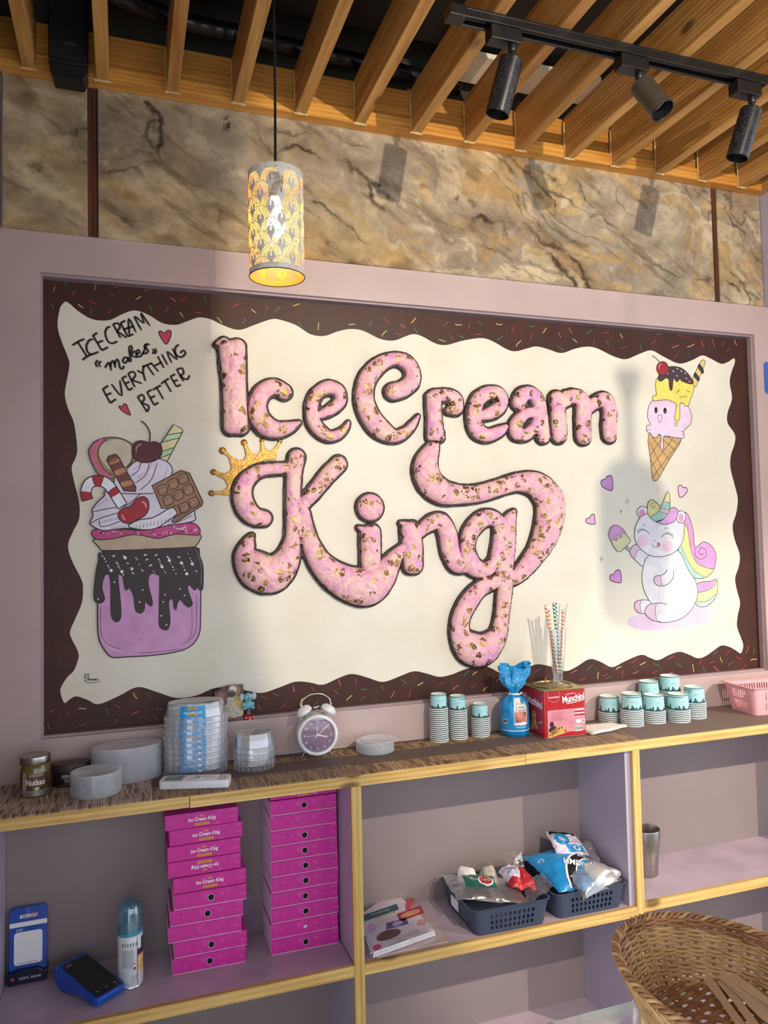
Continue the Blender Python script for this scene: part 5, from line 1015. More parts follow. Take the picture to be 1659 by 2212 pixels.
def ball(c, r, sx=1, sy=1, sz=1, n=12, b=None, m=None):
    b = MB() if b is None else b
    b.add([(c[0]+r*sx*math.sin(math.pi*i/n)*math.cos(2*math.pi*k/(2*n)), c[1]+r*sy*math.sin(math.pi*i/n)*math.sin(2*math.pi*k/(2*n)), c[2]+r*sz*math.cos(math.pi*i/n)) for i in range(n+1) for k in range(2*n)],
          [((i)*2*n+k, (i+1)*2*n+k, (i+1)*2*n+(k+1) % (2*n), i*2*n+(k+1) % (2*n)) for i in range(n) for k in range(2*n)], m); return b
bd = ball((0, 0, .040), .0135, 1, .85, .95).build('body', M['el'], el, smooth=180)
for sx in (-1, 1):
    ball((sx*.011, -.008, .032), .0055, 1, 1.2, .8).build('leg', M['el'], el, smooth=180)
    ball((sx*.0125, -.004, .041), .0045, 1, 1, 1.3).build('arm', M['el'], el, smooth=180)
    e = ball((sx*.0165, .0, .061), .0095, .85, .35, 1.1).build('ear', M['el'], el, smooth=180)
    ball((sx*.0165, -.0025, .061), .007, .8, .3, 1.1).build('inner_ear', M['pinkear'], e, smooth=180)
hd = ball((0, -.003, .060), .0125, 1, .9, .95).build('head', M['el'], el, smooth=180)
for sx in (-1, 1):
    y_ = ball((sx*.0055, -.0130, .062), .0026, 1, .5, 1.2).build('eye', M['white'], hd, smooth=180)
    ball((sx*.0050, -.0142, .0615), .0013, 1, .5, 1.2).build('pupil', M['ink'], hd, smooth=180)
MB().tube(cr([(0, -.013, .060), (0, -.019, .0575), (.001, -.021, .0555), (.0012, -.0225, .0585)], 5, False), [.0035-.0001*i for i in range(16)], 10).build('trunk', M['el'], hd, smooth=60)
MB().tube(cr([(-.005, -.0128, .0535), (0, -.0145, .0515), (.005, -.0128, .0535)], 4, False), .0007, 6).build('mouth', M['pinkear'], hd)

# alarm clock
ck = thing('alarm_clock', 'white twin-bell alarm clock with purple dial standing on splayed legs', 'clock', (0.492, -0.058, S), -0.10)
M['clockw'] = mat('clock_white', (226, 230, 232), 0.22, coat=.4)
cz, R_c = .0625, .0545; RX90 = Matrix.Rotation(math.radians(90), 3, 'X')       # z axis of lathe -> -y
MB().lathe([(0, -.022), (R_c*.93, -.022), (R_c, -.018), (R_c, .020), (R_c*1.0, .024), (R_c*.93, .027), (R_c*.86, .0265), (R_c*.83, .022)], (0, 0, cz), 56, rot=RX90).build('case', M['clockw'], ck, smooth=35)
s = NT('clock_dial'); v = s.coord(); s.set(Base_Color=s.ramp(s.noise(v, 38, 3, .6, 1.2), [(0.35, (120, 108, 146)), (0.5, (150, 128, 156)), (0.66, (160, 116, 128)), (0.8, (128, 122, 160))]), Roughness=.08, Coat_Weight=1.0)
dial = MB().lathe([(R_c*.84, .0215), (R_c*.5, .0216), (0, .0216)], (0, 0, cz), 48, rot=RX90).build('dial', s.m, ck)
fr = front((0, -.0216, cz))
for h_ in range(1, 13):
    a = math.pi/2-h_*math.pi/6; text(str(h_), fr, M['print_white'], 'numeral', dial, height=.0068, lift=.0006).location = (R_c*.66*math.cos(a), 0, R_c*.66*math.sin(a))
b = MB()
for i in range(60):
    a = i*math.pi/30; b.ribbon([(R_c*.80*math.cos(a), R_c*.80*math.sin(a)), (R_c*.77*math.cos(a), R_c*.77*math.sin(a))], fr, .00025, .0005)
b.build('minute_marks', M['print_white'], dial)
def hand(a, l, w, tail, lift):
    a = math.radians(a); d = (math.cos(a), math.sin(a))
    MB().ribbon([(-d[0]*tail, -d[1]*tail), (d[0]*l*.6, d[1]*l*.6), (d[0]*l, d[1]*l)], fr, w, lift, taper=True).build('hand', M['print_white'], dial)
hand(-13, .026, .0018, .004, .0010); hand(41, .043, .0010, .010, .0014); hand(98, .024, .0008, .004, .0012); hand(183, .036, .0005, .010, .0016)
MB().lathe([(0, .0236), (.002, .0234), (.0022, .0216)], (0, 0, cz), 16, rot=RX90).build('hand_pin', M['print_white'], dial)
M['dialglass'] = clear('dial_glass', (235, 240, 250), 0.02, 0.02, 0.2)
MB().lathe([(0, .0256), (R_c*.5, .0252), (R_c*.85, .0240)], (0, 0, cz), 40, rot=RX90).build('glass', M['dialglass'], ck, smooth=60)
for sx in (-1, 1):
    d = Vector((sx*.55, 0, -.84)); a0 = Vector((sx*.030, 0, .019))
    MB().tube([a0, a0+d*.022], [.0026, .0016], 10).build('leg', M['chrome'], ck, smooth=50)
    bx = Vector((sx*.033, 0, cz+.061)); nrm = Vector((sx*.50, 0, .87)).normalized(); rot = Z.rotation_difference(nrm).to_matrix()
    bell = MB().lathe([(.0215, -.004), (.0225, -.003), (.0225, .001), (.0195, .008), (.012, .013), (0, .0145)], bx, 32, rot=rot).build('bell', M['clockw'], ck, smooth=60)
    MB().lathe([(0, .020), (.0022, .0195), (.0026, .017), (.0018, .0145), (.0018, .013)], bx, 14, rot=rot).build('bell_nut', M['chrome'], bell, smooth=60)
    MB().tube([Vector((sx*.027, 0, cz+.045)), bx], .0017, 8).build('bell_post', M['chrome'], ck)
MB().tube(cr([(-.040, 0, cz+.076), (-.036, 0, cz+.092), (-.018, 0, cz+.104), (0, 0, cz+.1065), (.018, 0, cz+.104), (.036, 0, cz+.092), (.040, 0, cz+.076)], 6, False), .0017, 10).build('handle', M['chrome'], ck, smooth=60)
MB().tube([(0, 0, cz+.052), (0, 0, cz+.070)], .0012, 8).build('hammer_post', M['chrome'], ck)
MB().tube([(-.008, 0, cz+.069), (.008, 0, cz+.072)], .0022, 10).build('hammer', M['chrome'], ck, smooth=60)

# paper cups
M['teal'] = mat('cup_teal', (168, 218, 220), 0.45, var=0.03); M['dteal'] = mat('cup_dark_teal', (36, 78, 86), 0.45, var=0.05)
M['cupw'] = mat('cup_white', (240, 240, 236), 0.5, var=0.02)
def cup(rr, rt, h, seed):
    t = thing('paper_cup', '', 'cup'); rim = .0016; r3 = random.Random(seed)
    rad = lambda z: rr-.002+(rt-rr+.002)*z/h
    MB().lathe([(rad(.002), .002), (rad(h), h), (rad(h)-.0008, h+.0004), (rad(h)-.002, h), (rad(h)-.0025, h-.004), (0, h-.004)], seg=40).build('cup_wall', [M['teal']], t, smooth=35)
    MB().lathe([(rad(h)-.0003, h+.0003), (rad(h)-.0012, h+.0006), (rad(h)-.002, h+.0002), (rad(h)-.0024, h-.0036), (0, h-.0036)], seg=40).build('base_disc', M['cupw'], t, smooth=50)
    MB().tube([((rr-rim)*math.cos(a), (rr-rim)*math.sin(a), rim) for a in [i*math.pi/20 for i in range(40)]], rim, 8, True).build('rolled_rim', M['cupw'], t, smooth=180)
    b = MB(); N = 132; P0, P1 = [], []                    # dark syrup drips rising from the rim
    ph = [r3.uniform(0, 6.3) for _ in range(4)]; 
    for i in range(N):
        a = 2*math.pi*i/N;
        hh = .10+.05*math.sin(a*9+ph[0])+(.22 if (i//3) % 3 == 0 else 0)*(0.5+.5*math.sin(a*5+ph[1]))+(.05 if (i//3) % 2 else 0)
        z = .0035+h*hh; P0.append(((rad(.0032)+.0003)*math.cos(a), (rad(.0032)+.0003)*math.sin(a), .0032)); P1.append(((rad(z)+.0003)*math.cos(a), (rad(z)+.0003)*math.sin(a), z))
    b.grid([P0, P1], closed_u=True)
    for z0, z1 in ((h*.945, h*.99),): b.lathe([(rad(z0)+.0003, z0), (rad(z1)+.0003, z1)], seg=40)
    for i in range(26):
        a, z = r3.uniform(0, 6.28), h*r3.uniform(.45, .85); d = r3.uniform(-1, 1)*.02; l = .0024
        p = lambda aa, zz: ((rad(zz)+.0004)*math.cos(aa), (rad(zz)+.0004)*math.sin(aa), zz)
        b.add([p(a, z), p(a+.018, z), p(a+d+.018, z+l), p(a+d, z+l)], [(0, 1, 2, 3)])
    b.build('drip_print', M['dteal'], t)
    mp = lambda x, z, l: Vector(((rad(z+h*.6)+l)*math.cos(-1.75+x/rr), (rad(z+h*.6)+l)*math.sin(-1.75+x/rr), z+h*.6))
    text('Ice Cream King', None, mat('cup_print', (70, 130, 160), .5), 'cup_lettering', t, width=rr*.5, height=rr*.09, mapf=mp, lift=.0005, rot=math.pi)
    return t
ca_ = cup(.0275, .0225, .042, 1)
def cups(proto, n, x_, y_, pitch, what, group):
    for i in range(n):
        l_ = (x_+rnd.uniform(-.0004, .0004), y_+rnd.uniform(-.0004, .0004), S+(n-1-i)*pitch)
        d = dup(proto, l_, rnd.uniform(-.25, .25) if i == 0 else rnd.uniform(-3, 3), what % ordl(i, n), group)
cups(ca_, 17, .862, -.0385, .0058, 'teal drip-print paper cup, %s in the leftmost cup stack', 'cups left of the blue bag')
cups(ca_, 15, .925, -.0335, .0058, 'teal drip-print paper cup, %s in the middle stack left of the blue bag', 'cups left of the blue bag')
cups(ca_, 10, .997, -.0340, .0058, 'teal drip-print paper cup, %s in the short stack next to the blue bag', 'cups left of the blue bag')
cb_ = cup(.0352, .0295, .050, 2)
for x_, y_, n, w_ in ((1.447, -.0370, 6, 'small stack beside the napkin at back'), (1.480, -.1040, 9, 'front stack beside the napkin'), (1.598, -.0370, 12, 'back stack left of the tallest'), (1.566, -.1000, 7, 'short front stack second from the napkin'),
                     (1.681, -.0370, 14, 'tallest stack at the back'), (1.642, -.1200, 7, 'short front stack third from the napkin'), (1.722, -.1000, 9, 'rightmost cup stack')):
    cups(cb_, n, x_, y_, .0058, 'teal drip-print paper cup, %s in the '+w_, 'cups right of the red tin')
for o in (ca_, cb_):
    for c_ in list(o.children): bpy.data.objects.remove(c_)
    bpy.data.objects.remove(o)

# blue rice cake bag
M['bag_blue'] = mat('bag_blue', (28, 140, 200), 0.28, var=0.08, vs=60, bump=0.25, bs=120)
bg = thing('rice_cake_bag', 'blue plastic bag of rice cakes twisted shut beside the red tin', 'bag', (1.096, -0.062, S), -0.1)
def bag_r(z):
    for (z0, r0), (z1, r1) in zip(BP[:-1], BP[1:]):
        if z0 <= z <= z1: return r0+(r1-r0)*(z-z0)/(z1-z0)
    return BP[-1][1]
BP = [(0.0005, .038), (.006, .0425), (.03, .0435), (.085, .0435), (.100, .038), (.112, .022), (.120, .010), (.128, .012), (.145, .027), (.170, .040), (.192, .045), (.205, .046)]
def bag_p(a, z, l=0.0):
    r = bag_r(z)+l; k = .0 if z < .09 else min(1, (z-.09)/.03)
    r *= 1+k*(.16*math.sin(a*7+z*40)+.10*math.sin(a*13-z*70))*(1 if z > .1 else .3)+.012*math.sin(a*5+z*90)
    fl = 1.0 if z < .12 else 1-.62*min(1, (z-.12)/.05)
    return Vector((r*math.cos(a)+(.006 if z > .13 else 0)*(z-.13)*12, r*math.sin(a)*fl, z+(.010*math.sin(a*2+.7) if z > .19 else 0)))
zs_ = [i*.004+.0005 for i in range(52)]
b = MB(); b.grid([[bag_p(2*math.pi*k/72, z) for k in range(72)] for z in zs_], closed_u=True); b.add([bag_p(2*math.pi*k/72, .0005) for k in range(72)], [tuple(range(72))[::-1]])
b.build('bag_body', M['bag_blue'], bg, smooth=50)
def bpatch(name, m, a0, a1, z0, z1, l=.0006, n=12, nz=6): return MB().grid([[bag_p(math.radians(a0+(a1-a0)*i/n), z0+(z1-z0)*q/nz, l) for i in range(n+1)] for q in range(nz+1)]).build(name, m, bg, smooth=60)
bpatch('white_panel', mat('bag_white', (232, 230, 226), .35), -114, -58, .036, .112); bpatch('picture_panel', mat('bag_picture', (206, 120, 104), .4, var=.35, vs=50), -112, -62, .044, .074, .0010)
bpatch('white_stripe', M['print_white'], -170, -10, .0185, .0205, .0008, 24, 1); bpatch('lower_band', mat('bag_deep_blue', (14, 112, 176), .3), -170, -10, .004, .017, .0005, 24)
bpatch('barcode_panel', M['print_white'], -162, -140, .040, .052)
bm_ = lambda x, z, l: bag_p(math.radians(-88)+x/.0435, z, l)
text('CHIA\nCARE\nCAKES', None, M['ink'], 'hand_writing', bg, width=.034, height=.026, mapf=lambda x, z, l: bm_(x+.001, z+.088, l), lift=.0012, shear=.25)
text('Lightly Salted', None, M['print_white'], 'bag_lettering', bg, width=.032, height=.006, mapf=lambda x, z, l: bm_(x, z+.030, l), lift=.0012)
b = MB()
for i in range(9): 
    a = math.radians(-160+i*2.2); b.grid([[bag_p(a, z, .0012), bag_p(a+math.radians(1.2+.7*(i % 2)), z, .0012)] for z in (.042, .046, .051)])
b.build('barcode', M['ink'], bg)
b = MB(); r3 = random.Random(5)
for i in range(230):
    a, z = r3.uniform(-3.1, 0), r3.uniform(.140, .196); c_ = bag_p(a, z, .0008); u_ = (bag_p(a+.05, z, .0008)-c_).normalized(); v_ = (bag_p(a, z+.004, .0008)-c_).normalized()
    b.add([c_+u_*.0014*math.cos(g)+v_*.0014*math.sin(g) for g in [k*math.pi/3 for k in range(6)]], [tuple(range(6))])
b.build('dot_print', mat('pale_blue_print', (120, 196, 232), .4), bg)
MB().tube([bag_p(a, .120, .002) for a in [i*math.pi/8 for i in range(17)]]+[Vector((.010, -.012, .118)), Vector((.020, -.014, .124))], .0026, 8).build('tie', M['cupw'], bg, smooth=60)

# red wafer tin
M['tin_red'] = mat('tin_red', (178, 26, 34), 0.28, var=0.03, coat=.3); M['tin_gold'] = mat('tin_gold', (150, 132, 84), 0.28, 0.85, var=0.08)
tx0, ty0, tw, th_ = 1.1445, -0.1505, .141, .138
tn = thing('wafer_tin', 'square red tin of chocolate wafer rolls with a pressed gold lid', 'tin', (tx0, ty0, S), -0.02)
MB().prism(rrect(tw, tw-.002, .008, 4, tw/2, tw/2), (Vector((0, 0, 0)), X, Y, Z), .002, th_-.002).build('tin_body', M['tin_red'], tn, smooth=30)
for z0, z1 in ((.0004, .003),): MB().prism(rrect(tw+.002, tw, .009, 4, tw/2, tw/2), (Vector((0, 0, 0)), X, Y, Z), z0, z1).build('bottom_rim', M['chrome'], tn)
MB().prism(rrect(tw+.002, tw, .009, 5, tw/2, tw/2), (Vector((0, 0, 0)), X, Y, Z), th_-.003, th_+.001).build('top_plate', M['tin_gold'], tn, bevel=.0008)
MB().lathe([(.060, .001), (.060, .004), (.057, .005), (.054, .004), (.053, .0012), (.030, .0012), (.029, .002), (0, .002)], (tw/2, tw/2, th_), 56).build('lid_ring', M['tin_gold'], tn, smooth=35)
F1 = front((0, 0, 0)); F2 = (Vector((0, tw, 0)), -Y, Z, -X)          # front face, left side face
M['tin_pink'] = mat('tin_pink', (214, 140, 152), .35); M['wafer'] = mat('wafer_print', (206, 164, 92), .4, var=.12, vs=80); M['dchoc'] = mat('choc_print', (58, 30, 26), .4)
MB().prism(rrect(tw*.88, .066, .004, 3, tw*.515, .048), F1, 0, .0005).build('pink_panel', M['tin_pink'], tn)
def tint(t_, m, x_, z_, w_, h_, fr, **k): return text(t_, (fr[0]+fr[1]*x_+fr[2]*z_, fr[1], fr[2], fr[3]), m, 'tin_lettering', tn, width=w_, height=h_, lift=.0010, **k)
tint('Munchini', M['print_white'], tw*.69, .112, tw*.52, .020, F1, bold=.03, rot=.10)
tint('Munchini', M['print_white'], tw*.52, .100, tw*.86, .022, F2, bold=.03, rot=-.10)
tint('WAFER ROLL', M['print_white'], tw*.62, .1245, tw*.22, .0035, F1, rot=.1)
MB().ribbon(cr([(tw*.52, .0965), (tw*.72, .099), (tw*.94, .104)], 5, False), F1, .0010, .0009, taper=True).build('underline', M['print_white'], tn)
tint("munchy's", M['print_white'], tw*.235, .118, tw*.24, .007, F1, bold=.02)
MB().ribbon(cr([(tw*.10, .134), (tw*.10, .118), (tw*.16, .107), (tw*.24, .104), (tw*.32, .108), (tw*.37, .118), (tw*.37, .134)], 5, False), F1, .0007, .0008).build('badge_ring', M['tin_pink'], tn)
def wafer(x_, z_, a, l, fr, w_=.0055):
    c_, s_ = math.cos(a), math.sin(a); b = MB()
    b.prism([(x_-s_*w_*.7, z_+c_*w_*.7), (x_+s_*w_*.7, z_-c_*w_*.7), (x_+c_*l+s_*w_, z_+s_*l-c_*w_), (x_+c_*l-s_*w_, z_+s_*l+c_*w_)], fr, 0, .0012, 0)
    b.prism(disc(w_*.55, w_*1.0, 14, x_+c_*l, z_+s_*l, a), fr, 0, .0014, 0); b.prism(disc(w_*.32, w_*.65, 12, x_+c_*l, z_+s_*l, a), fr, 0, .0016, 1)
    for k in (.35, .6): b.ribbon([(x_+c_*l*k-s_*w_, z_+s_*l*k+c_*w_), (x_+c_*l*(k-.1)+s_*w_, z_+s_*l*(k-.1)-c_*w_)], fr, .0005, .0017, m=2)
    b.build('wafer_picture', [M['wafer'], M['dchoc'], mat('wafer_line', (150, 104, 50), .5)], tn)
wafer(.012, .010, .42, .048, F1, .006); wafer(.010, .006, .22, .060, F1, .006); wafer(.020, .016, .40, .030, F1)
b = MB(); b.prism(disc(.007, .008, 16, .024, .041), F1, 0, .0010); b.prism(disc(.013, .008, 16, .026, .027, .4), F1, 0, .0009); b.build('chocolate_picture', M['dchoc'], tn)
wafer(.095, .020, 2.0, .050, F2, .007); wafer(.060, .012, 1.1, .060, F2, .007); wafer(.072, .016, 1.5, .034, F2, .006)
tint('Choco', M['print_white'], tw*.86, .045, tw*.18, .006, F2, rot=.3)
b = MB()
for x_, z_, w_, h_ in ((tw*.80, .022, .026, .015), (tw*.80, .043, .016, .010), (tw*.925, .043, .009, .010)): b.prism(rrect(w_, h_, .001, 2, x_, z_), F1, 0, .0008)
for i in range(4): b.prism(rrect(.034, .0022 if i % 2 == 0 else .0044, .0005, 1, tw*.83, .076-i*.0048), F1, 0, .0008, 1 if i % 2 else 0)
b.build('label_boxes', [M['print_white'], M['tin_red']], tn)
b = MB()
for i in range(11): b.prism(rrect(.0009+.0007*(i % 3 == 0), .011, .0002, 1, tw*.72+i*.0023, .0225), F1, 0, .0011)
b.prism(disc(.003, .003, 12, tw*.925, .043), F1, 0, .0011, 1); b.build('barcode', [M['ink'], mat('green_print', (40, 110, 60), .5)], tn)
b = MB()
for i in range(8): b.prism(rrect(.048-(i % 3)*.006, .0008, .0002, 1, tw*.32-(i % 3)*.003, .074-i*.0032), F1, 0, .0009)
b.build('small_print', mat('small_print_red', (176, 90, 104), .5), tn)

# glass of paper straws
gp_ = at(1206, 1482, y=-.078); gx, gy, gz = gp_.x, -.078, S+th_+.0032
gl = thing('straw_glass', 'tall clear flared glass holding straws on top of the red tin', 'glass', (gx, gy, gz))
MB().lathe([(0, .0002), (.0155, .0002), (.0160, .002), (.0150, .022), (.0165, .030), (.0225, .085), (.0300, .158), (.0312, .166), (.0302, .166), (.0290, .158), (.0215, .085), (.0150, .034), (.010, .028), (0, .027)], seg=44).build('glass', M['glass'], gl, smooth=50)
def straw_mat(name, c, kind):
    s = NT(name); v = s.coord(); sx = s.node('ShaderNodeSeparateXYZ'); s.link(v, sx.inputs[0])
    if kind == 'stripe':
        ang = s.math('ARCTAN2', sx.outputs['Y'], sx.outputs['X']); k = s.math('ADD', s.math('MULTIPLY', sx.outputs['Z'], 85.0), s.math('MULTIPLY', ang, 1/(2*math.pi)))
        f = s.math('LESS_THAN', s.math('FRACT', k), 0.5)
    else:
        vo = s.node('ShaderNodeTexVoronoi', Scale=130.0, Randomness=0.25); s.link(v, vo.inputs['Vector']); f = s.math('LESS_THAN', vo.outputs['Distance'], 0.36)
    s.set(Base_Color=s.mix(f, rgb(240, 238, 230), rgb(c)), Roughness=.6); return s.m
SG, SO, SD, SGd = straw_mat('green_striped', (24, 128, 112), 'stripe'), straw_mat('orange_striped', (226, 126, 60), 'stripe'), straw_mat('orange_dotted', (222, 120, 60), 'dot'), straw_mat('green_dotted', (70, 130, 110), 'dot')
for ang, rt_, l, m, lab in ((185, .0245, .206, SO, 'orange striped paper straw leaning furthest left in the glass'), (236, .0245, .214, SG, 'green striped paper straw at the front left in the glass'), (0, 0, .208, SG, 'green striped paper straw in the centre of the glass'),
        (286, .0235, .192, SO, 'short orange striped paper straw at the front of the glass'), (338, .0240, .207, SD, 'white straw with orange dots leaning furthest right in the glass'), (40, .0235, .205, SGd, 'white paper straw with tiny green dots in the glass'), (112, .0235, .190, SO, 'orange striped paper straw at the back of the glass')):
    a0, a1 = math.radians(ang+62), math.radians(ang); rb_ = .0090 if rt_ else 0
    base = Vector((gx+rb_*math.cos(a0), gy+rb_*math.sin(a0), gz+.0345)); top_ = Vector((gx+rt_*math.cos(a1), gy+rt_*math.sin(a1), gz+.1660)); d = (top_-base).normalized()
    b = MB(); b.lathe([(.0032, .0), (.0039, .0), (.0039, l), (.0032, l), (.0032, 0)], seg=14)
    o = tag(b.build('paper_straw', m, smooth=40), lab, 'straw', 'paper straws in the glass'); o.location = base
    o.rotation_euler = Z.rotation_difference(d).to_euler()

# napkin stack
b = MB()
for i in range(4):
    P = []
    for q in range(7):
        P.append([Vector((1.292+.145*k/10+.002*i*(1 if q < 3 else -1), -.168+.10*q/6-.05*(k/10)*(1 if q == 0 else 0)*0+.035*(k/10)*(1-q/6), S+.001+.0012*i+.0045*math.sin(k*.9+q*1.3+i)*(.15+.7*(k/10))*(.3+.7*abs(q-3)/3)*.35+.0022)) for k in range(11)])
    b.grid(P)
o = b.build('napkin', M['paper'], smooth=180); sm = o.modifiers.new('thick', 'SOLIDIFY'); sm.thickness = .0008
tag(o, 'small pile of white paper napkins lying right of the red tin', 'napkin')

# pierced plastic baskets
def pierced(wb, db, wt, dt, h, rad, hole, m, name, label, loc, rz, cat, thick=.0018, rim=.006, cell=.0021):
    """tapered tray whose walls are pierced where hole(u along wall, v height, length) is true"""
    t = thing(name, label, cat, loc, rz)
    def ring(k, n=6): return rrect(wb+(wt-wb)*k, db+(dt-db)*k, rad*(.8+.2*k), n)
    base = ring(0); per = 0; segs = []
    n_c = len(base); pts = []
    for i in range(n_c):
        a, c_ = base[i], base[(i+1) % n_c]; l = math.hypot(c_[0]-a[0], c_[1]-a[1]); k = max(1, int(l/cell))
        for q in range(k): pts.append((i, q/k, l))
    top = ring(1); nv = int(h/cell)
    def P(i, f, v):
        a, c_ = base[i], base[(i+1) % n_c]; A_, C_ = top[i], top[(i+1) % n_c]
        x_ = (a[0]+(c_[0]-a[0])*f)*(1-v)+(A_[0]+(C_[0]-A_[0])*f)*v; y_ = (a[1]+(c_[1]-a[1])*f)*(1-v)+(A_[1]+(C_[1]-A_[1])*f)*v
        return (x_, y_, .001+(h-.001)*v)
    G = [[P(i, f, v/nv) for i, f, l in pts] for v in range(nv+1)]
    keep = [[not (l > .03 and hole((f+.5*cell/l)*l, (v+.5)/nv*h, l)) for i, f, l in pts] for v in range(nv)]
    o = MB().grid(G, True, keep=keep).build('walls', m, t); sd = o.modifiers.new('thick', 'SOLIDIFY'); sd.thickness = thick; sd.offset = -1
    MB().prism(base, (Vector((0, 0, 0)), X, Y, Z), .0004, .0022).build('bottom', m, t)
    P_ = [(x_*1.01, y_*1.01, h) for x_, y_ in cr(top, 2)]
    MB().tube(P_, rim*.5, 8, True, flat=.5).build('rim', m, t, smooth=60)
    return t
slot = lambda u, v, l: (.012 < v < .040 or .048 < v < .076) and .02 < u < l-.02 and (u % .0085) < .0042
M['pinkp'] = mat('pink_plastic', (236, 170, 176), 0.35, var=0.02)
pb = pierced(.235, .120, .265, .150, .088, .018, slot, M['pinkp'], 'plastic_basket', 'pink slotted plastic basket at the right end of the shelf', (2.026, -.116, S), -0.10, 'basket', rim=.009)
MB().prism(rrect(.225, .11, .014), (Vector((0, 0, 0)), X, Y, Z), .0002, .0010).build('foot', M['pinkp'], pb)

# blue wall sign at the right edge, crumpled tissue at the left edge
sg0, sg1 = at(1649, 782, y=0), at(1649, 850, y=0)
sgn = thing('wall_sign', 'blue rounded sign plate cut off by the right edge of view', 'sign', (sg0.x+.05, -.0005, (sg0.z+sg1.z)/2))
MB().prism(rrect(.10, sg0.z-sg1.z, .012), front((0, 0, 0)), 0, .004).build('sign_plate', mat('sign_blue', (60, 104, 190), .3), sgn, bevel=.001)
def crumple(name, m, label, cat, loc, r, seed, sq=.7, amp=.45, group=None):
    o = ball((0, 0, 0), r, 1, .85, sq, 14).build(name, m, smooth=25); r3 = np.random.RandomState(seed); me = o.data
    V = np.array([v.co[:] for v in me.vertices]); n_ = V/np.linalg.norm(V, axis=1)[:, None]
    D = r3.randn(13, 3); D /= np.linalg.norm(D, axis=1)[:, None]; q = n_@D.T; k = np.sort(q, 1)
    V = n_*(r*np.clip(.62/np.clip(k[:, -1], .35, 1), .5, 1.35)*(1-amp*.5*np.exp(-((k[:, -1]-k[:, -2])/.05)**2)*(r3.rand(len(V))*.25+.1)))[:, None]; V[:, 2] *= sq
    V[:, 2] -= V[:, 2].min(); me.vertices.foreach_set('co', V.ravel().tolist()); me.update(); o.location = loc
    return tag(o, label, cat, group)
crumple('tissue', M['paper'], 'crumpled white tissue at the left end of the shelf top', 'tissue', (-.2955+.004, -.125, S+.0005), .014, 3, 1.2)
# ------------------------------------------------------------------ things in the compartments
Lz = L2
# pink cake boxes
s = NT('magenta_card'); v = s.coord(); vo = s.node('ShaderNodeTexVoronoi', Scale=95.0, Randomness=1.0); s.link(v, vo.inputs['Vector'])
sp_ = s.node('ShaderNodeSeparateColor'); s.link(vo.outputs['Color'], sp_.inputs[0])
s.set(Base_Color=s.ramp(sp_.outputs[0], [(0.0, (210, 44, 152)), (0.75, (216, 50, 158)), (1.0, (224, 76, 170))]), Roughness=.42); M['magenta'] = s.m
M['card_white'] = mat('white_card', (226, 216, 232), .6); M['hole'] = mat('finger_hole_dark', (14, 10, 14), .9)
BW, BD, BH = .177, .124, .0372
def cake_box(kind):
    """kind: logo, logo_flipped, hole, closed, half"""
    t = thing('cake_box', '', 'box')
    MB().box((0, .0006, .0004), (BW, BD, BH)).build('sleeve', M['magenta'], t, bevel=.0006)
    F = front((0, 0, 0))
    if kind in ('logo', 'logo_flipped'):
        MB().box((0, -.0004, .001), (BW, .0006, BH-.0006)).build('front_flap', M['magenta'], t)
        fl = kind == 'logo_flipped'; rot = math.pi if fl else 0.0; sg = -1 if fl else 1; zc = BH*.5
        Fo = (Vector((BW*.5, -.0004, zc)), X, Z, -Y)
        text('Ice Cream King', Fo, M['print_white'], 'box_lettering', t, width=BW*.38, height=.0115, rot=rot, shear=.18, bold=.025)
        b = MB(); b.prism(rrect(BW*.20, .0058, .0008, 2, 0, -.0108*sg), Fo, 0, .0004); b.build('amber_band', M['amber'], t)
        text('by Treat Ball Foods', (Fo[0]+Z*(-.0108*sg), X, Z, -Y), M['ink'], 'band_lettering', t, width=BW*.17, height=.0030, rot=rot, lift=.0007)
        b = MB(); b.prism([(-.005, .0070*sg), (.005, .0070*sg), (.0055, .0115*sg), (.0025, .0090*sg), (.001, .0120*sg), (-.002, .0092*sg), (-.0052, .0108*sg)], Fo, 0, .0005); b.build('crown_emblem', M['amber'], t)
    else:
        MB().box((-.0004, .001, .001), (.0, BD-.001, BH-.0006)).build('side_flap', M['card_white'], t)
        MB().box((.001, -.0004, .0014), (BW-.001, .0006, BH-.001)).build('front_flap', M['magenta'], t)
        MB().box((.0006, -.0002, -.0000), (BW-.0006, .004, .0014)).build('tray_edge', M['card_white'], t)
        hx, hz, r_ = BW*.505, BH*.50, .0075; Fo = (Vector((hx, -.0004, hz)), X, Z, -Y)
        if kind == 'hole':
            MB().prism(disc(r_, r_, 24), Fo, .0, .00025).build('finger_hole', M['hole'], t); MB().ribbon(disc(r_+.0002, r_+.0002, 28), Fo, .0005, .0005, True).build('hole_edge', M['card_white'], t)
        elif kind == 'half': MB().prism(disc(r_*.75, r_*.45, 20, 0, 0, .2), Fo, .0, .0004).build('hole_flap', M['card_white'], t)
        else: MB().ribbon(disc(r_, r_, 28)[14:27], Fo, .0004, .0005).build('hole_edge', mat('pale_magenta', (222, 120, 190), .5), t)
    return t
protos = {k: cake_box(k) for k in ('logo', 'logo_flipped', 'hole', 'closed', 'half')}
kd = {'logo': 'with white logo', 'logo_flipped': 'with upside-down logo', 'hole': 'with finger hole', 'closed': 'with unpunched hole', 'half': 'with half-open hole flap'}
sk = [105, 135, 120, 122, 157, 160, 135, 122, 160, 147]; kk = ['logo', 'logo', 'logo', 'logo_flipped', 'logo', 'hole', 'hole', 'closed', 'hole', 'hole']
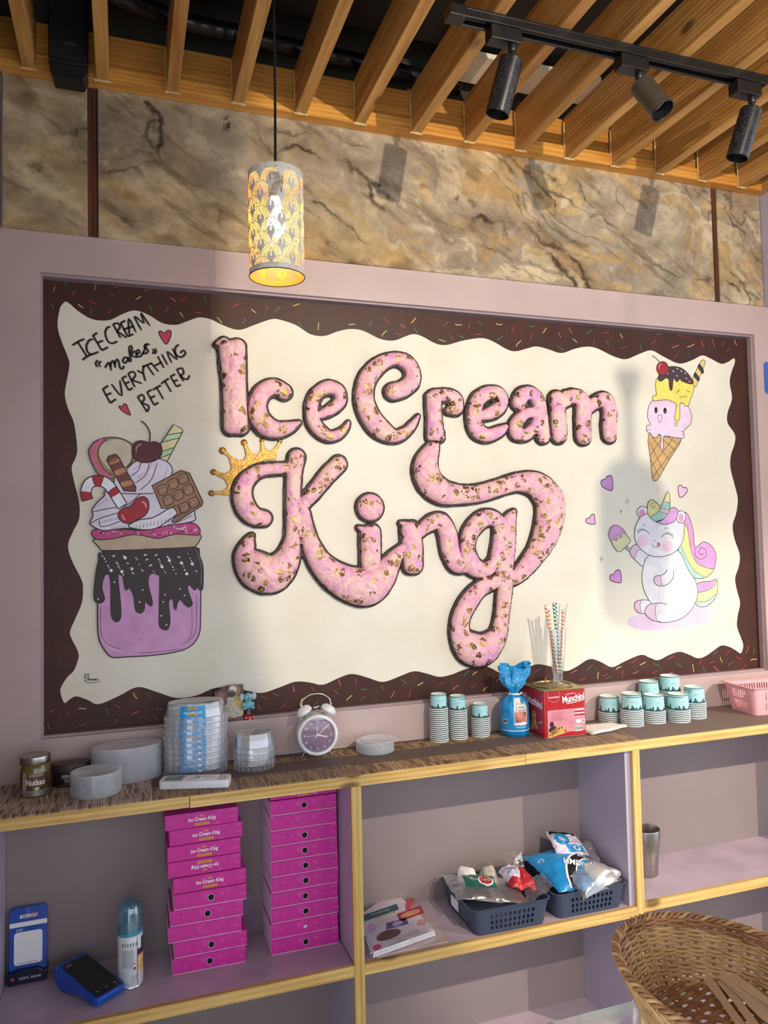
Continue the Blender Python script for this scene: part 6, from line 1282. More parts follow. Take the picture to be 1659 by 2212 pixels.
for i in range(10):
    d = dup(protos[kk[i]], (.1005+(sk[i]-140)*.00034, -.137-(.002 if i in (0, 4, 5) else 0), Lz+(9-i)*.0386+.0002), rnd.uniform(-.012, .012), 'magenta cake box %s, %s in left uneven stack' % (kd[kk[i]], ordl(i, 10)), 'cake boxes in the left stack')
kk = ['hole', 'closed', 'hole', 'hole', 'hole', 'hole', 'hole', 'hole', 'half', 'hole']
for i in range(10):
    dup(protos[kk[i]], (.3475+rnd.uniform(-.0012, .0012)-(.002 if i > 7 else 0), -.135, Lz+(9-i)*.0386+.0002), rnd.uniform(-.006, .006), 'magenta cake box %s, %s in right tidy stack' % (kd[kk[i]], ordl(i, 10)), 'cake boxes in the right stack')
d = dup(protos['logo'], (.349, -.131, Lz+10*.0386+.0002), 0, 'magenta cake box flattened on top of the right tidy stack', 'cake boxes in the right stack'); d.scale = (1, 1, .45)
for t in protos.values():
    for c_ in list(t.children): bpy.data.objects.remove(c_)
    bpy.data.objects.remove(t)
pt = at(537, 1970, y=-.02)
tr = tag(MB().prism(rrect(.10, .115, .012), (Vector((0, 0, .0575)), X, Z, -Y), 0, .006).build('plastic_tray', clear('lilac_plastic', (180, 160, 190), .5, .2)), 'translucent plastic tray standing behind the left box stack', 'tray')
tr.location = (pt.x-.038, -.006, Lz+.0005+.05*0)

# payment stand
q0, q1 = at(13, 2122, y=-.030), at(101, 2108, y=-.030); qw = q1.x-q0.x; qh = at(60, 1956, y=-.02).z-Lz
qs = thing('payment_stand', 'blue upright payment code stand in a dark base at far left', 'payment stand', ((q0.x+q1.x)/2+.004, -.037, Lz), .02)
M['blue'] = mat('royal_blue', (16, 74, 176), .3, coat=.3); M['navy'] = mat('navy_base', (16, 24, 54), .35)
tl = Vector((0, .018, qh)).normalized(); QF = (Vector((0, 0, 0)), X, tl, X.cross(tl))
MB().prism(rrect(qw*.94, qh*.985, .010, 4, 0, qh*.495), QF, -.010, .0).build('slab', M['blue'], qs, bevel=.002, smooth=30)
MB().prism(rrect(qw*.93, .0105, .0008, 2, 0, qh*.765), QF, -.004, .0007).build('white_stripe', M['print_white'], qs)
MB().prism(rrect(qw*.70, qh*.43, .007, 3, 0, qh*.45), QF, -.004, .0009).build('white_panel', M['print_white'], qs)
b = MB(); b.prism([(-qw*.22, qh*.845), (qw*.20, qh*.845), (qw*.24, qh*.89), (-qw*.20, qh*.89)], QF, 0, .0006); b.build('logo_plate', M['print_white'], qs)
text('PAY', (QF[0]+QF[2]*qh*.867-X*qw*.08, *QF[1:]), M['ink'], 'stand_lettering', qs, width=qw*.16, height=.006, lift=.001, bold=.02)
text('ZAPP', (QF[0]+QF[2]*qh*.867+X*qw*.11, *QF[1:]), mat('logo_red', (190, 40, 40), .4), 'stand_lettering', qs, width=qw*.22, height=.0075, lift=.001, shear=.2, bold=.02)
text('UPI', (QF[0]+QF[2]*qh*.695-X*qw*.22, *QF[1:]), M['print_white'], 'stand_lettering', qs, width=qw*.16, height=.0055, lift=.001, shear=.2)
text('MERCHANT NAME\nSCAN AND PAY', (QF[0]+QF[2]*qh*.70+X*qw*.10, *QF[1:]), mat('navy_print', (10, 36, 100), .5), 'stand_small_print', qs, width=qw*.34, height=.007, lift=.001)
text('Powered by SmartHub', (QF[0]+QF[2]*qh*.258, *QF[1:]), M['ink'], 'stand_small_print', qs, width=qw*.48, height=.0035, lift=.0014)
bs = MB().prism([(-qw*.49, 0), (qw*.47, 0), (qw*.50, qh*.16), (qw*.38, qh*.145), (qw*.25, qh*.19), (-qw*.25, qh*.19), (-qw*.5, qh*.16)], front((0, 0, .0004)), -.022, .008).build('base', M['navy'], qs, bevel=.002)
text('HDFC BANK', front((.006, -.008, qh*.085)), M['print_white'], 'base_lettering', bs, width=qw*.55, height=.006, lift=.0006)
b = MB(); b.prism(disc(.004, .004, 6, -qw*.37, qh*.09), front((0, -.008, 0)), 0, .0006); b.build('base_emblem', mat('emblem_orange', (206, 90, 60), .4), bs)

# card terminal
c00, c10, c11, c01 = at(188.5, 2059, z=Lz+.055), at(132, 2088, z=Lz+.055), at(209, 2153, z=Lz+.026), at(266, 2122, z=Lz+.026)
ct = thing('card_terminal', 'blue handheld card payment terminal lying with its black screen up', 'card terminal', ((c00.x+c11.x)/2, (c00.y+c11.y)/2, Lz))
o_ = ct.location; P4 = [Vector(p)-o_ for p in (c10, c11, c01, c00)]      # left-back, front, right, back
e_l = (P4[1]-P4[0]); e_w = (P4[3]-P4[0]); nrm = e_l.cross(e_w).normalized()
if nrm.z < 0: nrm = -nrm
def tp(a, w, d): return P4[0]+e_l*a+e_w*w+nrm*d
b = MB(); prof = [(-.06, -.003), (1.04, -.003), (1.06, -.010), (1.05, -.022), (.55, -.026), (.40, -.040), (.15, -.052), (-.10, -.046), (-.20, -.026), (-.14, -.008)]
n_p = len(prof); R2 = [[tp(a, w, d) for a, d in prof] for w in (-.07, .0, 1.0, 1.07)]
for row, sh in ((0, .9), (3, .9)):
    ctr = sum(R2[row], Vector())/n_p; R2[row] = [ctr+(p-ctr)*sh for p in R2[row]]
for row in R2:
    for p in row: p.z = max(p.z, .0006)
b.grid([r_ for r_ in R2], True); b.add(R2[0], [tuple(range(n_p))]); b.add(R2[3], [tuple(range(n_p))[::-1]])
ob = b.build('body', M['blue'], ct, bevel=.002, smooth=40); bmx = bmesh.new(); bmx.from_mesh(ob.data); bmesh.ops.recalc_face_normals(bmx, faces=bmx.faces); bmx.to_mesh(ob.data); bmx.free()
FT = (tp(.5, .5, -.003), e_l.normalized(), e_w.normalized(), nrm)
if FT[1].cross(FT[2]).dot(nrm) < 0: FT = (FT[0], e_w.normalized(), e_l.normalized(), nrm); LW = (e_w.length, e_l.length)
else: LW = (e_l.length, e_w.length)
MB().prism(rrect(LW[0]*1.0, LW[1]*.98, .004, 3), FT, -.001, .0012).build('screen', mat('black_screen', (8, 8, 10), .06, coat=.6), ct)
b = MB()
for w in (.18, .5, .82):
    p_ = tp(.90, w, -.0016); b.prism(rrect(.0035, .003, .001, 2), (p_, FT[1], FT[2], nrm), 0, .0004)
b.prism(rrect(.002, .014, .0005, 2) if LW[0] == e_l.length else rrect(.014, .002, .0005, 2), (tp(.06, .22, -.0016), FT[1], FT[2], nrm), 0, .0004)
b.build('screen_marks', mat('mark_grey', (170, 170, 175), .5), ct)

# air freshener can
af = thing('air_freshener', 'white air freshener spray can with clear teal dome cap', 'spray can', (.006, -.132, Lz))
M['canw'] = mat('can_white', (222, 226, 228), .3)
MB().lathe([(0, .0006), (.027, .0006), (.029, .003), (.029, .118), (.027, .124), (0, .124)], seg=44).build('can_body', M['canw'], af, smooth=40)
MB().lathe([(.0292, .0006), (.0298, .002), (.0292, .0035)], seg=44).build('bottom_rim', M['chrome'], af)
MB().lathe([(.0285, .119), (.0288, .127), (.026, .130), (.026, .1255)], seg=44).build('collar', mat('teal_collar', (70, 160, 180), .3), af, smooth=40)
MB().lathe([(.0285, .127), (.0288, .150), (.0275, .170), (.0235, .185), (.015, .195), (.006, .1985), (0, .199)], seg=44).build('cap', clear('teal_cap', (50, 150, 180), .52, .08, .3), af, smooth=60)
b = MB(); b.tube([(0, 0, .124), (0, 0, .170)], .005, 12); b.tube([(.004, 0, .173), (-.014, -.003, .173)], .0045, 10); b.lathe([(.016, .124), (.013, .135), (.006, .140), (0, .140)], seg=24); b.build('nozzle', mat('nozzle_teal', (150, 214, 220), .35), af, smooth=50)
mp = cyl_map((0, 0, 0), .029, math.radians(-92))
gpr = mat('grey_print2', (120, 126, 140), .5); b = MB(); r3 = random.Random(9)
for i in range(17): 
    w = .032*r3.uniform(.8, 1); z = .088-i*.0024; b.grid([[mp(-.020+w*k/8, zz, .0004) for k in range(9)] for zz in (z, z+.0009)])
for i in range(6): b.grid([[mp(-.019+i*.0065+w, zz, .0004) for w in (0, .003)] for zz in (.098, .106)])
for i in range(9): 
    z = .030-i*.0026; x0_ = .001 if i < 6 else -.02; b.grid([[mp(x0_+.018*k/5, zz, .0004) for k in range(6)] for zz in (z, z+.0008)])
b.build('small_print', gpr, af)
text('250 ml', None, gpr, 'can_lettering', af, width=.012, mapf=lambda x, z, l: mp(x+.008, z+.012, l), lift=.0006)
b = MB(); d_ = [mp(.010+.0085*a, .050+.0085*c_, .0006) for a, c_ in ((0, -1), (1, 0), (0, 1), (-1, 0))]; b.add(d_, [(0, 1, 2, 3)]); d_ = [mp(.010+.0068*a, .050+.0068*c_, .0009) for a, c_ in ((0, -1), (1, 0), (0, 1), (-1, 0))]; b.add(d_, [(0, 1, 2, 3)], 1)
d_ = [mp(.010+a*.0026, .0485+c_*.0036, .0012) for a, c_ in ((-.6, -1), (.6, -1), (1, -.2), (0, 1.2), (-1, -.2))]; b.add(d_, [(0, 1, 2, 3, 4)], 2); b.build('hazard_diamond', [mat('hazard_red', (196, 60, 60), .4), M['print_white'], M['ink']], af)
for nm, x0_, x1_, z0, z1, c_ in (('side_line', .0165, .0178, .006, .118, (50, 40, 60)), ('purple_panel', .018, .044, .074, .088, (70, 40, 84)), ('fruit_picture', .018, .044, .036, .074, (226, 180, 110)), ('lower_picture', .018, .044, .006, .036, (206, 200, 200)), ('green_emblem', .030, .044, .088, .112, (30, 70, 50))):
    MB().grid([[mp(x0_+(x1_-x0_)*k/6, zz, .0004) for k in range(7)] for zz in (z0, z1)]).build(nm, mat(nm, c_, .4, var=.12, vs=120), af, smooth=60)

# menu booklets
def on(z, *pts): return [at(px, py, z=z) for px, py in pts]
def booklet(corners, z0, h, name, label, m, group):
    C_ = [Vector((max(p.x, .5600), p.y, p.z)) for p in on(z0+h, *corners)]; c0 = sum((Vector((p.x, p.y, 0)) for p in C_), Vector())/4; t = thing(name, label, 'booklet', (c0.x, c0.y, z0), 0, group)
    return t, [(p.x-c0.x, p.y-c0.y) for p in C_]
m1, Q1 = booklet(((796, 1990), (872, 1926), (968, 2030), (815, 2064)), Lz+.0004, .006, 'menu_card', 'clear-sleeved menu card underneath the spiral booklet', None, 'menus on the middle shelf')
ZF = lambda z: (Vector((0, 0, z)), X, Y, Z)
b = MB(); b.prism(Q1, ZF(0), .0002, .0030); b.build('cards', mat('card_peach', (222, 186, 160), .5, var=.1), m1); MB().prism([(x_*1.02, y_*1.02) for x_, y_ in Q1], ZF(0), .0036, .0044).build('sleeve', clear('clear_sleeve', (215, 215, 225), .15, .1), m1)
m2, Q2 = booklet(((777, 1975), (853, 1924), (941, 2008), (806, 2056)), Lz+.0052, .016, 'menu_booklet', 'dog-eared spiral menu booklet lying on the middle shelf by the post', None, 'menus on the middle shelf')
for i in range(5): MB().prism([(x_*(1.0-.006*i)+.0012*math.sin(i*3), y_*(1-.004*i)+.001*math.cos(i*2)) for x_, y_ in Q2], ZF(0), .0004+.0027*i, .0026+.0027*i).build('page', [M['paper'], M['card_white']][i % 2], m2)
MB().prism([Q2[0], Q2[1], (Q2[2][0]*.9+Q2[1][0]*.1, Q2[2][1]*.9+Q2[1][1]*.1), (Q2[2][0]*.86+Q2[3][0]*.14, Q2[2][1]*.86+Q2[3][1]*.14), Q2[3]], ZF(0), .0142, .0152).build('cover', mat('cover_lilac', (206, 194, 204), .45, var=.06, vs=20), m2)
A0, A1, A3 = Vector((*Q2[3], 0)), Vector((*Q2[2], 0)), Vector((*Q2[0], 0))      # cover axes: right along front edge, up towards the back
def cv(u, w): return ((A0+(A1-A0)*u+(A3-A0)*w).x, (A0+(A1-A0)*u+(A3-A0)*w).y)
def cpatch(nm, pts, c, l=.0004): MB().prism(cr([cv(*p) for p in pts], 4) if len(pts) > 4 else [cv(*p) for p in pts], ZF(.0152), -.0004, l).build(nm, mat(nm, c, .45, var=.1, vs=60), m2)
cpatch('teal_banner', [(.02, .78), (.62, .80), (.62, .97), (.02, .95)], (36, 84, 100)); cpatch('gold_line', [(.20, .74), (.55, .755), (.55, .775), (.20, .76)], (190, 160, 80), .0006)
cpatch('red_picture', [(.55, .48), (.97, .50), (.97, .72), (.55, .70)], (166, 40, 62)); cpatch('red_spoon', [(.72, .74), (.80, .72), (.92, .96), (.86, 1.0), (.78, .94)], (190, 70, 90))
cpatch('hot_dog', [(.60, .58), (.70, .54), (.88, .55), (.93, .60), (.86, .65), (.68, .66), (.60, .62)], (206, 150, 110), .0007); cpatch('violet_picture', [(.30, .40), (.66, .36), (.66, .52), (.34, .56)], (84, 60, 120))
cpatch('blossom', [(.42, .42), (.50, .40), (.58, .44), (.56, .50), (.48, .52), (.42, .48)], (170, 160, 200), .0007); cpatch('cone_picture', [(.04, .52), (.10, .44), (.18, .52), (.20, .62), (.12, .66), (.05, .62)], (196, 160, 190)); cpatch('sundae_picture', [(.12, .22), (.24, .16), (.44, .18), (.50, .28), (.40, .36), (.24, .38), (.14, .32)], (92, 52, 58))
cpatch('glass_picture', [(.80, .22), (.88, .20), (.93, .28), (.92, .36), (.82, .36), (.78, .30)], (196, 150, 140)); cpatch('pink_cup', [(.03, .02), (.12, .02), (.14, .10), (.08, .14), (.02, .10)], (190, 70, 110))
ang = math.atan2((A1-A0).y, (A1-A0).x); u_ = (A1-A0).normalized(); w_v = Z.cross(u_)
def ctext(t_, u, w, wd, hh, m): text(t_, (Vector((*cv(u, w), .0152)), u_, w_v, Z), m, 'cover_lettering', m2, width=wd, height=hh, lift=.0008, shear=.15)
ctext('Ice Cream King', .32, .885, .055, .010, M['print_white']); mr_ = mat('maroon_print', (120, 50, 70), .5); ctext('Odyssey to Ice Cream, Waffles,', .55, .13, .085, .005, mr_); ctext('Italian Shakes, Beverages', .58, .08, .07, .005, mr_); ctext('Contact', .45, .03, .03, .004, M['ink'])
b = MB(); dv = (A3-A0)
for i in range(16):
    c_ = A0+dv*(.02+.06*i)-u_*.002; b.tube([c_+u_*.005*math.cos(a)+Z*(.008+.0068*math.sin(a)) for a in [k*math.pi/6 for k in range(12)]], .0008, 5, True)
b.build('spiral_binding', M['chrome'], m2)

# grey pierced baskets and what lies in them
M['gbask'] = mat('slate_plastic', (60, 71, 94), .42, var=.04)
gh = lambda u, v, l: u > .024 and u < l-.024 and (u % .0128) < .0056 and .010 < v < .056 and ((v-.010) % .0165) < .0105
G1c, G2c = Vector((.974, -.1405, Lz)), Vector((1.222, -.1375, Lz))
g1 = pierced(.205, .205, .232, .226, .070, .022, gh, M['gbask'], 'storage_basket', 'slate grey pierced basket nearer the menus holding a red and green bag', G1c, -.02, 'basket')
g2 = pierced(.205, .205, .232, .226, .070, .022, gh, M['gbask'], 'storage_basket', 'slate grey pierced basket against the post holding a blue bag and white roll', G2c, -.01, 'basket')
g1['group'] = g2['group'] = 'pierced baskets on the middle shelf'
MB().prism(rrect(.05, .028, .002), (Vector((-.1118, .02, .036)), -Y, Z, -X), 0, .0006).build('label_frame', M['print_white'], g1).rotation_euler = (0, -.16*0, 0)
def pouch_f(quad, h, seed, amp, sag=0.0):
    """upper/lower face of a crumpled pouch over four corners, as a function of (u, v)"""
    Qd = [Vector(q) for q in quad]; nn = (Qd[1]-Qd[0]).cross(Qd[3]-Qd[0]).normalized()
    def S_(u, v, l=0.0, s_=1.0):
        p = (Qd[0]*(1-u)+Qd[1]*u)*(1-v)+(Qd[3]*(1-u)+Qd[2]*u)*v
        uu, vv = min(max(u, 0), 1), min(max(v, 0), 1)
        e = (4*uu*(1-uu))**.6*(4*vv*(1-vv))**.6
        w = np.array([u*3.1+seed*1.7, v*3.1+seed*.9]); f1 = float(fbm(w[:1], w[1:], seed % 40+3, 3)[0])-.5
        f2 = 1-abs(2*float(fbm(w[:1]*1.6+4, w[1:]*1.6+u*2, seed % 40+13, 2)[0])-1)
        return p+nn*(s_*h*e+(f1*2.2+(f2-.7)*1.5)*amp+l)
    return S_
def sheet(nm, S_, m, parent, u0=0, u1=1, v0=0, v1=1, l=0.0, n=30, under=False, edge=None):
    b = MB(); us = [u0+(u1-u0)*i/n for i in range(n+1)]; vs_ = [v0+(v1-v0)*i/n for i in range(n+1)]
    f = (lambda u, v: S_(u, v, l)) if edge is None else (lambda u, v: S_(*edge(u, v), l))
    b.grid([[f(u, v) for u in us] for v in vs_])
    if under: b.grid([[S_(u, v, 0, -.3) for u in us][::-1] for v in vs_])
    return b.build(nm, m, parent, smooth=70)
def stext(t_, S_, u, v, w, hh, Lu, Lv, m, parent, rot=0.0, l=.0025, **k):
    return text(t_, None, m, 'bag_lettering', parent, width=w, height=hh, rot=rot, mapf=lambda x, z, q: S_(u+x/Lu, v+z/Lv, q), lift=l, **k)
M['poly'] = clear('clear_poly', (226, 224, 226), .16, .10, .35)
gB, rB = mat('bag_green', (30, 96, 80), .4, var=.12), mat('bag_red', (184, 40, 44), .35, var=.12)
b1 = thing('poly_bag', 'crumpled clear poly bag with green and red print in the left grey basket', 'bag', G1c+Vector((0, 0, .03)))
S1 = pouch_f(((-.135, -.045, .050), (.055, -.095, .026), (.085, .045, .030), (-.125, .085, .062)), .024, 5, .006)
sheet('pouch', S1, M['poly'], b1, under=True, n=34)
sheet('green_print', S1, gB, b1, .20, .62, .24, .80, .0012, edge=lambda u, v: (u+.10*(v-.5), v)); sheet('red_badge', S1, rB, b1, 0, 1, 0, 1, .0022, 14, edge=lambda u, v: (.48+.10*(.2+.8*u)*math.cos(6.283*v), .42+.15*(.2+.8*u)*math.sin(6.283*v)))
MB().add([S1(.48+.105*math.cos(a), .42+.155*math.sin(a), .0020) for a in [i*math.pi/14 for i in range(28)]]+[S1(.48+.085*math.cos(a), .42+.13*math.sin(a), .0026) for a in [i*math.pi/14 for i in range(28)]], [(i, (i+1) % 28, (i+1) % 28+28, i+28) for i in range(28)]).build('badge_ring', M['print_white'], b1)
stext('1 KG', S1, .48, .42, .022, .009, .20, .15, M['print_white'], b1, l=.0036); stext('PLAST', S1, .30, .52, .040, .013, .20, .15, M['print_white'], b1, rot=-1.2); stext('E', S1, .60, .45, .011, .014, .20, .15, M['print_white'], b1, rot=-.2)
K1 = pouch_f(((.030, -.045, .048), (.105, -.060, .040), (.115, .040, .050), (.040, .055, .058)), .030, 11, .008)
sheet('red_fold', K1, rB, b1, under=True); sheet('white_fold', K1, M['card_white'], b1, .0, .46, .25, .9, .0012); stext('HM\nBAG', K1, .25, .55, .022, .016, .08, .10, gB, b1)
sheet('loose_end', pouch_f(((.050, -.098, .030), (.140, -.085, .054), (.150, -.010, .060), (.080, -.020, .040)), .010, 9, .006), M['poly'], b1, n=20); sheet('twisted_end', pouch_f(((.060, .035, .070), (.110, .020, .068), (.122, .060, .098), (.075, .085, .092)), .010, 12, .007), M['poly'], b1, n=18)
crumple('tissue', M['paper'], 'crumpled white tissue at the back of the left grey basket', 'tissue', G1c+Vector((-.058, .050, .062)), .040, 8, .85, .5, 'crumpled tissues in the baskets')
crumple('tissue', mat('beige_tissue', (206, 196, 182), .8), 'crumpled beige tissue in the middle of the left grey basket', 'tissue', G1c+Vector((.012, .058, .056)), .036, 21, .8, .5, 'crumpled tissues in the baskets')
b2 = thing('poly_bag', 'blue and white printed bag of poly bags slumped in the right grey basket', 'bag', G2c+Vector((0, 0, .03)))
bb = mat('bag_sky_blue', (38, 146, 210), .32, var=.08, vs=40)
S2 = pouch_f(((-.085, -.080, .030), (.040, -.098, .030), (.100, .070, .078), (-.105, .085, .070)), .032, 16, .004)
sheet('pouch', S2, bb, b2, under=True, n=34)
arc = lambda r0, r1: (lambda u, v: (1.02-(r0+(r1-r0)*u)*math.cos(-.25+1.75*v)*.95, -.02+(r0+(r1-r0)*u)*math.sin(-.25+1.75*v)*1.0))
def clampe(f): return lambda u, v: tuple(min(max(q, .02), .98) for q in f(u, v))
sheet('white_arc', S2, M['print_white'], b2, 0, 1, .14, 1, .0010, 22, edge=clampe(arc(.74, .78))); sheet('black_arc', S2, M['ink'], b2, 0, 1, .14, 1, .0012, 22, edge=clampe(arc(.58, .74))); sheet('white_arc', S2, M['print_white'], b2, 0, 1, .14, 1, .0014, 22, edge=clampe(arc(.56, .585)))
sheet('white_corner', S2, M['card_white'], b2, 0, 1, .14, 1, .0012, 22, edge=clampe(arc(.0, .24)))
stext('HMDPE', S2, .62, .40, .074, .022, .16, .18, M['print_white'], b2, rot=-.42, l=.0034, bold=.02); stext('BAG', S2, .80, .56, .028, .010, .16, .18, M['print_white'], b2, rot=-.30, l=.0034); stext('NET WT.\n1 KG.', S2, .42, .12, .024, .016, .16, .18, M['print_white'], b2, rot=-.30, l=.0034); stext('Q', S2, .10, .66, .016, .018, .16, .18, M['print_white'], b2, l=.0034)
S3 = pouch_f(((-.025, .025, .082), (.064, -.005, .080), (.062, .065, .118), (-.020, .095, .126)), .014, 22, .007)
sheet('folded_top', S3, M['card_white'], b2, under=True); sheet('blue_print', S3, bb, b2, 0, 1, 0, 1, .0012, 18, edge=lambda u, v: (.36+.24*(.45+.55*u)*math.cos(6.283*v), .60+.26*(.45+.55*u)*math.sin(6.283*v))); sheet('blue_print', S3, bb, b2, .40, .92, .10, .36, .0012); stext('O', S3, .70, .22, .022, .018, .09, .09, M['print_white'], b2, bold=.05)
sheet('black_edge', S3, M['ink'], b2, .05, .95, .86, .98, .0014, 16)
sheet('clear_end', pouch_f(((.030, -.050, .050), (.100, -.010, .062), (.108, .070, .095), (.050, .040, .085)), .022, 30, .008), M['poly'], b2, under=True, n=24)
rl = thing('bag_roll', 'roll of white bags in clear wrap at the front of the right grey basket', 'bag roll', G2c+Vector((.040, -.064, .068)), .30); rl.scale = (1.06, 1.0, 1.1)
sp2 = [((.006+.00030*i)*1.55*math.cos(i*.36), (.006+.00030*i)*.78*math.sin(i*.36)) for i in range(70)]
def roll(nm, sp_, cx, y0, y1, wob):
    b = MB(); b.grid([[Vector((x_+cx+wob*math.sin(z_*160+q*2), y0+(y1-y0)*q/6+.004*math.sin(i*.4), z_+.012)) for i, (x_, z_) in enumerate(sp_)] for q in range(7)])
    o = b.build(nm, M['paper'], rl, smooth=60); sd = o.modifiers.new('t', 'SOLIDIFY'); sd.thickness = .0010
roll('rolled_bags', sp2, .008, -.038, .060, .001); roll('rolled_bags', [(.0115*(1-.010*i)*math.cos(i*.3), .010*(1-.010*i)*math.sin(i*.3)) for i in range(50)], .052, -.040, .055, .0006)
sheet('wrap', pouch_f(((-.100, -.048, -.004), (.066, -.052, -.006), (.068, .050, .010), (-.060, .060, .016)), .036, 41, .005), M['poly'], rl, n=26)
sheet('blue_print', pouch_f(((-.090, -.040, .004), (-.015, -.030, .010), (-.015, .045, .020), (-.060, .055, .020)), .012, 43, .004), mat('print_deep_blue', (120, 170, 214), .4, var=.2), rl, n=16)

# steel tumbler and its spoon
tb = thing('tumbler', 'brushed steel tumbler standing right of the second post', 'tumbler', (1.512, -.105, L2+.008))
MB().lathe([(0, .0006), (.033, .0006), (.035, .003), (.0385, .06), (.044, .105), (.0452, .135), (.0442, .139), (.0432, .135), (.042, .105), (.0365, .06), (.033, .006), (0, .005)], seg=48).build('cup', M['steel'], tb, smooth=50)
tube_ = MB(); tube_.tube(cr([(-.0435, -.012, .102), (-.062, -.020, .098), (-.066, -.022, .078), (-.058, -.018, .055), (-.0395, -.012, .050)], 6, False), .0035, 10); tube_.build('handle', M['steel'], tb, smooth=60)
b = MB(); b.tube([Vector((-.022, .010, .008)), Vector((-.008, .018, .06)), Vector((.012, .030, .128))], [.0045, .0045, .005], 10)
o = tag(b.build('metal_straw', M['chrome'], smooth=50), 'short steel bar standing inside the steel tumbler', 'stirrer'); o.location = (1.512-.012, -.105, L2+.009)

# ------------------------------------------------------------------ counter with glass top and the wicker basket on it
TZ = 0.910; BC = Vector((.780, -1.250, TZ)); RZ = 1.0
gt = thing('glass_counter', 'glass-topped counter at lower right under the wicker basket', 'counter', (.95, -1.40, 0))
M['gedge'] = clear('glass_edge', (190, 225, 220), .6, .05, .5)
gx0, gx1, gy0, gy1 = .30-.95, 1.30-.95, -1.75+1.40, -1.118+1.40
MB().box((gx0, gy0, TZ-.010), (gx1, gy1, TZ)).build('glass_top', M['glass'], gt)
b = MB(); b.box((gx0, gy1, TZ-.0098), (gx1, gy1+.0012, TZ-.0002)); b.build('back_edge', M['gedge'], gt)
for lx in (gx0+.30, gx1-.06):
    for ly in (gy0+.04, gy1-.12): MB().box((lx-.02, ly-.02, 0), (lx+.02, ly+.02, TZ-.0102)).build('leg', M['steel'], gt)

wk = thing('wicker_basket', 'oval woven rattan basket holding wooden spoons at lower right', 'basket', BC)
def wmat(nm, c0, c1): 
    s = NT(nm); v = s.coord(); s.set(Base_Color=s.ramp(s.noise(v, 26, 4, .6), [(.3, c0), (.7, c1)]), Roughness=.36, Specular_IOR_Level=.5); s.bump(s.noise(s.coord((1, 1, 1)), 320, 2), .15, .0006); return s.m
M['rattan'] = wmat('rattan', (176, 128, 78), (222, 180, 124)); M['rattan_d'] = wmat('rattan_dark', (132, 86, 52), (184, 132, 84))
BHt = RZ-TZ; ax0, ay0, ax1, ay1 = .098, .138, .134, .181
NS = 36
def wall_p(a, v, off=0.0):
    v = max(v, .004); k = v**.85; ax = ax0+(ax1-ax0)*k; ay = ay0+(ay1-ay0)*k
    return Vector(((ax+off)*math.cos(a), (ay+off)*math.sin(a), .006+(BHt-.008)*v))
rows = 26
for r_i in range(rows):
    v = (r_i+.3)/rows; ph = r_i % 2; P = []
    for i in range(NS*4):
        a = 2*math.pi*i/(NS*4); P.append(wall_p(a, v+.012*math.sin(a*3+r_i), .0030*math.cos(NS/2*a+math.pi*ph)))
    MB().tube(P, .0029, 6, True, flat=.95).build('weaver', M['rattan'] if r_i < 22 else M['rattan_d'], wk, smooth=180)
for i in range(NS):
    a = 2*math.pi*i/NS; st2 = MB()
    for da in (-.012, .012): st2.tube([wall_p(a+da, v/6) for v in range(7)], .0017, 5)
    st2.build('stake', M['rattan_d'], wk, smooth=180)
for k in range(3):                                       # plaited border
    P = []
    n_ = 240
    for i in range(n_):
        a = 2*math.pi*i/n_; t_ = a*30+k*2*math.pi/3; c_ = wall_p(a, 1.0, .002); rad = Vector((math.cos(a), math.sin(a), 0))
        P.append(c_+rad*(.0044*math.cos(t_))+Z*(.0034*math.sin(t_)+.001))
    MB().tube(P, .0027, 6, True).build('plait', M['rattan_d'] if k else M['rattan'], wk, smooth=180)
for i in range(44):                                     # slanting strands under the plait, outside
    a = 2*math.pi*i/44; P = [wall_p(a+.16*t_-.06, .98-.22*t_, .0056-.0026*t_) for t_ in (0, .25, .5, .75, 1)]
    MB().tube(P, .0027, 6).build('border_strand', M['rattan'], wk, smooth=180)
for q in range(22):                                     # woven floor
    y_ = -ay0+.006+q*(2*ay0-.012)/21; hx = ax0*math.sqrt(max(0, 1-(y_/ay0)**2))
    if hx < .012: continue
    P = [Vector((-hx+2*hx*i/28, y_, .006+.0022*math.cos(math.pi*(i/28*2*hx/.016)+math.pi*(q % 2)))) for i in range(29)]
    MB().tube(P, .0036, 6).build('floor_weaver', M['rattan_d'], wk, smooth=180)
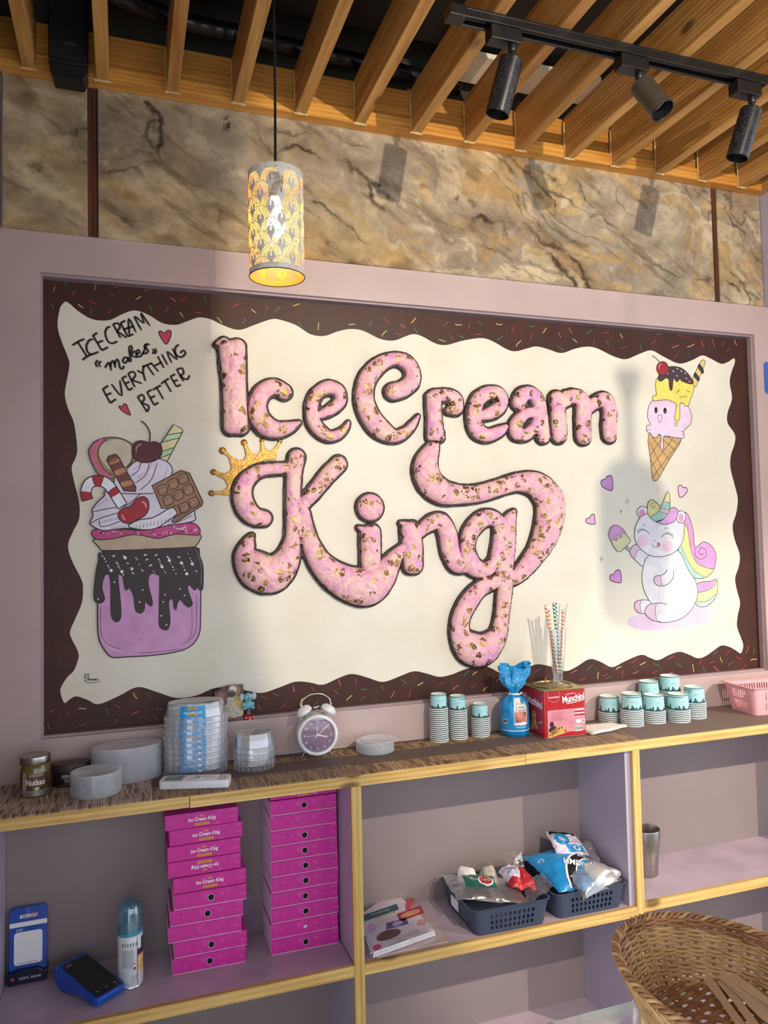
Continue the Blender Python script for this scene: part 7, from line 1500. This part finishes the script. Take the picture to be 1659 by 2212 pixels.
for q in range(11):
    x_ = -ax0+.012+q*(2*ax0-.024)/10; hy = ay0*math.sqrt(max(0, 1-(x_/ax0)**2))-.004
    MB().tube([(x_, -hy, .006), (x_, hy, .006)], .0022, 5).build('floor_stake', M['rattan_d'], wk)
MB().tube([(ax0*1.01*math.cos(a), ay0*1.01*math.sin(a), .004) for a in [i*math.pi/40 for i in range(80)]], .0035, 6, True).build('foot_ring', M['rattan'], wk, smooth=180)
# wooden spoons in the basket
M['birch'] = wood('birch', (216, 180, 142), (236, 206, 168), 'x', .55, 3, False)
tips = [(1528, 2113, 1610, 2222), (1560, 2118, 1640, 2222), (1552, 2098, 1660, 2200), (1558, 2102, 1672, 2206), (1566, 2104, 1686, 2204), (1580, 2106, 1700, 2200), (1602, 2122, 1720, 2205)]
labs = ['wooden spoon nearest the left lying in the wicker basket', 'second wooden spoon from the left in the wicker basket', 'third wooden spoon from the left in the wicker basket', 'fourth wooden spoon from the left, on edge in the basket', 'fifth wooden spoon from the left, on edge in the basket', 'sixth wooden spoon from the left in the wicker basket', 'rightmost wooden spoon in the wicker basket']
for i, (x0_, y0_, x1_, y1_) in enumerate(tips):
    z_ = TZ+.0160+.0036*i
    p0, p1 = at(x0_, y0_, z=z_), at(x1_, y1_, z=z_); d = (p1-p0); d.z = 0; d.normalize(); l = .120
    w = .0085; poly = [(0+.006-.006*math.cos(a), w*math.sin(a)) for a in [k*math.pi/8-math.pi/2 for k in range(9)]][::-1]
    poly = [(w-w*math.cos(a), w*math.sin(a)) for a in [-math.pi/2+k*math.pi/10 for k in range(11)]]
    poly = [(p_[0], p_[1]) for p_ in poly]+[(l*.45, w*.72), (l*.9, w*.8), (l, w*.5), (l, -w*.5), (l*.9, -w*.8), (l*.45, -w*.72)]
    o = tag(MB().prism(poly, (Vector((0, 0, 0)), X, Y, Z), -.0010, .0010).build('wooden_spoon', M['birch'], bevel=.0004), labs[i], 'spoon', 'wooden spoons in the wicker basket')
    o.location = (p0.x, p0.y, z_); o.rotation_euler = (0, .03, math.atan2(d.y, d.x)) if i not in (3, 4) else (.5, .03, math.atan2(d.y, d.x))
